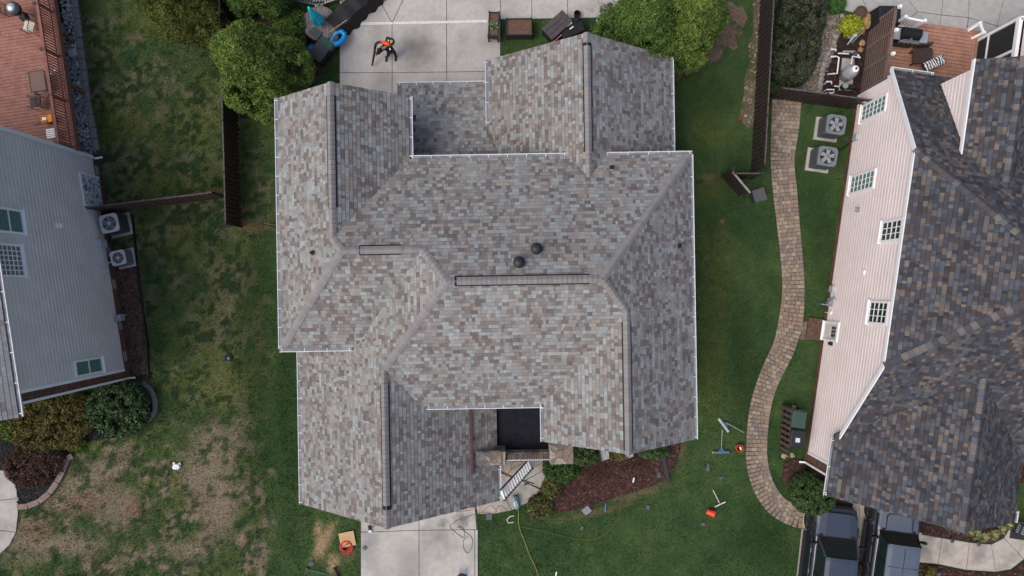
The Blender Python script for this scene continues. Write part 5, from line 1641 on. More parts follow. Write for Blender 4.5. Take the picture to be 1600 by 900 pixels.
# ------------------------------------------------------------------ patio furniture behind the central house
tb = thing('round_table', 'round weathered plank table with the folded cyan umbrella', 'table', P(507, 46), 0)
top = part('table_top', MB().lathe((0, 0, .70), [(.78, 0), (.80, .01), (.80, .04), (.78, .045)], 40), mat('table_edge', (.12, .11, .11), .8, .2), tb)
for i in range(12):
    x = -.78 + .065 + i * .13
    hl = math.sqrt(max(.01, .79 ** 2 - max(abs(x - .06), abs(x + .06)) ** 2))
    part('plank', MB().box((x, 0, .755), (.122, 2 * hl, .018), color=random.choice([(.17, .155, .155), (.22, .20, .195), (.14, .125, .125), (.19, .165, .16)])), mat('grey_plank', rough=.8, var=.3, scale=10, attr=True), top)
part('pedestal', MB().tube([(0, 0, 0), (0, 0, .7)], [.1, .06], 12), DARK, tb)
for k in range(4):
    a = k * math.pi / 2 + .4; part('foot', MB().bar((0, 0, .06), (.5 * math.cos(a), .5 * math.sin(a), .04), .08, .06), DARK, tb)
# folded umbrella standing in the table's centre hole
um = thing('folded_umbrella', 'folded cyan umbrella standing through the round table', 'umbrella', P(507, 46))
pl = MB(); n = 18; rings = []
for (z, rr) in ((1.05, .25), (1.2, .24), (1.5, .19), (1.85, .14), (2.15, .10), (2.3, .085), (2.42, .03)):
    rings.append([((rr * (1 + (.25 if j % 2 else -.22) * (2.45 - z) / 1.4)) * math.cos(2 * math.pi * j / n), (rr * (1 + (.25 if j % 2 else -.22) * (2.45 - z) / 1.4)) * math.sin(2 * math.pi * j / n), z + (.05 if j % 2 and z < 1.1 else 0)) for j in range(n)])
for A, B in zip(rings[:-1], rings[1:]):
    for j in range(n): pl.face([A[j], A[(j + 1) % n], B[(j + 1) % n], B[j]])
pl.face(rings[0][::-1]); pl.face(rings[-1])
part('canopy', pl, mat('cyan_fabric', (.02, .55, .70), .7, .12), um)
part('finial', MB().lathe((0, 0, 2.38), [(.05, 0), (.07, .05), (.04, .12)], 10), MATS['cyan_fabric'], um)
part('strap', MB().lathe((0, 0, 1.72), [(.185, 0), (.18, .05)], 18), mat('cyan_dark', (.01, .25, .33), .7), um)
part('pole', MB().tube([(0, 0, .02), (0, 0, 2.3)], .022), DARK, um)
single('wooden_pole', MB().tube([(0, 0, 0), (.98, .68, .0)], .016, 7), mat('pale_wood', (.55, .45, .3), .6), 'pale wooden pole propped between the round table and black cover', 'pole', P(514, 51, .84))
# covered furniture and slatted lounge chairs at the top edge
cv = thing('covered_grill', 'large black draped cover over outdoor furniture on the patio', 'cover', P(556, 20), .74)
me_ = MB(); L_, W_ = 2.6, .85
n = 26; prof = []
for i in range(n + 1):
    u = i / n; x = -L_ / 2 + L_ * u
    sag = .03 * math.sin(u * 17); hh = .82 + .08 * math.sin(u * 3.1) + .02 * math.sin(u * 23)
    wv = .05 * math.sin(u * 31) + .04 * math.sin(u * 13)
    prof.append([(x, -W_ / 2 - .14 + wv, .02), (x, -W_ / 2 - .05 + wv * .5, .4), (x, -W_ / 2 + .04 + sag, hh - .04), (x, -.1, hh + .03), (x, W_ / 2 - .06, hh), (x, W_ / 2 + .05 - wv * .4, .4), (x, W_ / 2 + .12 - wv, .02)])
for A, B in zip(prof[:-1], prof[1:]):
    for j in range(6): me_.face([A[j], B[j], B[j + 1], A[j + 1]])
me_.face(prof[0]); me_.face(prof[-1][::-1])
part('cover', me_, mat('black_cover', (.014, .015, .017), .65, .3, scale=6), cv, smooth=False)
part('tie_cord', MB().tube([(-1.3, -.5, .05), (-1.42, -.7, .03), (-1.34, -.86, .03)], .015, 5), BLACK, cv)
part('tie_cord', MB().tube([(1.3, -.4, .1), (1.45, -.62, .03)], .015, 5), BLACK, cv)
def lounge(label, px, py, rz, fm, h=.4):
    o = thing('slatted_lounger', label, 'lounger', P(px, py), rz, 'slatted loungers by the patio')
    f = MB()
    for y in (-.34, .34): part('side_rail', MB().box((0, y, h), (1.3, .05, .06)), fm, o)
    for i in range(11): part('slat', MB().box((-.6 + i * .12, 0, h + .02), (.06, .64, .03)), fm, o)
    for x in (-.55, .55):
        for y in (-.3, .3): part('leg', MB().box((x, y, h / 2), (.05, .05, h)), fm, o)
lounge('pale slatted lounger behind the black cover', 513, -2, .32, mat('pale_grey', (.36, .36, .35), .6))
lounge('dark grey slatted lounger above the folded umbrella', 490, 0, -.2, mat('mid_grey', (.14, .145, .15), .6))
# deck boxes and float
bx = thing('deck_box', 'long dark resin deck box at the left patio corner', 'deck box', P(512, 79), .91)
part('body', MB().box((0, 0, .32), (1.45, .62, .64)), mat('resin_dark', (.022, .024, .026), .6, .2), bx, bevel=.02)
part('lid', MB().box((0, 0, .67), (1.5, .68, .06)), mat('resin_lid', (.055, .055, .06), .6, .15), bx, bevel=.015)
gp = thing('green_tarp', 'dark green folded panel draped over the deck box and table', 'panel', P(506, 68, .72), .91)
pg = MB(); pts = [(-.06, .34, .0), (-.06, -.34, .0), (.24, -.34, .02), (.24, .34, .02)]
pg.box((.1, -.05, .03), (.34, .74, .03)); pg.box((.1, -.43, -.1), (.34, .03, .26))
part('panel', pg, mat('dark_green_mesh', (.03, .085, .07), .6, .2), gp)
part('flap', MB().box((.15, .55, .1), (.36, .5, .03)), mat('smoky_panel', (.05, .07, .07), .5, .2), gp)
single('pool_bag', MB().lathe((0, 0, 0), [(.16, 0), (.2, .1), (.17, .3), (.08, .38)], 12, sq=.3), mat('blue_plastic', (.03, .17, .5), .4, .15), 'crumpled blue plastic bag behind the dark deck box', 'bag', P(489, 78), .4, smooth=True)
fl = MB(); n, k2 = 26, 10
fp = []
for j in range(n):
    a = 2 * math.pi * j / n; fp.append((.42 * math.cos(a), .25 * math.sin(a), .14 + .03 * math.sin(2 * a)))
fl.tube(fp + [fp[0]], [.135 + .012 * (j % 2) for j in range(n)] + [.135], 10, cap=False)
fo = thing('pool_float', 'bright blue inflatable ring resting against the dark deck box end', 'pool float', P(529, 61, .5), .78); fo.scale = (.85, .85, .85)
part('ring', fl, mat('float_blue', (.0, .25, .62), .3, .08, spec=.5), fo, smooth=True)
part('valve', MB().box((.05, 0, .16), (.1, .12, .03)), DARK, fo)
# planters
def planter(label, px, py, rz, w, d, h, leg, soil_m, plant=False):
    o = thing('planter', label, 'planter', P(px, py), rz, 'raised planters by the patio')
    m_ = mat('planter_resin', (.045, .04, .04), .65, .2)
    z0 = leg
    for s in (-1, 1):
        part('side_panel', MB().box((s * (w / 2 - .02), 0, z0 + (h - z0) / 2), (.04, d, h - z0)), m_, o, bevel=.006)
        part('side_panel', MB().box((0, s * (d / 2 - .02), z0 + (h - z0) / 2), (w - .085, .04, h - z0)), m_, o, bevel=.006)
    for sx in (-1, 1):
        for sy in (-1, 1): part('leg', MB().box((sx * (w / 2 - .02), sy * (d / 2 - .02), (h + .06) / 2), (.07, .07, h + .06)), m_, o)
    part('soil', MB().box((0, 0, h - .12), (w - .09, d - .09, .1)), soil_m, o)
    if plant:
        r = np.random.default_rng(8); n = 110; a = r.uniform(0, 6.28, n); l = r.uniform(.05, .24, n)
        C = np.stack([np.cos(a) * l + .0, np.sin(a) * l * .7 - .08, h + r.uniform(-.05, .12, n)], -1)
        part('plant', leaves('plant', C, np.tile([0, 0, 1.], (n, 1)), .06, np.tile([.12, .22, .10], (n, 1)) * r.uniform(.6, 1.3, (n, 1)), seed=8), None, o)
soilm = mat('planter_soil', (.125, .075, .055), .95, .5, scale=22, bump=.5)
planter('tall legged planter with a small green plant on the patio', 772, 48, -.06, .48, 1.1, .85, .4, soilm, True)
planter('wide square planter of bare soil on the grass strip', 811, 49, .0, 1.18, .78, .6, .02, soilm)
tb2 = thing('storage_box', 'dark wooden-topped storage box set at an angle on the grass', 'deck box', P(869, 48), .72)
part('body', MB().box((0, 0, .33), (1.2, .68, .66)), mat('resin_dark', (.022, .024, .026), .6, .2), tb2, bevel=.02)
for i in range(3): part('lid_plank', MB().box((0, -.24 + i * .24, .69), (1.28, .232, .05)), mat('lid_wood', (.075, .065, .068), .7, .3, scale=9), tb2, bevel=.008)
for p0_, p1_, c_, lb in (((889, 29), (864, 59), (.05, .3, .55), 'blue pool noodle lying beside the wooden-topped box'), ((885, 42), (864, 66), (.6, .17, .22), 'pink pool noodle lying beside the wooden-topped box')):
    A, B = P(*p0_, .5), P(*p1_, .42); M_ = (A + B) / 2 + Vector((.06, -.05, .05))
    single('pool_noodle', MB().tube([Vector((0, 0, 0)), M_ - A, B - A], .035, 8), mat('noodle_' + lb[:4], c_, .7), lb, 'pool noodle', A)
cv2 = thing('covered_chair', 'black covered furniture behind the rear gable peak', 'cover', P(893, 52), .35)
cvm = MB().box((0, 0, .3), (1.3, .7, .6), taper=.85).box((.35, .3, .55), (.4, .25, .3), .3, taper=.6)
part('cover', cvm, MATS['black_cover'], cv2, bevel=.06)
part('handle', MB().box((-.1, .2, .66), (.3, .05, .05), .25), WHITE, cv2)
part('handle', MB().box((-.05, .02, .66), (.2, .05, .05), .25), WHITE, cv2)
single('black_bucket', MB().lathe((0, 0, 0), [(.13, 0), (.15, .3), (.16, .31), (.13, .31), (.11, .05)], 16), BLACK, 'small black bucket standing on the patio near the rear gable', 'bucket', P(901, 25))
rb = thing('float_ring', 'pale cyan figure-eight float next to the green cypress', 'pool float', P(938, 29, .04), 1.2)
for s in (-.13, .13):
    pts = [(s + .11 * math.cos(a), .12 * math.sin(a), .05) for a in [2 * math.pi * j / 14 for j in range(15)]]
    part('ring', MB().tube(pts, .045, 8, cap=False), mat('pale_cyan', (.4, .62, .68), .4), rb, smooth=True)
for i, (px, py, lb) in enumerate(((919, 15.5, 'square patio lid set in the concrete, left of a pair'), (924.5, 15.5, 'square patio lid set in the concrete, right of a pair'))):
    single('drain_cover', MB().box((0, 0, 0), (.15, .2, .01)), mat('cover_tan', (.36, .33, .28), .9), lb, 'cover', P(px, py, .06))
single('round_cover', MB().lathe((0, 0, 0), [(.16, 0), (.16, .012), (.12, .016), (.04, .012)], 18), mat('cover_tan', (.36, .33, .28), .9), 'round lid set into the patio near the green cypress', 'cover', P(940, 9, .055))

# ------------------------------------------------------------------ pool equipment beside the hedge
eq = P(1325, 105)
single('equipment_pad', MB().prism([(P(x, y).x - eq.x, P(x, y).y - eq.y) for x, y in ((1316, 80), (1335, 80), (1330, 142), (1309, 142))], 0, .1), CONC, 'narrow concrete pad under the pool filter', 'pad', eq, bevel=.01)
ft = thing('pool_filter', 'tall grey pool filter tank on the equipment pad', 'pool filter', P(1319, 119, .1))
part('tank', MB().lathe((0, 0, 0), [(.25, 0), (.29, .06), (.30, .5), (.305, .52), (.305, .58), (.30, .6), (.28, .82), (.2, .98), (.1, 1.04)], 26), mat('tank_grey', (.30, .30, .32), .4, .06), ft, smooth=True)
part('clamp_band', MB().lathe((0, 0, .53), [(.31, 0), (.325, .02), (.31, .04)], 26), STEEL, ft)
part('lid', MB().lathe((0, 0, 1.02), [(.15, 0), (.15, .06), (.1, .09)], 16), WHITE, ft)
part('gauge', MB().lathe((0, 0, 1.1), [(.05, 0), (.05, .05), (.02, .06)], 10), BLACK, ft)
def pump(label, px, py, rz, m_, lid):
    o = thing('pool_pump', label, 'pump', P(px, py, .1), rz)
    part('motor', MB().tube([(-.35, 0, .16), (-.05, 0, .16)], .11, 14), m_, o, smooth=False)
    part('strainer', MB().lathe((.12, 0, 0), [(.12, 0), (.14, .1), (.14, .3), (.15, .31)], 16), m_, o)
    part('strainer_lid', MB().lathe((.12, 0, .31), [(.14, 0), (.12, .04), (.04, .05)], 16), lid, o)
    part('foot', MB().box((-.15, 0, .03), (.5, .2, .06)), m_, o)
pump('dark pool pump with pale round lid at the foot of the pad', 1320, 137, 3.1, mat('pump_dark', (.02, .022, .022), .5), mat('pump_lid', (.25, .33, .32), .3))
pump('small dark valve pump at the upper end of the pad', 1328, 88, -.1, MATS['pump_dark'], mat('pump_lid2', (.06, .07, .075), .4))
def pipe(label, pts, r=.035, valve=None):
    o = thing('pool_pipe', label, 'pipe', P(*pts[0][:2]))
    c = P(*pts[0][:2])
    part('pipe', MB().tube([P(*q) - c for q in pts], r, 8), mat('pvc_white', (.72, .73, .74), .4, .04), o)
    for v in valve or []:
        part('valve', MB().lathe(P(*v) - c, [(.06, -.06), (.07, 0), (.07, .08), (.03, .1)], 12), BLACK, o)
pipe('white pipe hooking out of the mulch at the top left of the equipment', [(1296.5, 81, 0), (1299.5, 77, .5), (1306, 77, .5), (1306, 83, .4), (1326, 84, .35)], valve=[(1306, 83, .4)])
pipe('second white hooked pipe just below the first', [(1296, 92, 0), (1299, 88.5, .45), (1306, 88, .45)])
pipe('long white pipe with a bend running down beside the pad', [(1307, 88, .4), (1311, 90, .4), (1308, 115, .4), (1303, 115, .4), (1292, 116, 0)], valve=[(1311, 117, .3)])
pipe('white pipe looping from the valve pump to the filter tank', [(1330, 101, .5), (1332, 88, .5), (1344, 90, .5), (1341, 86, .5), (1338, 86, .3)])
pipe('upper white hooked pipe near the dark pool pump', [(1288, 132, 0), (1292, 127.5, .45), (1299, 127.5, .45), (1300, 134, .4), (1310, 135, .3)], valve=[(1300, 134, .4)])
pipe('lowest white hooked pipes near the dark crossing fence', [(1287, 143, 0), (1292, 140, .4), (1303, 140, .4), (1303, 145, .35), (1290, 145.5, .2)])
fgy = P(1330, 60)
gf = thing('fountain_figure', 'grey metal garden figure lying in the dark mulch', 'garden ornament', fgy, .7)
part('body', MB().tube([(-.4, -.1, .1), (0, 0, .3), (.25, .05, .38)], [.03, .09, .05], 8), mat('pewter', (.27, .29, .31), .4, .2, metal=.4), gf)
part('wing', MB().box((0, .16, .25), (.5, .16, .03), .2), MATS['pewter'], gf)
part('wing', MB().box((.05, -.14, .25), (.62, .05, .03), .1), MATS['pewter'], gf)
part('head', MB().lathe((.34, .06, .38), [(.03, 0), (.08, .05), (.07, .12), (.02, .16)], 12), mat('teal_glass', (.2, .36, .4), .3), gf)
part('crest', MB().lathe((0, 0, .36), [(.07, 0), (.08, .06), (.03, .12)], 12), mat('pale_stone', (.5, .48, .44), .7), gf)
bp_ = thing('barrel_planter', 'round dark brown barrel planter at the pool deck edge', 'planter', P(1337, 25))
part('barrel', MB().lathe((0, 0, 0), [(.2, 0), (.25, .3), (.27, .5), (.28, .52), (.23, .52), (.22, .4)], 22), mat('barrel_brown', (.085, .055, .045), .7, .2), bp_)
part('soil', MB().lathe((0, 0, .42), [(.23, 0), (.22, .02), (.05, .03)], 18), SOIL, bp_)
def rock(label, px, py, s, m_, seed, group=None, z=0.0):
    r = random.Random(seed); mb = MB()
    prof = [(.75, 0), (1.0, .25), (.9, .5), (.55, .72), (.1, .8)]
    mb.lathe((0, 0, 0), [(p[0] * s, p[1] * s) for p in prof], 9)
    mb.v = [(x * r.uniform(.8, 1.2), y * r.uniform(.75, 1.15), z_ * r.uniform(.85, 1.15)) for x, y, z_ in mb.v]
    return single('boulder', mb, m_, label, 'rock', P(px, py, z), r.uniform(0, 3), group, bevel=.02)
sand = mat('sandstone', (.33, .21, .10), .9, .25, scale=5, bump=.4)
rock('large tan boulder beside the barrel planter', 1353, 34, .42, sand, 1)
rock('tan boulder at the foot of the slatted screen', 1343, 48, .24, sand, 2)
rock('small tan rock below the grey garden figure', 1346, 68, .16, sand, 3)
rock('smaller tan rock lowest by the slatted screen', 1344, 78, .13, sand, 4)
river = mat('river_stone', (.27, .255, .24), .85, .25, scale=7)
edge_px = [(1316, 26), (1318, 34), (1312, 46), (1305, 57), (1303, 66), (1299, 76), (1294, 84), (1290, 92), (1288, 100), (1285, 108), (1284, 116), (1283, 124), (1281, 131), (1280, 138), (1278, 145)]
ordn = ('first', 'second', 'third', 'fourth', 'fifth', 'sixth', 'seventh', 'eighth', 'ninth', 'tenth', 'eleventh', 'twelfth', 'thirteenth', 'fourteenth', 'fifteenth')
for i, (px, py) in enumerate(edge_px):
    rock(f'grey edging stone between gravel and dark mulch, {ordn[i]} from the top', px, py, .14, river, 20 + i, 'edging stones of the gravel bed')
single('stepping_stone', MB().lathe((0, 0, 0), [(.38, 0), (.4, .03), (.37, .05)], 11), mat('step_grey', (.13, .13, .135), .9, .2), 'flat grey stepping stone at the foot of the hedge', 'stone', P(1245, 132, .02), .4)

# slatted privacy screen
s0, s1 = loc2(1342, 149, 0, fR, angR), loc2(1363, 41, 0, fR, angR)
scr = thing('slatted_screen', 'tall brown slatted privacy screen with white-capped posts by the deck', 'screen', to_world((s0.x, s0.y), fR, angR) + (0,), angR)
SL = s1.y - s0.y; SCH = 2.15
wood = mat('screen_wood', (.15, .10, .085), .75, .25, scale=10)
for i in range(11):
    part('slat', MB().box((0, SL / 2, .16 + i * .185), (.022, SL, .088)), wood, scr)
part('top_board', MB().box((.03, SL / 2, SCH + .08), (.14, SL, .04)), wood, scr)
for k in range(4):
    y = .12 + (SL - .2) * k / 3
    p_ = part('post', MB().box((.075, y, (SCH + .2) / 2), (.1, .1, SCH + .2)), mat('screen_post', (.09, .06, .052), .8, .2), scr)
    part('post_cap', MB().box((.1, y, SCH + .27), (.15, .15, .14), taper=.8), WHITE, p_)
    part('bracket', MB().box((-.02, y, SCH / 2 + .1), (.012, .04, SCH - .1)), mat('bracket_grey', (.22, .2, .19), .7), p_)

# right-hand timber deck with railings, grill, furniture
D2 = 0.45
dk2 = thing('pool_side_deck', 'low red-brown deck behind the pink house', 'deck', fR, angR)
c0 = loc2(1388, 35, D2, fR, angR); c1 = loc2(1527, 120, D2, fR, angR)
xa, xb = loc2(1383, 100, D2, fR, angR).x, loc2(1526, 100, D2, fR, angR).x
ya, yb2 = LR - .3, loc2(1420, 33, D2, fR, angR).y
D2M = mat('pool_deck_wood', (.38, .20, .14), .65, .16, scale=9, spec=.3, second=(.32, .165, .115), mscale=2.5)
nb = int((yb2 - ya) / .165)
bme = MB().box((0, 0, 0), (xb - xa - .34, .148, .035)).mesh('deck_board', D2M)
for i in range(nb): inst('deck_board', bme, dk2, ((xa + xb - .34) / 2, ya + .08 + i * .165, D2 - .018))
for j in range(2): part('border_board', MB().box((xb - .25 + j * .165, (ya + yb2) / 2, D2 - .017), (.15, yb2 - ya, .036)), D2M, dk2)
part('rim_board', MB().box(((xa + xb) / 2, yb2 - .0, D2 / 2 - .02), (xb - xa, .05, D2 - .06)), D2M, dk2)
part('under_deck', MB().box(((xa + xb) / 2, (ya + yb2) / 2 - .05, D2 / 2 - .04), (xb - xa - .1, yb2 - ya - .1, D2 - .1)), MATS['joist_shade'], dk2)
EXCL.append([to_world(v, fR, angR) for v in ((xa, ya), (xb, ya), (xb, yb2), (xa, yb2))])
def railing(label, pa, pb):
    A, B = P(*pa, D2), P(*pb, D2); d = B - A; L = d.length
    o = thing('white_railing', label, 'railing', A, math.atan2(d.y, d.x))
    part('rail', MB().box((L / 2, 0, .95), (L, .09, .06)), WHITE, o)
    part('rail', MB().box((L / 2, 0, .12), (L, .05, .06)), WHITE, o)
    for i in range(int(L / .13)): part('baluster', MB().box((.07 + i * .13, 0, .53), (.035, .035, .8)), WHITE, o)
    for x in (0, L):
        p_ = part('post', MB().box((x, 0, .53), (.11, .11, 1.06)), WHITE, o); part('post_cap', MB().box((x, 0, 1.09), (.15, .15, .06), taper=.6), WHITE, p_)
railing('white railing behind the grill at the deck edge', (1395, 40), (1424, 46))
# the step railing is a pair of handrails joined at the top
sr = thing('step_railing', 'white H-shaped step railing at the deck corner', 'railing', P(1506, 52), 0)
c = P(1506, 52)
A1, A2 = P(1531, 36, 1.0) - c, P(1537, 51, 1.0) - c
for A, foot in ((A1, P(1507, 52, .25) - c), (A2, P(1512, 63, .25) - c)):
    part('handrail', MB().bar(foot, A, .1, .07), WHITE, sr)
    part('post', MB().box((A.x, A.y, .52), (.11, .11, 1.04)), WHITE, sr)
    part('post_cap', MB().box((A.x, A.y, 1.07), (.15, .15, .06), taper=.6), WHITE, sr)
part('rail', MB().bar(A1, A2, .09, .07), WHITE, sr)
gr = thing('gas_grill', 'black and stainless gas grill on the low deck', 'grill', P(1405, 66, D2), angR)
part('cart', MB().box((0, 0, .42), (.85, .5, .78)), DARK, gr, bevel=.01)
part('lid', MB().tube([(-.4, .05, .92), (.4, .05, .92)], .25, 16), BLACK, gr)
part('firebox', MB().box((0, 0, .85), (.86, .52, .12)), BLACK, gr, bevel=.01)
part('control_panel', MB().box((0, -.29, .8), (.86, .08, .16)), STEEL, gr)
for s in (-1, 1):
    part('side_shelf', MB().box((s * .62, 0, .86), (.36, .52, .04)), mat('shelf_steel', (.45, .46, .48), .35, .08, metal=.5), gr, bevel=.015)
part('handle', MB().tube([(-.35, -.27, .98), (.35, -.27, .98)], .016), STEEL, gr)
part('thermometer', MB().tube([(0, -.2, 1.0), (0, -.235, 1.02)], .05, 12), STEEL, gr)
for i in range(4): part('knob', MB().tube([(-.3 + i * .2, -.33, .8), (-.3 + i * .2, -.37, .8)], .03, 10), DARK, gr)
bn = thing('covered_smoker', 'black covered cabinet behind the slatted screen', 'cover', P(1381, 36), angR + .12)
part('cover', MB().box((-.25, 0, .5), (1.1, .9, 1.0), taper=.9), MATS['black_cover'], bn, bevel=.05)
part('clip', MB().box((-.2, .1, 1.03), (.25, .1, .06), .3), WHITE, bn)
ch = thing('lounge_chair', 'dark wicker lounge chair with a black and white cushion on the deck', 'chair', P(1432, 92, D2), angR + .2)
part('seat', MB().box((0, 0, .35), (.75, .65, .12)), mat('wicker_dark', (.05, .035, .032), .8, .3, scale=30), ch, bevel=.03)
part('backrest', MB().box((-.05, .42, .62), (.7, .12, .5)), MATS['wicker_dark'], ch, bevel=.03)
for sx in (-.32, .32):
    for sy in (-.28, .28): part('leg', MB().box((sx, sy, .15), (.06, .06, .3)), MATS['wicker_dark'], ch)
st_ = thing('folding_stool', 'dark rounded stool beside the patterned cushion', 'stool', P(1439, 88, D2), angR)
part('seat', MB().lathe((0, 0, .38), [(.3, 0), (.31, .03), (.28, .06)], 14, sq=.4), MATS['wicker_dark'], st_)
for k in range(4): part('leg', MB().tube([(.2 * math.cos(k * 1.57 + .78), .2 * math.sin(k * 1.57 + .78), .38), (.25 * math.cos(k * 1.57 + .78), .25 * math.sin(k * 1.57 + .78), 0)], .015), DARK, st_)
zb = mat('zigzag_fabric', (.75, .75, .76), .9, .05)
nt = zb.node_tree; wv = nt.nodes.new('ShaderNodeTexWave'); wv.inputs['Scale'].default_value = 2.6; wv.inputs['Distortion'].default_value = 6; wv.inputs['Detail Scale'].default_value = 1.6
tc = nt.nodes.new('ShaderNodeTexCoord'); nt.links.new(tc.outputs['Object'], wv.inputs['Vector'])
cr_ = nt.nodes.new('ShaderNodeValToRGB'); cr_.color_ramp.interpolation = 'CONSTANT'; cr_.color_ramp.elements[0].color = (.02, .02, .03, 1); cr_.color_ramp.elements[1].position = .5; cr_.color_ramp.elements[1].color = (.75, .75, .76, 1)
nt.links.new(wv.outputs[0], cr_.inputs[0]); nt.links.new(cr_.outputs[0], nt.nodes['Principled BSDF'].inputs['Base Color'])
single('patterned_cushion', MB().box((0, 0, .08), (1.0, .42, .16)), zb, 'black and white zigzag cushion lying on the low deck', 'cushion', P(1457, 100, D2 + .42), .42, bevel=.05)

# ------------------------------------------------------------------ vehicles
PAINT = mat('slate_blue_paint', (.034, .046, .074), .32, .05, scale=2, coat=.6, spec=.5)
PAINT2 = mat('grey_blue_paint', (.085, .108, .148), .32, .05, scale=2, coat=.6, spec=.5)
AUTOGLASS = mat('auto_glass', (.012, .022, .022), .05, .1, spec=.8)
TRIM = mat('black_trim', (.008, .008, .009), .55, .15)
RUBBER = mat('tyre_rubber', (.012, .012, .012), .85, .15)
RIM = mat('wheel_rim', (.10, .10, .105), .35, .1, metal=.7)

def loft(sections, closed=True):
    """sections: list of rings of equal length"""
    mb = MB()
    for A, B in zip(sections[:-1], sections[1:]):
        n = len(A)
        for j in range(n if closed else n - 1):
            mb.face([A[j], A[(j + 1) % n], B[(j + 1) % n], B[j]])
    mb.face(list(sections[0])[::-1]); mb.face(list(sections[-1]))
    return mb

def vehicle(name, label, cat, axle, ang, W, front, wheelbase, rear_end, hood_h, roof_h, cowl, roof_f, roof_r, paint, roof_w, boxy, rear_glass=True, wr=.40):
    """x right, +y forward; origin on the ground under the middle of the front axle"""
    v = thing(name, label, cat, axle, ang)
    w = W / 2
    def ring(y, z0, belt, top, half, inset):
        return [(-half + .08, y, z0), (-half, y, z0 + .12), (-half, y, belt - .12), (-half + .05, y, belt), (-half + inset, y, top), (half - inset, y, top), (half - .05, y, belt), (half, y, belt - .12), (half, y, z0 + .12), (half - .08, y, z0)]
    # lower body
    secs = [ring(front, .42, .78, .80, w - .16, .18), ring(front - .08, .36, .92, .95, w - .06, .18), ring(front - .45, .34, hood_h - .06, hood_h - .02, w, .2),
            ring(-.35, .34, hood_h, hood_h + .04, w, .22), ring(cowl, .34, hood_h + .02, hood_h + .06, w, .14), ring(-wheelbase * .6, .34, hood_h + .02, hood_h + .05, w, .1), ring(rear_end + .1, .36, hood_h + .02, hood_h + .04, w, .1), ring(rear_end, .42, hood_h - .06, hood_h - .02, w - .06, .14)]
    part('body', loft(secs), paint, v)
    # hood panel with raised centre
    hd = MB(); hy0, hy1 = front - .28, cowl + .06
    a = [(-w * .78, hy0, hood_h - .005), (-w * .5, hy0 + .03, hood_h + .03), (w * .5, hy0 + .03, hood_h + .03), (w * .78, hy0, hood_h - .005)]
    b = [(-w * .84, hy1, hood_h + .062), (-w * .55, hy1, hood_h + .105), (w * .55, hy1, hood_h + .105), (w * .84, hy1, hood_h + .062)]
    for k in range(3): hd.face([a[k], a[k + 1], b[k + 1], b[k]])
    low = lambda q: (q[0], q[1], q[2] - .07)
    for k in range(3): hd.face([low(a[k]), low(a[k + 1]), a[k + 1], a[k]]); hd.face([b[k], b[k + 1], low(b[k + 1]), low(b[k])])
    hd.face([a[0], b[0], low(b[0]), low(a[0])]); hd.face([low(a[3]), low(b[3]), b[3], a[3]])
    part('hood', hd, paint, v)
    # cabin
    rw = roof_w / 2; zb = hood_h + .05
    def cab(y, z, half): return [(-half, y, z), (half, y, z)]
    bl, br_ = (-w + .12, cowl, zb), (w - .12, cowl, zb)
    tl, tr_ = (-rw, roof_f, roof_h - .03), (rw, roof_f, roof_h - .03)
    bl2, br2 = (-w + .1, roof_r - (.06 if boxy else .45), zb), (w - .1, roof_r - (.06 if boxy else .45), zb)
    tl2, tr2 = (-rw, roof_r, roof_h - .03), (rw, roof_r, roof_h - .03)
    cb = MB()
    cb.face([bl, br_, tr_, tl]); cb.face([bl2, bl, tl, tl2]); cb.face([br_, br2, tr2, tr_]); cb.face([br2, bl2, tl2, tr2]); cb.face([tl, tr_, tr2, tl2]); cb.face([bl, bl2, br2, br_])
    cabin = part('cabin', cb, TRIM, v)
    def inset(q, f, off):
        q = [Vector(p) for p in q]; c = sum(q, Vector()) / len(q)
        n = (q[1] - q[0]).cross(q[2] - q[1]).normalized()
        return [c + (p - c) * f + n * off for p in q]
    def pane(nm, q, f=.92):
        q2 = inset(q, f, .012); mb = MB(); mb.face(q2)
        n = (q2[1] - q2[0]).cross(q2[2] - q2[1]).normalized()
        q3 = [p - n * .02 for p in q2]
        mb.face(q3[::-1])
        for k in range(4): mb.face([q2[k], q3[k], q3[(k + 1) % 4], q2[(k + 1) % 4]])
        return part(nm, mb, AUTOGLASS, cabin)
    pane('windscreen', [bl, br_, tr_, tl], .93)
    L3 = lambda p, q, t: tuple(Vector(p).lerp(Vector(q), t))
    cut = [0, .48, 1.0] if not boxy else [0, .36, .68, 1.0]
    for s, (B0, B1, T0, T1) in ((-1, (bl, bl2, tl, tl2)), (1, (br_, br2, tr_, tr2))):
        for u, u2 in zip(cut[:-1], cut[1:]):
            q = [L3(B1, B0, 1 - u2), L3(B1, B0, 1 - u), L3(T1, T0, 1 - u), L3(T1, T0, 1 - u2)]
            if s > 0: q = [q[1], q[0], q[3], q[2]]
            pane('side_window', q, .86)
    if rear_glass: pane('rear_window', [br2, bl2, tl2, tr2], .85)
    # roof skin
    n = 8
    rs = []
    for (y, hz, k) in ((roof_f + .02, -.01, .98), (roof_f - .12, .015, 1.0), ((roof_f + roof_r) / 2, .035, 1.0), (roof_r + .1, .015, 1.0), (roof_r - .02, -.01, .98)):
        rs.append([((-rw - .03) * k, y, roof_h - .06)] + [((-rw - .02 + (2 * rw + .04) * j / n) * k, y, roof_h + hz + .03 * (1 - (2 * j / n - 1) ** 2) - (.03 if j in (0, n) else 0)) for j in range(n + 1)] + [((rw + .03) * k, y, roof_h - .06)])
    part('roof', loft(rs), paint, v, smooth=False)
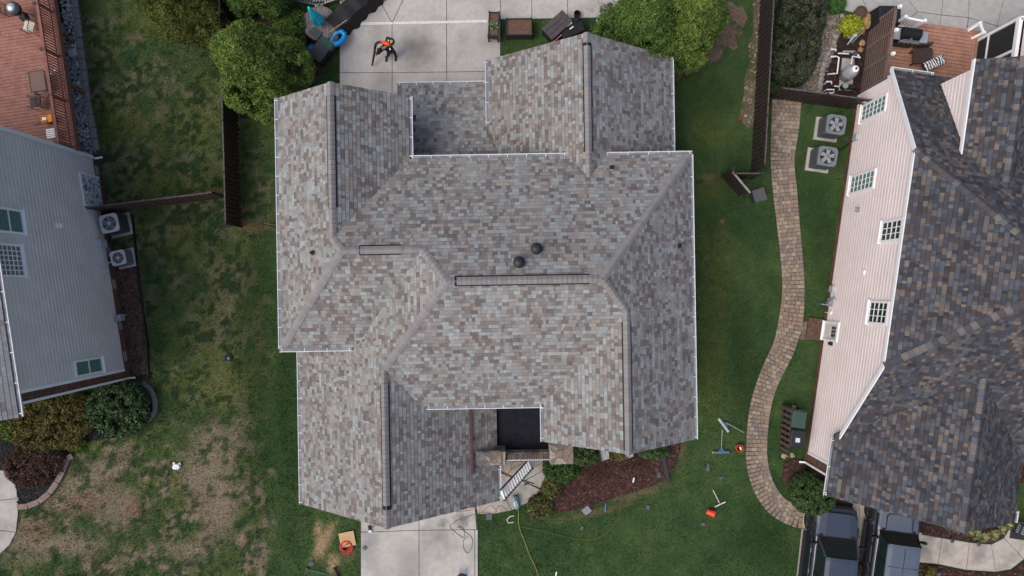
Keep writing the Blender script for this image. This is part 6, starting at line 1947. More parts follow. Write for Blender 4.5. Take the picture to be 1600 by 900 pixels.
    if boxy:
        part('roof_seam', MB().box((0, (roof_f + roof_r) / 2, roof_h + .064), (.015, (roof_f - roof_r) * .9, .012)), TRIM, v)
        part('roof_seam', MB().box((0, roof_f - .95, roof_h + .052), (rw * 1.9, .015, .02)), TRIM, v)
        hs = MB()
        hs.tube([(-w * .62, cowl + .1, hood_h + .1), (-w * .62, front - .75, hood_h + .08), (-w * .5, front - .62, hood_h + .08), (w * .5, front - .62, hood_h + .08), (w * .62, front - .75, hood_h + .08), (w * .62, cowl + .1, hood_h + .1)], .022, 6)
        part('hood_trim', hs, TRIM, v)
    for s in (-1, 1):
        part('pillar', MB().bar(Vector((s * (w - .13), cowl, zb)), Vector((s * rw, roof_f, roof_h - .02)), .07, .06), paint if not boxy else TRIM, v)
        part('belt_strip', MB().bar((s * (w - .045), cowl, hood_h + .045), (s * (w - .045), roof_r, hood_h + .045), .05, .03), paint, v)
        part('door_panel', MB().box((s * (w - .0), -wheelbase / 2, .66), (.03, wheelbase - 1.05, .56)), mat('shaded_door', (.012, .015, .022), .35, .05, coat=.5), v, bevel=.01)  # door and belt panels near black: dark ground reflection painted into the colour
        part('shaded_belt', MB().bar((s * (w - .02), .1, hood_h - .06), (s * (w - .02), rear_end + .1, hood_h - .06), .06, .13), mat('shaded_door', (.012, .015, .022), .35), v)  # same painted-in dark reflection along the upper doors
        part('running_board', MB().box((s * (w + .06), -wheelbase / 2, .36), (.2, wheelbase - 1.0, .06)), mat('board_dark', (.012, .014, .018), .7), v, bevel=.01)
        m_ = part('mirror', MB().box((s * (w + .14), cowl - .28, hood_h + .2), (.24, .1, .2)), TRIM, v, bevel=.02)
        part('mirror_arm', MB().bar((s * (w - .08), cowl - .3, hood_h + .12), (s * (w + .1), cowl - .28, hood_h + .18), .05, .05), TRIM, m_)
        for y in (cowl - .75, cowl - 1.7):
            part('door_handle', MB().box((s * (w + .012), y, hood_h - .16), (.03, .18, .03)), STEEL if not boxy else TRIM, v)
        part('headlight', MB().box((s * (w - .3), front - .1, .82), (.36, .1, .16)), mat('headlight', (.5, .52, .55), .1, .05, spec=.8), v, bevel=.02)
        part('fender_flare', MB().tube([(s * (w + .005), .02 + .52 * math.cos(t), .42 + .52 * math.sin(t)) for t in [math.pi * j / 12 for j in range(13)]], .035, 6), TRIM, v)
        part('fender_flare', MB().tube([(s * (w + .005), -wheelbase + .52 * math.cos(t), .42 + .52 * math.sin(t)) for t in [math.pi * j / 12 for j in range(13)]], .035, 6), TRIM, v)
        for y in (0, -wheelbase):
            x0, x1 = s * (w - .2), s * (w + .06)
            wl_ = part('wheel', MB().tube([(x0, y, wr), (x0 + s * .03, y, wr), (x1 - s * .03, y, wr), (x1, y, wr)], [wr * .92, wr, wr, wr * .9], 26), RUBBER, v)
            rm = MB().tube([(x1 - s * .01, y, wr), (x1 + s * .004, y, wr)], wr * .62, 22)
            part('rim', rm, mat('rim_dark', (.02, .02, .022), .4), wl_)
            sp = MB()
            for k in range(6):
                t = k * math.pi / 3
                sp.bar((x1 + s * .012, y, wr), (x1 + s * .012, y + wr * .6 * math.cos(t), wr + wr * .6 * math.sin(t)), .02, .055, up=(1, 0, 0))
            part('spoke', sp, RIM, wl_)
    part('grille', MB().box((0, front - .02, .68), (W * .62, .08, .28)), TRIM, v, bevel=.02)
    part('bumper', MB().box((0, front + .02, .48), (W * .9, .2, .2)), TRIM, v, bevel=.05)
    part('wiper', MB().bar((-.5, cowl - .03, zb + .05), (.1, cowl - .1, zb + .12), .02, .02), TRIM, v)
    part('wiper', MB().bar((.15, cowl - .03, zb + .05), (.7, cowl - .1, zb + .12), .02, .02), TRIM, v)
    part('cowl_panel', MB().box((0, cowl + .06, zb + .015), (W * .8, .14, .05)), TRIM, v)
    part('underbody', MB().box((0, (front + rear_end) / 2, .38), (W * .86, front - rear_end - .5, .2)), TRIM, v)
    return v
fw = P(1263, 813, .4)
va = angR + R(1.5)
ctr = Vector((fw.x, fw.y, 0)) + Vector((math.cos(va), math.sin(va), 0)) * 1.0
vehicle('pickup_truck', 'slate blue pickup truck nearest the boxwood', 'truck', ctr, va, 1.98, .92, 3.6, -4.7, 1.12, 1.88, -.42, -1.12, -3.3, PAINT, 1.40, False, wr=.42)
fw = P(1358, 797, .4)
va2 = angR + R(0.5)
ctr = Vector((fw.x, fw.y, 0)) + Vector((math.cos(va2), math.sin(va2), 0)) * .98
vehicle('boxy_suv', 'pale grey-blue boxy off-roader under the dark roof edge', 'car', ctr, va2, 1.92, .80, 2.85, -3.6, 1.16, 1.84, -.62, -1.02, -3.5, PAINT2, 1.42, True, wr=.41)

# ------------------------------------------------------------------ trash bins, lattice, bench
def bin_(label, px, py, m_, lid):
    o = thing('wheeled_bin', label, 'bin', P(px, py), angR + .02, 'bins by the pink wall')
    part('tub', MB().box((0, 0, .5), (.56, .66, .95), taper=1.1), m_, o, bevel=.03)
    part('lid', MB().box((0, 0, 1.02), (.68, .80, .07), taper=.93), lid, o, bevel=.025)
    part('handle', MB().tube([(-.3, .42, .98), (.3, .42, .98)], .02), m_, o)
    for s in (-.26, .26): part('wheel', MB().tube([(s - .03, .33, .13), (s + .03, .33, .13)], .13, 14), RUBBER, o)
    return o
bgreen = mat('bin_green', (.04, .075, .06), .5, .08)
bin_('dark green lidded bin, upper of two by the pink wall', 1234, 649, bgreen, bgreen)
b2 = bin_('black lidded bin with a pale sticker, lower of two', 1232, 678, mat('bin_black', (.018, .02, .024), .5, .1), mat('bin_black_lid', (.022, .026, .032), .45, .1))
part('sticker', MB().box((0, -.06, 1.062), (.2, .2, .008), .05), mat('sticker', (.55, .62, .68), .5, .1), b2)
ls0, ls1 = P(1217, 702), P(1222, 632)
d = ls1 - ls0
lt = thing('bin_screen', 'low dark slatted screen hiding the two bins', 'screen', ls0, math.atan2(d.y, d.x)); L = d.length
for i in range(8): part('slat', MB().box((.12 + i * (L - .24) / 7, .0, .55), (.14, .025, 1.0)), FENCE2, lt)
for z in (.12, .55, 1.02): part('rail', MB().box((L / 2, -.03, z), (L, .04, .08)), FENCE, lt)
for x in (0, L): part('post', MB().box((x, -.03, .57), (.09, .09, 1.15)), FENCE, lt)
for i, (px, py, lb) in enumerate(((1224, 712, 'pale tan stone lowest in the pile below the bins'), (1230, 709, 'pale tan stone in the middle of the pile below the bins'), (1237, 711, 'pale tan stone nearest the downspout below the bins'), (1240, 637, 'single tan stone above the green bin'))):
    rock(lb, px, py, .13, mat('tan_stone', (.32, .25, .16), .9, .2), 60 + i)
bc = thing('garden_bench', 'grey slatted bench at the right edge near the dark gable', 'bench', P(1598, 828), angR - .25)
for i in range(5): part('slat', MB().box((0, .24 - i * .1, .45), (1.3, .07, .03)), mat('bench_grey', (.2, .2, .2), .6, .1), bc)
for i in range(3): part('back_slat', MB().box((0, .32, .58 + i * .12), (1.3, .03, .08)), MATS['bench_grey'], bc)
for s in (-.6, .6):
    part('leg', MB().box((s, .26, .42), (.06, .06, .85)), DARK, bc); part('leg', MB().box((s, -.2, .22), (.06, .06, .44)), DARK, bc)
    part('armrest', MB().box((s, .02, .64), (.06, .5, .04)), DARK, bc)
single('door_mat', MB().box((0, 0, 0), (1.0, .5, .015)), mat('mat_dark', (.03, .032, .035), .95), 'dark mat on the entry walkway below the bench', 'mat', P(1595, 835, .065), angR, bevel=.005)
for i, (px, py, lb) in enumerate(((1481, 841, 'small dark path light, left of two on the entry bed'), (1522, 846, 'small dark path light, right of two on the entry bed'), (1462, 893, 'small dark path light in the lower mulch bed'))):
    o = thing('path_light', lb, 'light', P(px, py), 0, 'path lights')
    part('stake', MB().tube([(0, 0, 0), (0, 0, .32)], .012), DARK, o); part('cap', MB().lathe((0, 0, .3), [(.1, 0), (.11, .02), (.03, .07)], 14), mat('light_cap', (.05, .065, .085), .4), o)

# ------------------------------------------------------------------ ladders and roofing tools
def ladder(label, base, top, w=.42, n=14, m_=None, rail=None, rw_=.085):
    d = top - base; L = d.length; d = d.normalized()
    side = d.cross(Vector((0, 0, 1))).normalized()
    o = thing('ladder', label, 'ladder', base, 0)
    for s in (-1, 1):
        a = side * s * w / 2
        part('side_rail', MB().bar(a, a + d * L, .035, .09, up=d.cross(side)), rail or mat('ladder_rail', (.06, .065, .07), .5), o)
        part('foot', MB().box(a, (.09, .09, .04)), BLACK, o)
        part('end_cap', MB().bar(a + d * (L - .03), a + d * (L + .04), .06, .11, up=d.cross(side)), mat('cap_green', (.03, .2, .15), .5), o)
    for i in range(n):
        c = d * (L * (i + .6) / n)
        part('rung', MB().bar(c - side * w / 2, c + side * w / 2, rw_, .035, up=d), m_ or mat('rung_white', (.72, .74, .76), .4, .06, metal=.1), o)
    return o
lt_top = Vector((GR_ + .16, P(778, 774, 3.25).y, 3.3)); lt_base = P(829, 725, .06)
ladder('long ladder leaning on the garage gutter above the front walkway', lt_base, lt_top, .46, 13)
for bx_, tx, lb in ((946, 943, 'ladder under the front gable, nearer the stone pillar'), (984, 979, 'ladder under the front gable ridge, farther from the pillar')):
    b = P(bx_, 719 if bx_ == 946 else 716, .05); ladder(lb, b, Vector((P(tx, 690, HM).x, YW + .12, HM - .35)), .42, 16, rw_=.03)
cp = P(807, 782)
cmp_ = thing('air_compressor', 'pale blue portable compressor tank on the front walkway', 'compressor', P(806, 783, .06), 1.75)
part('tank', MB().tube([(-.30, 0, .2), (-.26, 0, .2), (.24, 0, .2), (.3, 0, .2)], [.07, .13, .13, .07], 16), mat('compressor_blue', (.22, .37, .42), .35, .15), cmp_, smooth=True)
part('motor', MB().box((.02, 0, .37), (.26, .16, .13)), mat('compressor_white', (.5, .56, .6), .4, .15), cmp_, bevel=.03)
part('handle', MB().tube([(-.28, 0, .3), (-.2, 0, .46), (.2, 0, .46), (.28, 0, .3)], .014), GREY, cmp_)
for s in (-.1, .1): part('wheel', MB().tube([(-.24, s, .07), (-.24, s * 1.4, .07)], .07, 12), BLACK, cmp_)
part('foot', MB().box((.24, 0, .03), (.06, .2, .06)), BLACK, cmp_)
def hose(name, label, pts, m_, r=.014, z=.03, cat='hose'):
    """smooth hose through pixel points on the ground"""
    c = P(*pts[0][:2]); q = [P(p[0], p[1], p[2] if len(p) > 2 else z) - c for p in pts]
    out = []
    for i in range(len(q) - 1):
        p0, p1, p2, p3 = q[max(i - 1, 0)], q[i], q[i + 1], q[min(i + 2, len(q) - 1)]
        for k in range(6):
            t = k / 6; out.append(0.5 * ((2 * p1) + (p2 - p0) * t + (2 * p0 - 5 * p1 + 4 * p2 - p3) * t * t + (3 * p1 - p0 - 3 * p2 + p3) * t ** 3))
    out.append(q[-1])
    return single(name, MB().tube(out, r, 6), m_, label, cat, c)
hy = mat('hose_olive', (.26, .25, .09), .5); ho = mat('hose_orange', (.45, .09, .03), .5); hr = mat('hose_red', (.55, .02, .03), .45); hg = mat('hose_khaki', (.13, .13, .06), .5)
hose('air_hose', 'olive yellow hose running from the compressor to the lower edge', [(808, 792, .15), (810, 800), (811, 822), (819, 845), (828, 868), (836, 885), (845, 910)], hy, .017, .07)
hose('air_hose', 'thin olive hose sweeping across the front lawn to the mulch bed', [(812, 823), (850, 830), (880, 838), (912, 843), (935, 840), (955, 826), (966, 808), (971, 785), (972, 765)], hg, .011, .075)
hose('air_hose', 'orange hose looping along the curved walkway edge', [(712, 800, .06), (735, 797, .06), (744, 790, .06), (750, 794, .06), (748, 803, .08), (757, 797, .07), (766, 790, .06), (775, 797, .07), (773, 803, .08), (780, 790, .07), (793, 797, .06)], ho, .012, .07)
hose('air_hose', 'red hose tangled by the foot of the long ladder', [(783, 722, .07), (790, 742, .07), (800, 733, .07), (818, 723, .07), (802, 722, .07), (797, 735, .07), (790, 745, .07)], ho, .013, .07)
hose('air_hose', 'red hose curling right of the ladder base near the pillar', [(838, 728, .07), (848, 724, .07), (852, 722, .07), (845, 730, .07)], ho, .012, .07)
hose('air_hose', 'thin khaki hose coiled in rings on the driveway', [(760, 800, .07), (737, 805, .07), (715, 813, .07), (703, 822, .07), (712, 832, .07), (725, 840, .07), (724, 826, .07), (716, 823, .07), (735, 838, .07), (738, 850, .07), (732, 864, .07), (725, 858, .07), (724, 845, .07), (731, 838, .07)], hg, .011, .07)
rc = thing('hose_coil', 'coiled bright red hose lying by the cardboard sheet', 'hose', P(541, 853), 0)
mb = []
for k in range(7):
    rr = .30 - .035 * (k % 4); ox, oy = random.uniform(-.04, .04), random.uniform(-.04, .04)
    part('coil', MB().tube([(ox + rr * math.cos(2 * math.pi * j / 20), oy + rr * math.sin(2 * math.pi * j / 20), .05 + k * .014) for j in range(21)], .018, 6, cap=False), hr, rc)
part('loose_end', MB().tube([(-.1, 0, .14), (0, .1, .16), (.15, .16, .14), (.22, .24, .1)], .018, 6), hr, rc)
single('cardboard_sheet', MB().box((0, 0, .05), (.72, .68, .015)), mat('cardboard', (.47, .32, .17), .9, .1), 'square tan cardboard sheet on the lawn beside the driveway', 'cardboard', P(543, 842, .045), .18, bevel=.003)
def bucket(label, px, py, tip, rz, inner):
    o = thing('orange_bucket', label, 'bucket', P(px, py, .02 if not tip else .17), rz)
    if tip: o.rotation_euler = (0, tip, rz)
    part('pail', MB().lathe((0, 0, 0), [(.125, 0), (.15, .36), (.162, .36), (.162, .32), (.165, .37), (.145, .37), (.12, .02)], 22), mat('bucket_orange', (.72, .075, .02), .4, .05), o)
    part('inside', MB().lathe((0, 0, .1), [(.125, 0), (.125, .02), (.04, .04)], 16), inner, o)
    part('handle', MB().tube([(.155 * math.cos(t), .155 * math.sin(t), .34 - .1 * abs(math.sin(t))) for t in [math.pi * j / 10 for j in range(11)]], .006, 5), STEEL, o)
    return o
b1 = bucket('upright orange bucket with dark tools inside by the path', 1152, 698, 0, 0, DARK)
part('rag', MB().box((.04, 0, .30), (.06, .14, .1), .3), WHITE, b1)
bucket('tipped orange bucket lying on the lawn near the T-shaped tool', 1105, 799, 1.1, -.3, MATS['bucket_orange'])
toolblue = mat('tool_blue', (.07, .12, .20), .4, .1, metal=.3)
def sweeper(label, hc, ang, hl, hang, bar_m, n='magnet_sweeper'):
    o = thing(n, label, 'sweeper', P(*hc), ang)
    part('head', MB().box((0, 0, .09), (.78, .12, .09)), bar_m, o, bevel=.02)
    part('yoke', MB().prism([(-.16, .05), (.16, .05), (.03, .22), (-.03, .22)], .1, .14), toolblue, o)
    part('handle', MB().tube([(0, .18, .13), (math.sin(hang) * hl, math.cos(hang) * hl, .25)], .014), mat('handle_grey', (.3, .34, .34), .4), o)
    part('wheel', MB().tube([(-.42, 0, .07), (-.39, 0, .07)], .07, 12), mat('wheel_yellow', (.5, .34, .05), .6), o)
    part('wheel', MB().tube([(.39, 0, .07), (.42, 0, .07)], .07, 12), BLACK, o)
sweeper('blue-headed magnetic sweeper lying straight on the right lawn', (1126, 706), .0, 1.1, .02, mat('head_blue', (.08, .13, .24), .4, .1))
sweeper('silver-headed magnetic sweeper lying tilted above the orange bucket', (1130, 664), -.95, .95, 1.62 - .95 + .3, STEEL)
ts = thing('tee_tool', 'white T-shaped squeegee on the lawn above the tipped bucket', 'squeegee', P(1125, 788, .06), .42)
part('blade', MB().box((0, 0, 0), (.56, .035, .05)), WHITE, ts); part('handle', MB().tube([(0, .02, .02), (-.02, .75, .06)], .014), WHITE, ts); part('grip', MB().tube([(-.02, .75, .06), (-.022, .9, .06)], .018), mat('grip_red', (.4, .05, .04), .5), ts)
part('joint', MB().box((0, .05, .02), (.06, .08, .05)), mat('grip_red', (.4, .05, .04), .5), ts)
# shingle scraps and litter
scrap = mat('shingle_scrap', (.10, .105, .12), .9, .2, scale=30)
for px, py, pts, rz, lb in ((1104, 731, [(-.06, -.14), (.14, -.16), (.12, .2), (.06, .2)], .0, 'triangular grey shingle scrap below the blue sweeper'), (1126, 747, [(-.1, .06), (.12, .07), (.03, -.1)], 0, 'tiny grey shingle scrap below the triangular one'),
                            (1012, 793, [(-.12, -.05), (.05, -.12), (.12, .05), (-.02, .13)], .2, 'dark shingle scrap on the lawn below the mulch bed'), (1098, 819, [(-.12, -.05), (.1, -.1), (.12, .06), (.0, .09)], 0, 'grey shingle scrap just below the tipped bucket'),
                            (1029, 742, [(-.1, -.12), (.1, -.14), (.1, .08), (-.06, .14)], .1, 'grey shingle scrap in the mulch beside the black strip'), (909, 825, [(-.09, -.06), (.04, -.12), (.1, .04), (-.02, .12)], 0, 'small black scrap on the lawn under the mulch bed tip'),
                            (764, 807, [(-.16, -.15), (.13, -.17), (.17, .13), (-.1, .18)], 0, 'grey shingle scrap beside the driveway corner'), (570, 856, [(-.13, .0), (.02, -.13), (.13, .0), (-.02, .12)], 0, 'dark shingle scrap on the driveway left edge'),
                            (486, 881, [(-.12, -.1), (.1, -.04), (.12, .1), (-.08, .06)], 0, 'bluish shingle scrap on the lawn left of the dry patch')):
    single('shingle_scrap', MB().prism(pts, 0, .012), scrap, lb, 'shingle', P(px, py, .075), rz)
pk = thing('shingle_bundle', 'small stack of grey shingles at the edge of the mulch', 'shingles', P(916, 797, .06), .65)
for i in range(4): part('shingle', MB().box((random.uniform(-.02, .02), random.uniform(-.02, .02), .015 + i * .022), (.36, .30, .018)), mat('bundle_grey', (.21, .22, .24), .9, .15), pk)
single('metal_strip', MB().bar((-.12, .68, .08), (.12, -.68, .05), .16, .04), mat('strip_dark', (.03, .034, .042), .5, .2), 'long dark metal strip lying across the mulch bed end', 'strip', P(1039, 728, .06))
single('utility_knife', MB().box((0, 0, .02), (.06, .4, .04), .0), mat('knife_blue', (.06, .2, .33), .4), 'small blue tool at the lower edge of the mulch bed', 'tool', P(946, 793, .05), -.05, bevel=.01)
for px, py, lb, s in ((990, 750, 'white tube lying in the red mulch', .07), (869, 897, 'white tube on the grass at the bottom edge', .06)):
    single('white_tube', MB().tube([(0, -.12, 0), (0, .12, 0)], s / 2, 10), WHITE, lb, 'tube', P(px, py, .09), -.2)
wb = MB(); r = random.Random(3); n = 14
ringA = [(.2 * math.cos(2 * math.pi * j / n) * r.uniform(.7, 1.2), .16 * math.sin(2 * math.pi * j / n) * r.uniform(.7, 1.2), .02) for j in range(n)]
ringB = [(x * .8, y * .8, .12 + r.uniform(-.03, .03)) for x, y, z in ringA]; ringC = [(x * .3, y * .3, .15 + r.uniform(-.03, .03)) for x, y, z in ringA]
for A, B in ((ringA, ringB), (ringB, ringC)):
    for j in range(n): wb.face([A[j], A[(j + 1) % n], B[(j + 1) % n], B[j]])
wb.face(ringC); wb.face(ringA[::-1])
bgo = thing('plastic_bag', 'crumpled white plastic bag on the patchy left lawn', 'bag', P(277, 729, .02), .1)
part('bag', wb, mat('bag_white', (.85, .86, .87), .6, .04), bgo)
part('handle', MB().tube([(-.14, .1, .06), (-.12, .24, .08), (-.06, .22, .1), (-.05, .1, .1)], .025, 6), MATS['bag_white'], bgo)
part('handle', MB().tube([(.1, .1, .08), (.17, .2, .08), (.2, .08, .06)], .025, 6), MATS['bag_white'], bgo)
sp = thing('lawn_valve', 'small dark valve box with a blue part in the lawn', 'valve', P(357, 558), 0)
part('ring', MB().tube([(.16 * math.cos(2 * math.pi * j / 14), .16 * math.sin(2 * math.pi * j / 14), .06) for j in range(15)], .035, 6, cap=False), DARK, sp)
part('cap', MB().lathe((.03, -.05, .03), [(.06, 0), (.06, .07), (.02, .09)], 10), mat('valve_blue', (.08, .3, .4), .4), sp)
single('red_ball', MB().lathe((0, 0, 0), [(.02, 0), (.06, .02), (.075, .07), (.055, .12), (.01, .145)], 12), mat('ball_red', (.6, .02, .02), .5), 'tiny red ball beside the right board fence', 'ball', P(1156, 185, .03), smooth=True)
mc = thing('cordless_drill', 'black and white tool at the driveway under the garage gable', 'tool', P(578, 826, .06), .2)
part('body', MB().box((0, .05, .05), (.12, .22, .1)), BLACK, mc, bevel=.02); part('battery', MB().box((0, -.1, .05), (.16, .12, .1)), mat('battery_pale', (.5, .6, .66), .4), mc, bevel=.02); part('tip', MB().tube([(.04, .06, .07), (.24, .07, .05)], .015), BLACK, mc)
ht = thing('long_tool', 'dark handled tool lying at the bottom of the left lawn', 'tool', P(497, 893, .08), .6)
part('handle', MB().tube([(-.35, .35, 0), (.25, -.35, 0)], .016), mat('tool_teal', (.12, .18, .19), .4), ht); part('head', MB().box((-.38, .38, 0), (.16, .12, .05), .8), DARK, ht)
single('black_tube', MB().tube([(-.12, .22, .06), (.1, -.35, .06)], .06, 10), BLACK, 'short black tube on the grass at the bottom edge beside the dry patch', 'tube', P(527, 893, .05))
hd = thing('hand_truck', 'black folding frame with blue handles on the driveway bottom', 'frame', P(722, 897, .05), 0)
part('frame', MB().tube([(-.16, -.05, .1), (-.1, .1, .25), (.1, .1, .25), (.18, -.05, .1)], .03), BLACK, hd)
for s, a in ((-1, .25), (1, .45)): part('handle', MB().tube([(s * .12, .08, .25), (s * .12 + a * .35, .42, .3)], .018), mat('handle_blue', (.04, .16, .4), .4), hd)
part('plate', MB().box((0, -.1, .1), (.4, .2, .04)), BLACK, hd)
hk = thing('white_hook', 'white bent rod on the grass below the compressor', 'rod', P(797, 812), 0)
c = P(797, 812); part('rod', MB().tube([P(803, 806, .07) - c, P(797, 807, .07) - c, P(792, 812, .07) - c, P(794, 817, .07) - c, P(802, 816, .07) - c], .018, 6), WHITE, hk)
for i, (px, py, pts, lb) in enumerate(((822, 757, [(-.13, -.06), (.1, .02), (.14, .1), (-.05, .06)], 'dark flat tool on the front walkway beside the ladder'), (790, 776, [(-.08, -.04), (.08, -.02), (.1, .04), (-.06, .04)], 'small dark clamp on the walkway below the ladder'))):
    single('flat_tool', MB().prism(pts, 0, .03), BLACK, lb, 'tool', P(px, py, .07))
single('pry_bar', MB().tube([P(816, 750, .075) - P(822, 752), P(822, 752, .075) - P(822, 752), P(834, 756, .075) - P(822, 752)], .02, 6), BLACK, 'thin black bar on the curved front walkway', 'tool', P(822, 752))

# ------------------------------------------------------------------ person with backpack blower
def skin_body(name, joints, edges, radii, m_, parent, sub=2):
    me = bpy.data.meshes.new(name); me.from_pydata([tuple(j) for j in joints], edges, []); me.update()
    o = link(bpy.data.objects.new(name, me), parent)
    md = o.modifiers.new('skin', 'SKIN'); md.use_smooth_shade = True
    for i, r_ in enumerate(radii): me.skin_vertices[0].data[i].radius = (r_ if isinstance(r_, tuple) else (r_, r_))
    me.skin_vertices[0].data[0].use_root = True
    sb = o.modifiers.new('sub', 'SUBSURF'); sb.levels = sub; sb.render_levels = sub
    if m_: me.materials.append(m_)
    return o
o0 = P(609, 88)
person = thing('person', 'person in navy jacket and dark cap bending forward with a backpack blower', 'person', o0)
W = lambda px, py, h: P(px, py, h) - o0
pelv, head = W(612, 80, .92), W(594.5, 79, 1.56)
chest = W(604, 74, 1.30); neck = W(599, 75.5, 1.46)
shR, shL = chest + Vector((-.19, .02, .04)), chest + Vector((.20, .05, .04))
footR, footL = W(604, 90, .06), W(618, 89, .06)
hipR, hipL = pelv + Vector((-.10, -.02, -.03)), pelv + Vector((.10, .0, -.03))
kneeR, kneeL = (hipR + footR) / 2 + Vector((-.02, -.08, .03)), (hipL + footL) / 2 + Vector((.04, -.05, .03))
handR = W(588.5, 85, .95); elbR = shR + Vector((-.16, -.10, -.26))
elbL = shL + Vector((.10, -.16, -.22)); handL = chest + Vector((.16, -.16, -.36))
J = [pelv, (pelv + chest) / 2 + Vector((0, .03, 0)), chest, neck, head - Vector((0, 0, .08)), head + Vector((-.02, -.01, .09)), shR, elbR, handR, shL, elbL, handL, hipR, kneeR, footR + Vector((0, .03, .05)), footR + Vector((-.02, -.15, 0)), hipL, kneeL, footL + Vector((0, .03, .05)), footL + Vector((.02, -.15, 0))]
E = [(0, 1), (1, 2), (2, 3), (3, 4), (4, 5), (2, 6), (6, 7), (7, 8), (2, 9), (9, 10), (10, 11), (0, 12), (12, 13), (13, 14), (14, 15), (0, 16), (16, 17), (17, 18), (18, 19)]
Rr = [(.17, .14), (.17, .14), (.20, .16), .06, .085, .075, .075, .052, .036, .075, .052, .036, .095, .068, .05, .042, .095, .068, .05, .042]
body = skin_body('body', J, E, Rr, None, person)
navy = mat('navy_jacket', (.012, .018, .045), .85, .2, scale=18); pants = mat('dark_trousers', (.022, .017, .018), .9, .2, scale=16); skinm = mat('skin', (.38, .20, .14), .6, .05); boots = mat('brown_boots', (.035, .026, .022), .8, .2)
bmat = bpy.data.materials.new('clothed_figure'); bmat.use_nodes = True
nt = bmat.node_tree; tcn = nt.nodes.new('ShaderNodeTexCoord'); sx = nt.nodes.new('ShaderNodeSeparateXYZ'); nt.links.new(tcn.outputs['Object'], sx.inputs[0])
rp = nt.nodes.new('ShaderNodeValToRGB'); rp.color_ramp.interpolation = 'CONSTANT'
mrn = nt.nodes.new('ShaderNodeMapRange'); mrn.inputs[1].default_value = 0; mrn.inputs[2].default_value = 1.8; nt.links.new(sx.outputs[2], mrn.inputs[0]); nt.links.new(mrn.outputs[0], rp.inputs[0])
els = rp.color_ramp.elements; els[0].position = 0; els[0].color = (.035, .026, .022, 1); els[1].position = .085; els[1].color = (.022, .017, .018, 1)
e = els.new(.50); e.color = (.012, .018, .045, 1); e = els.new(.815); e.color = (.38, .20, .14, 1)
nt.links.new(rp.outputs[0], nt.nodes['Principled BSDF'].inputs['Base Color']); nt.nodes['Principled BSDF'].inputs['Roughness'].default_value = .85
body.data.materials.append(bmat)
fd = (head - neck); fdir = Vector((-.55, -.75, -.2)).normalized()      # way the face looks
cap = MB().lathe((0, 0, 0), [(.115, -.02), (.118, .02), (.105, .08), (.06, .12), (.01, .13)], 18)
co = part('cap', cap, mat('cap_black', (.012, .012, .015), .85, .2), body, smooth=True); co.location = head + Vector((-.02, -.015, .06)); co.rotation_euler = (.25, -.2, 0)
bq = part('cap_brim', MB().prism([(-.09, 0), (.09, 0), (.075, -.09), (0, -.12), (-.075, -.09)], 0, .012), MATS['cap_black'], body); bq.location = head + fdir * .09 + Vector((-.02, -.015, .06)); bq.rotation_euler = (.25, 0, -.6)
part('nose', MB().lathe(head + fdir * .10 + Vector((0, 0, -.03)), [(.02, -.02), (.018, .0), (.006, .025)], 8), skinm, body)
for s in (-1, 1):
    sd_ = Vector((-fdir.y, fdir.x, 0)).normalized() * s
    part('ear', MB().lathe(head + sd_ * .088 + Vector((0, 0, -.02)), [(.012, -.03), (.02, 0), (.012, .03)], 8), skinm, body)
    part('eye', MB().lathe(head + fdir * .085 + sd_ * .033 + Vector((0, 0, .0)), [(.006, -.01), (.012, 0), (.006, .01)], 8), BLACK, body)
part('mouth', MB().bar(head + fdir * .092 + Vector((.02, -.015, -.07)), head + fdir * .092 + Vector((-.02, .015, -.07)), .012, .01), mat('lip', (.25, .09, .08), .6), body)
def hand(at, direction, nm):
    d = direction.normalized(); sde = d.cross(Vector((0, 0, 1))).normalized(); upv = sde.cross(d)
    jj = [at, at + d * .05, at + d * .085]; ee = [(0, 1), (1, 2)]; rr = [.03, (.042, .022), (.04, .02)]
    for k, (off, ln) in enumerate(((-.033, .07), (-.011, .08), (.011, .075), (.033, .058))):
        b0 = at + d * .085 + sde * off; b1 = b0 + d * ln * .5 - upv * .015; b2 = b1 + d * ln * .25 - upv * .035
        i = len(jj); jj += [b0, b1, b2]; ee += [(2, i), (i, i + 1), (i + 1, i + 2)]; rr += [.011, .010, .008]
    i = len(jj); t0 = at + d * .03 + sde * -.04; t1 = t0 + d * .035 - upv * .02 - sde * .015; jj += [t0, t1]; ee += [(1, i), (i, i + 1)]; rr += [.013, .010]
    return skin_body(nm, jj, ee, rr, skinm, person, 1)
hand(handR, handR - elbR, 'hand'); hand(handL, handL - elbL, 'hand')
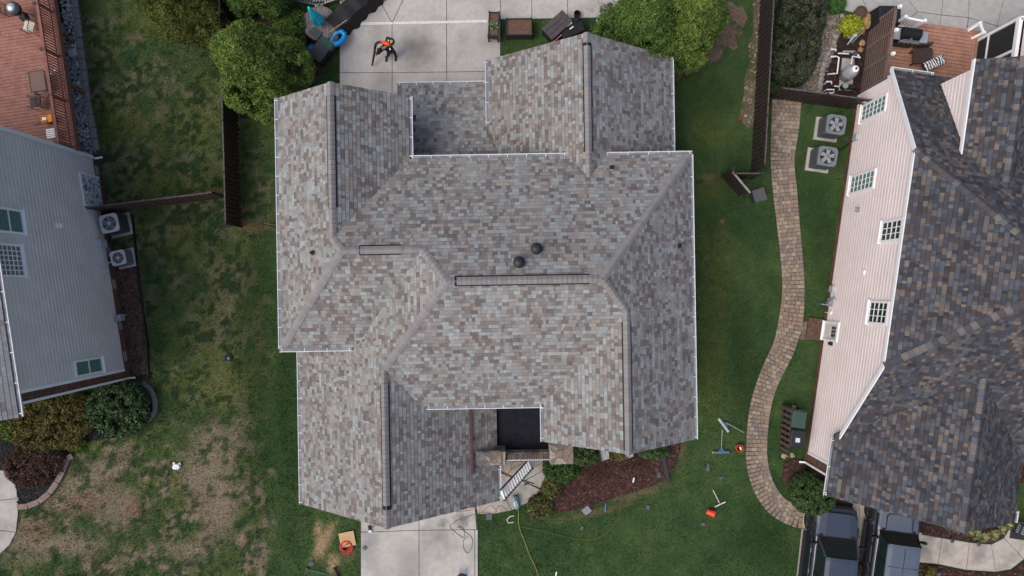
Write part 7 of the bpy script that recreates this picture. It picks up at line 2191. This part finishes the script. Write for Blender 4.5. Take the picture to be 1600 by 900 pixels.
for f_, s in ((footR, -.02), (footL, .02)):
    part('boot', MB().box((f_.x + s * .5, f_.y - .06, .05), (.11, .29, .1)), boots, person, bevel=.035)
part('sleeve_stripe', MB().box(chest + Vector((.16, -.10, .12)), (.05, .14, .02), .5), WHITE, person)
bl = thing('backpack_blower', 'orange and black backpack blower carried by the person', 'leaf blower', P(607, 70, 1.0))
c = P(607, 70, 1.0); B = lambda px, py, h: P(px, py, h) - c
part('engine', MB().box(B(609.5, 63.8, 1.40), (.36, .22, .36), -.3), mat('engine_black', (.015, .016, .017), .5, .2), bl, bevel=.04)
part('fan_housing', MB().tube([B(595.5, 65.8, 1.30), B(601, 67.0, 1.48), B(606, 68.7, 1.52), B(611, 71.2, 1.46)], [.06, .095, .10, .06], 14), mat('blower_orange', (.75, .11, .02), .4, .05), bl, smooth=True)
part('back_frame', MB().box(B(606, 73, 1.28), (.42, .08, .5), -.3), BLACK, bl, bevel=.03)
part('air_filter', MB().box(B(611.5, 65, 1.6), (.12, .14, .06), -.3), mat('filter_tan', (.4, .3, .12), .6), bl, bevel=.02)
part('fuel_cap', MB().lathe(B(607, 63.5, 1.62), [(.03, 0), (.03, .03)], 10), WHITE, bl)
part('elbow', MB().tube([B(595.5, 65.8, 1.30), B(591, 66, 1.26), B(587.5, 68.5, 1.18), B(586, 74, 1.06)], .06, 12), mat('blower_tube', (.018, .018, .018), .6, .15), bl, smooth=True)
part('blow_tube', MB().tube([B(586, 74, 1.06), B(585, 83, .78), B(583, 94, .45), B(581.5, 102, .22)], [.058, .05, .045, .042], 12), MATS['blower_tube'], bl, smooth=True)
part('clamp', MB().lathe(B(592.5, 65.8, 1.25), [(.068, 0), (.068, .03)], 12), STEEL, bl)
part('control_handle', MB().tube([B(586, 80, .88), B(588, 83, .95), B(588.5, 86, 1.0)], .022, 8), BLACK, bl)
for s in (-.13, .14):
    part('strap', MB().tube([chest + o0 - c + Vector((s, .12, .16)), chest + o0 - c + Vector((s, -.06, .19)), chest + o0 - c + Vector((s * .9, -.16, .0))], .022, 6), BLACK, bl)

grow_grass()
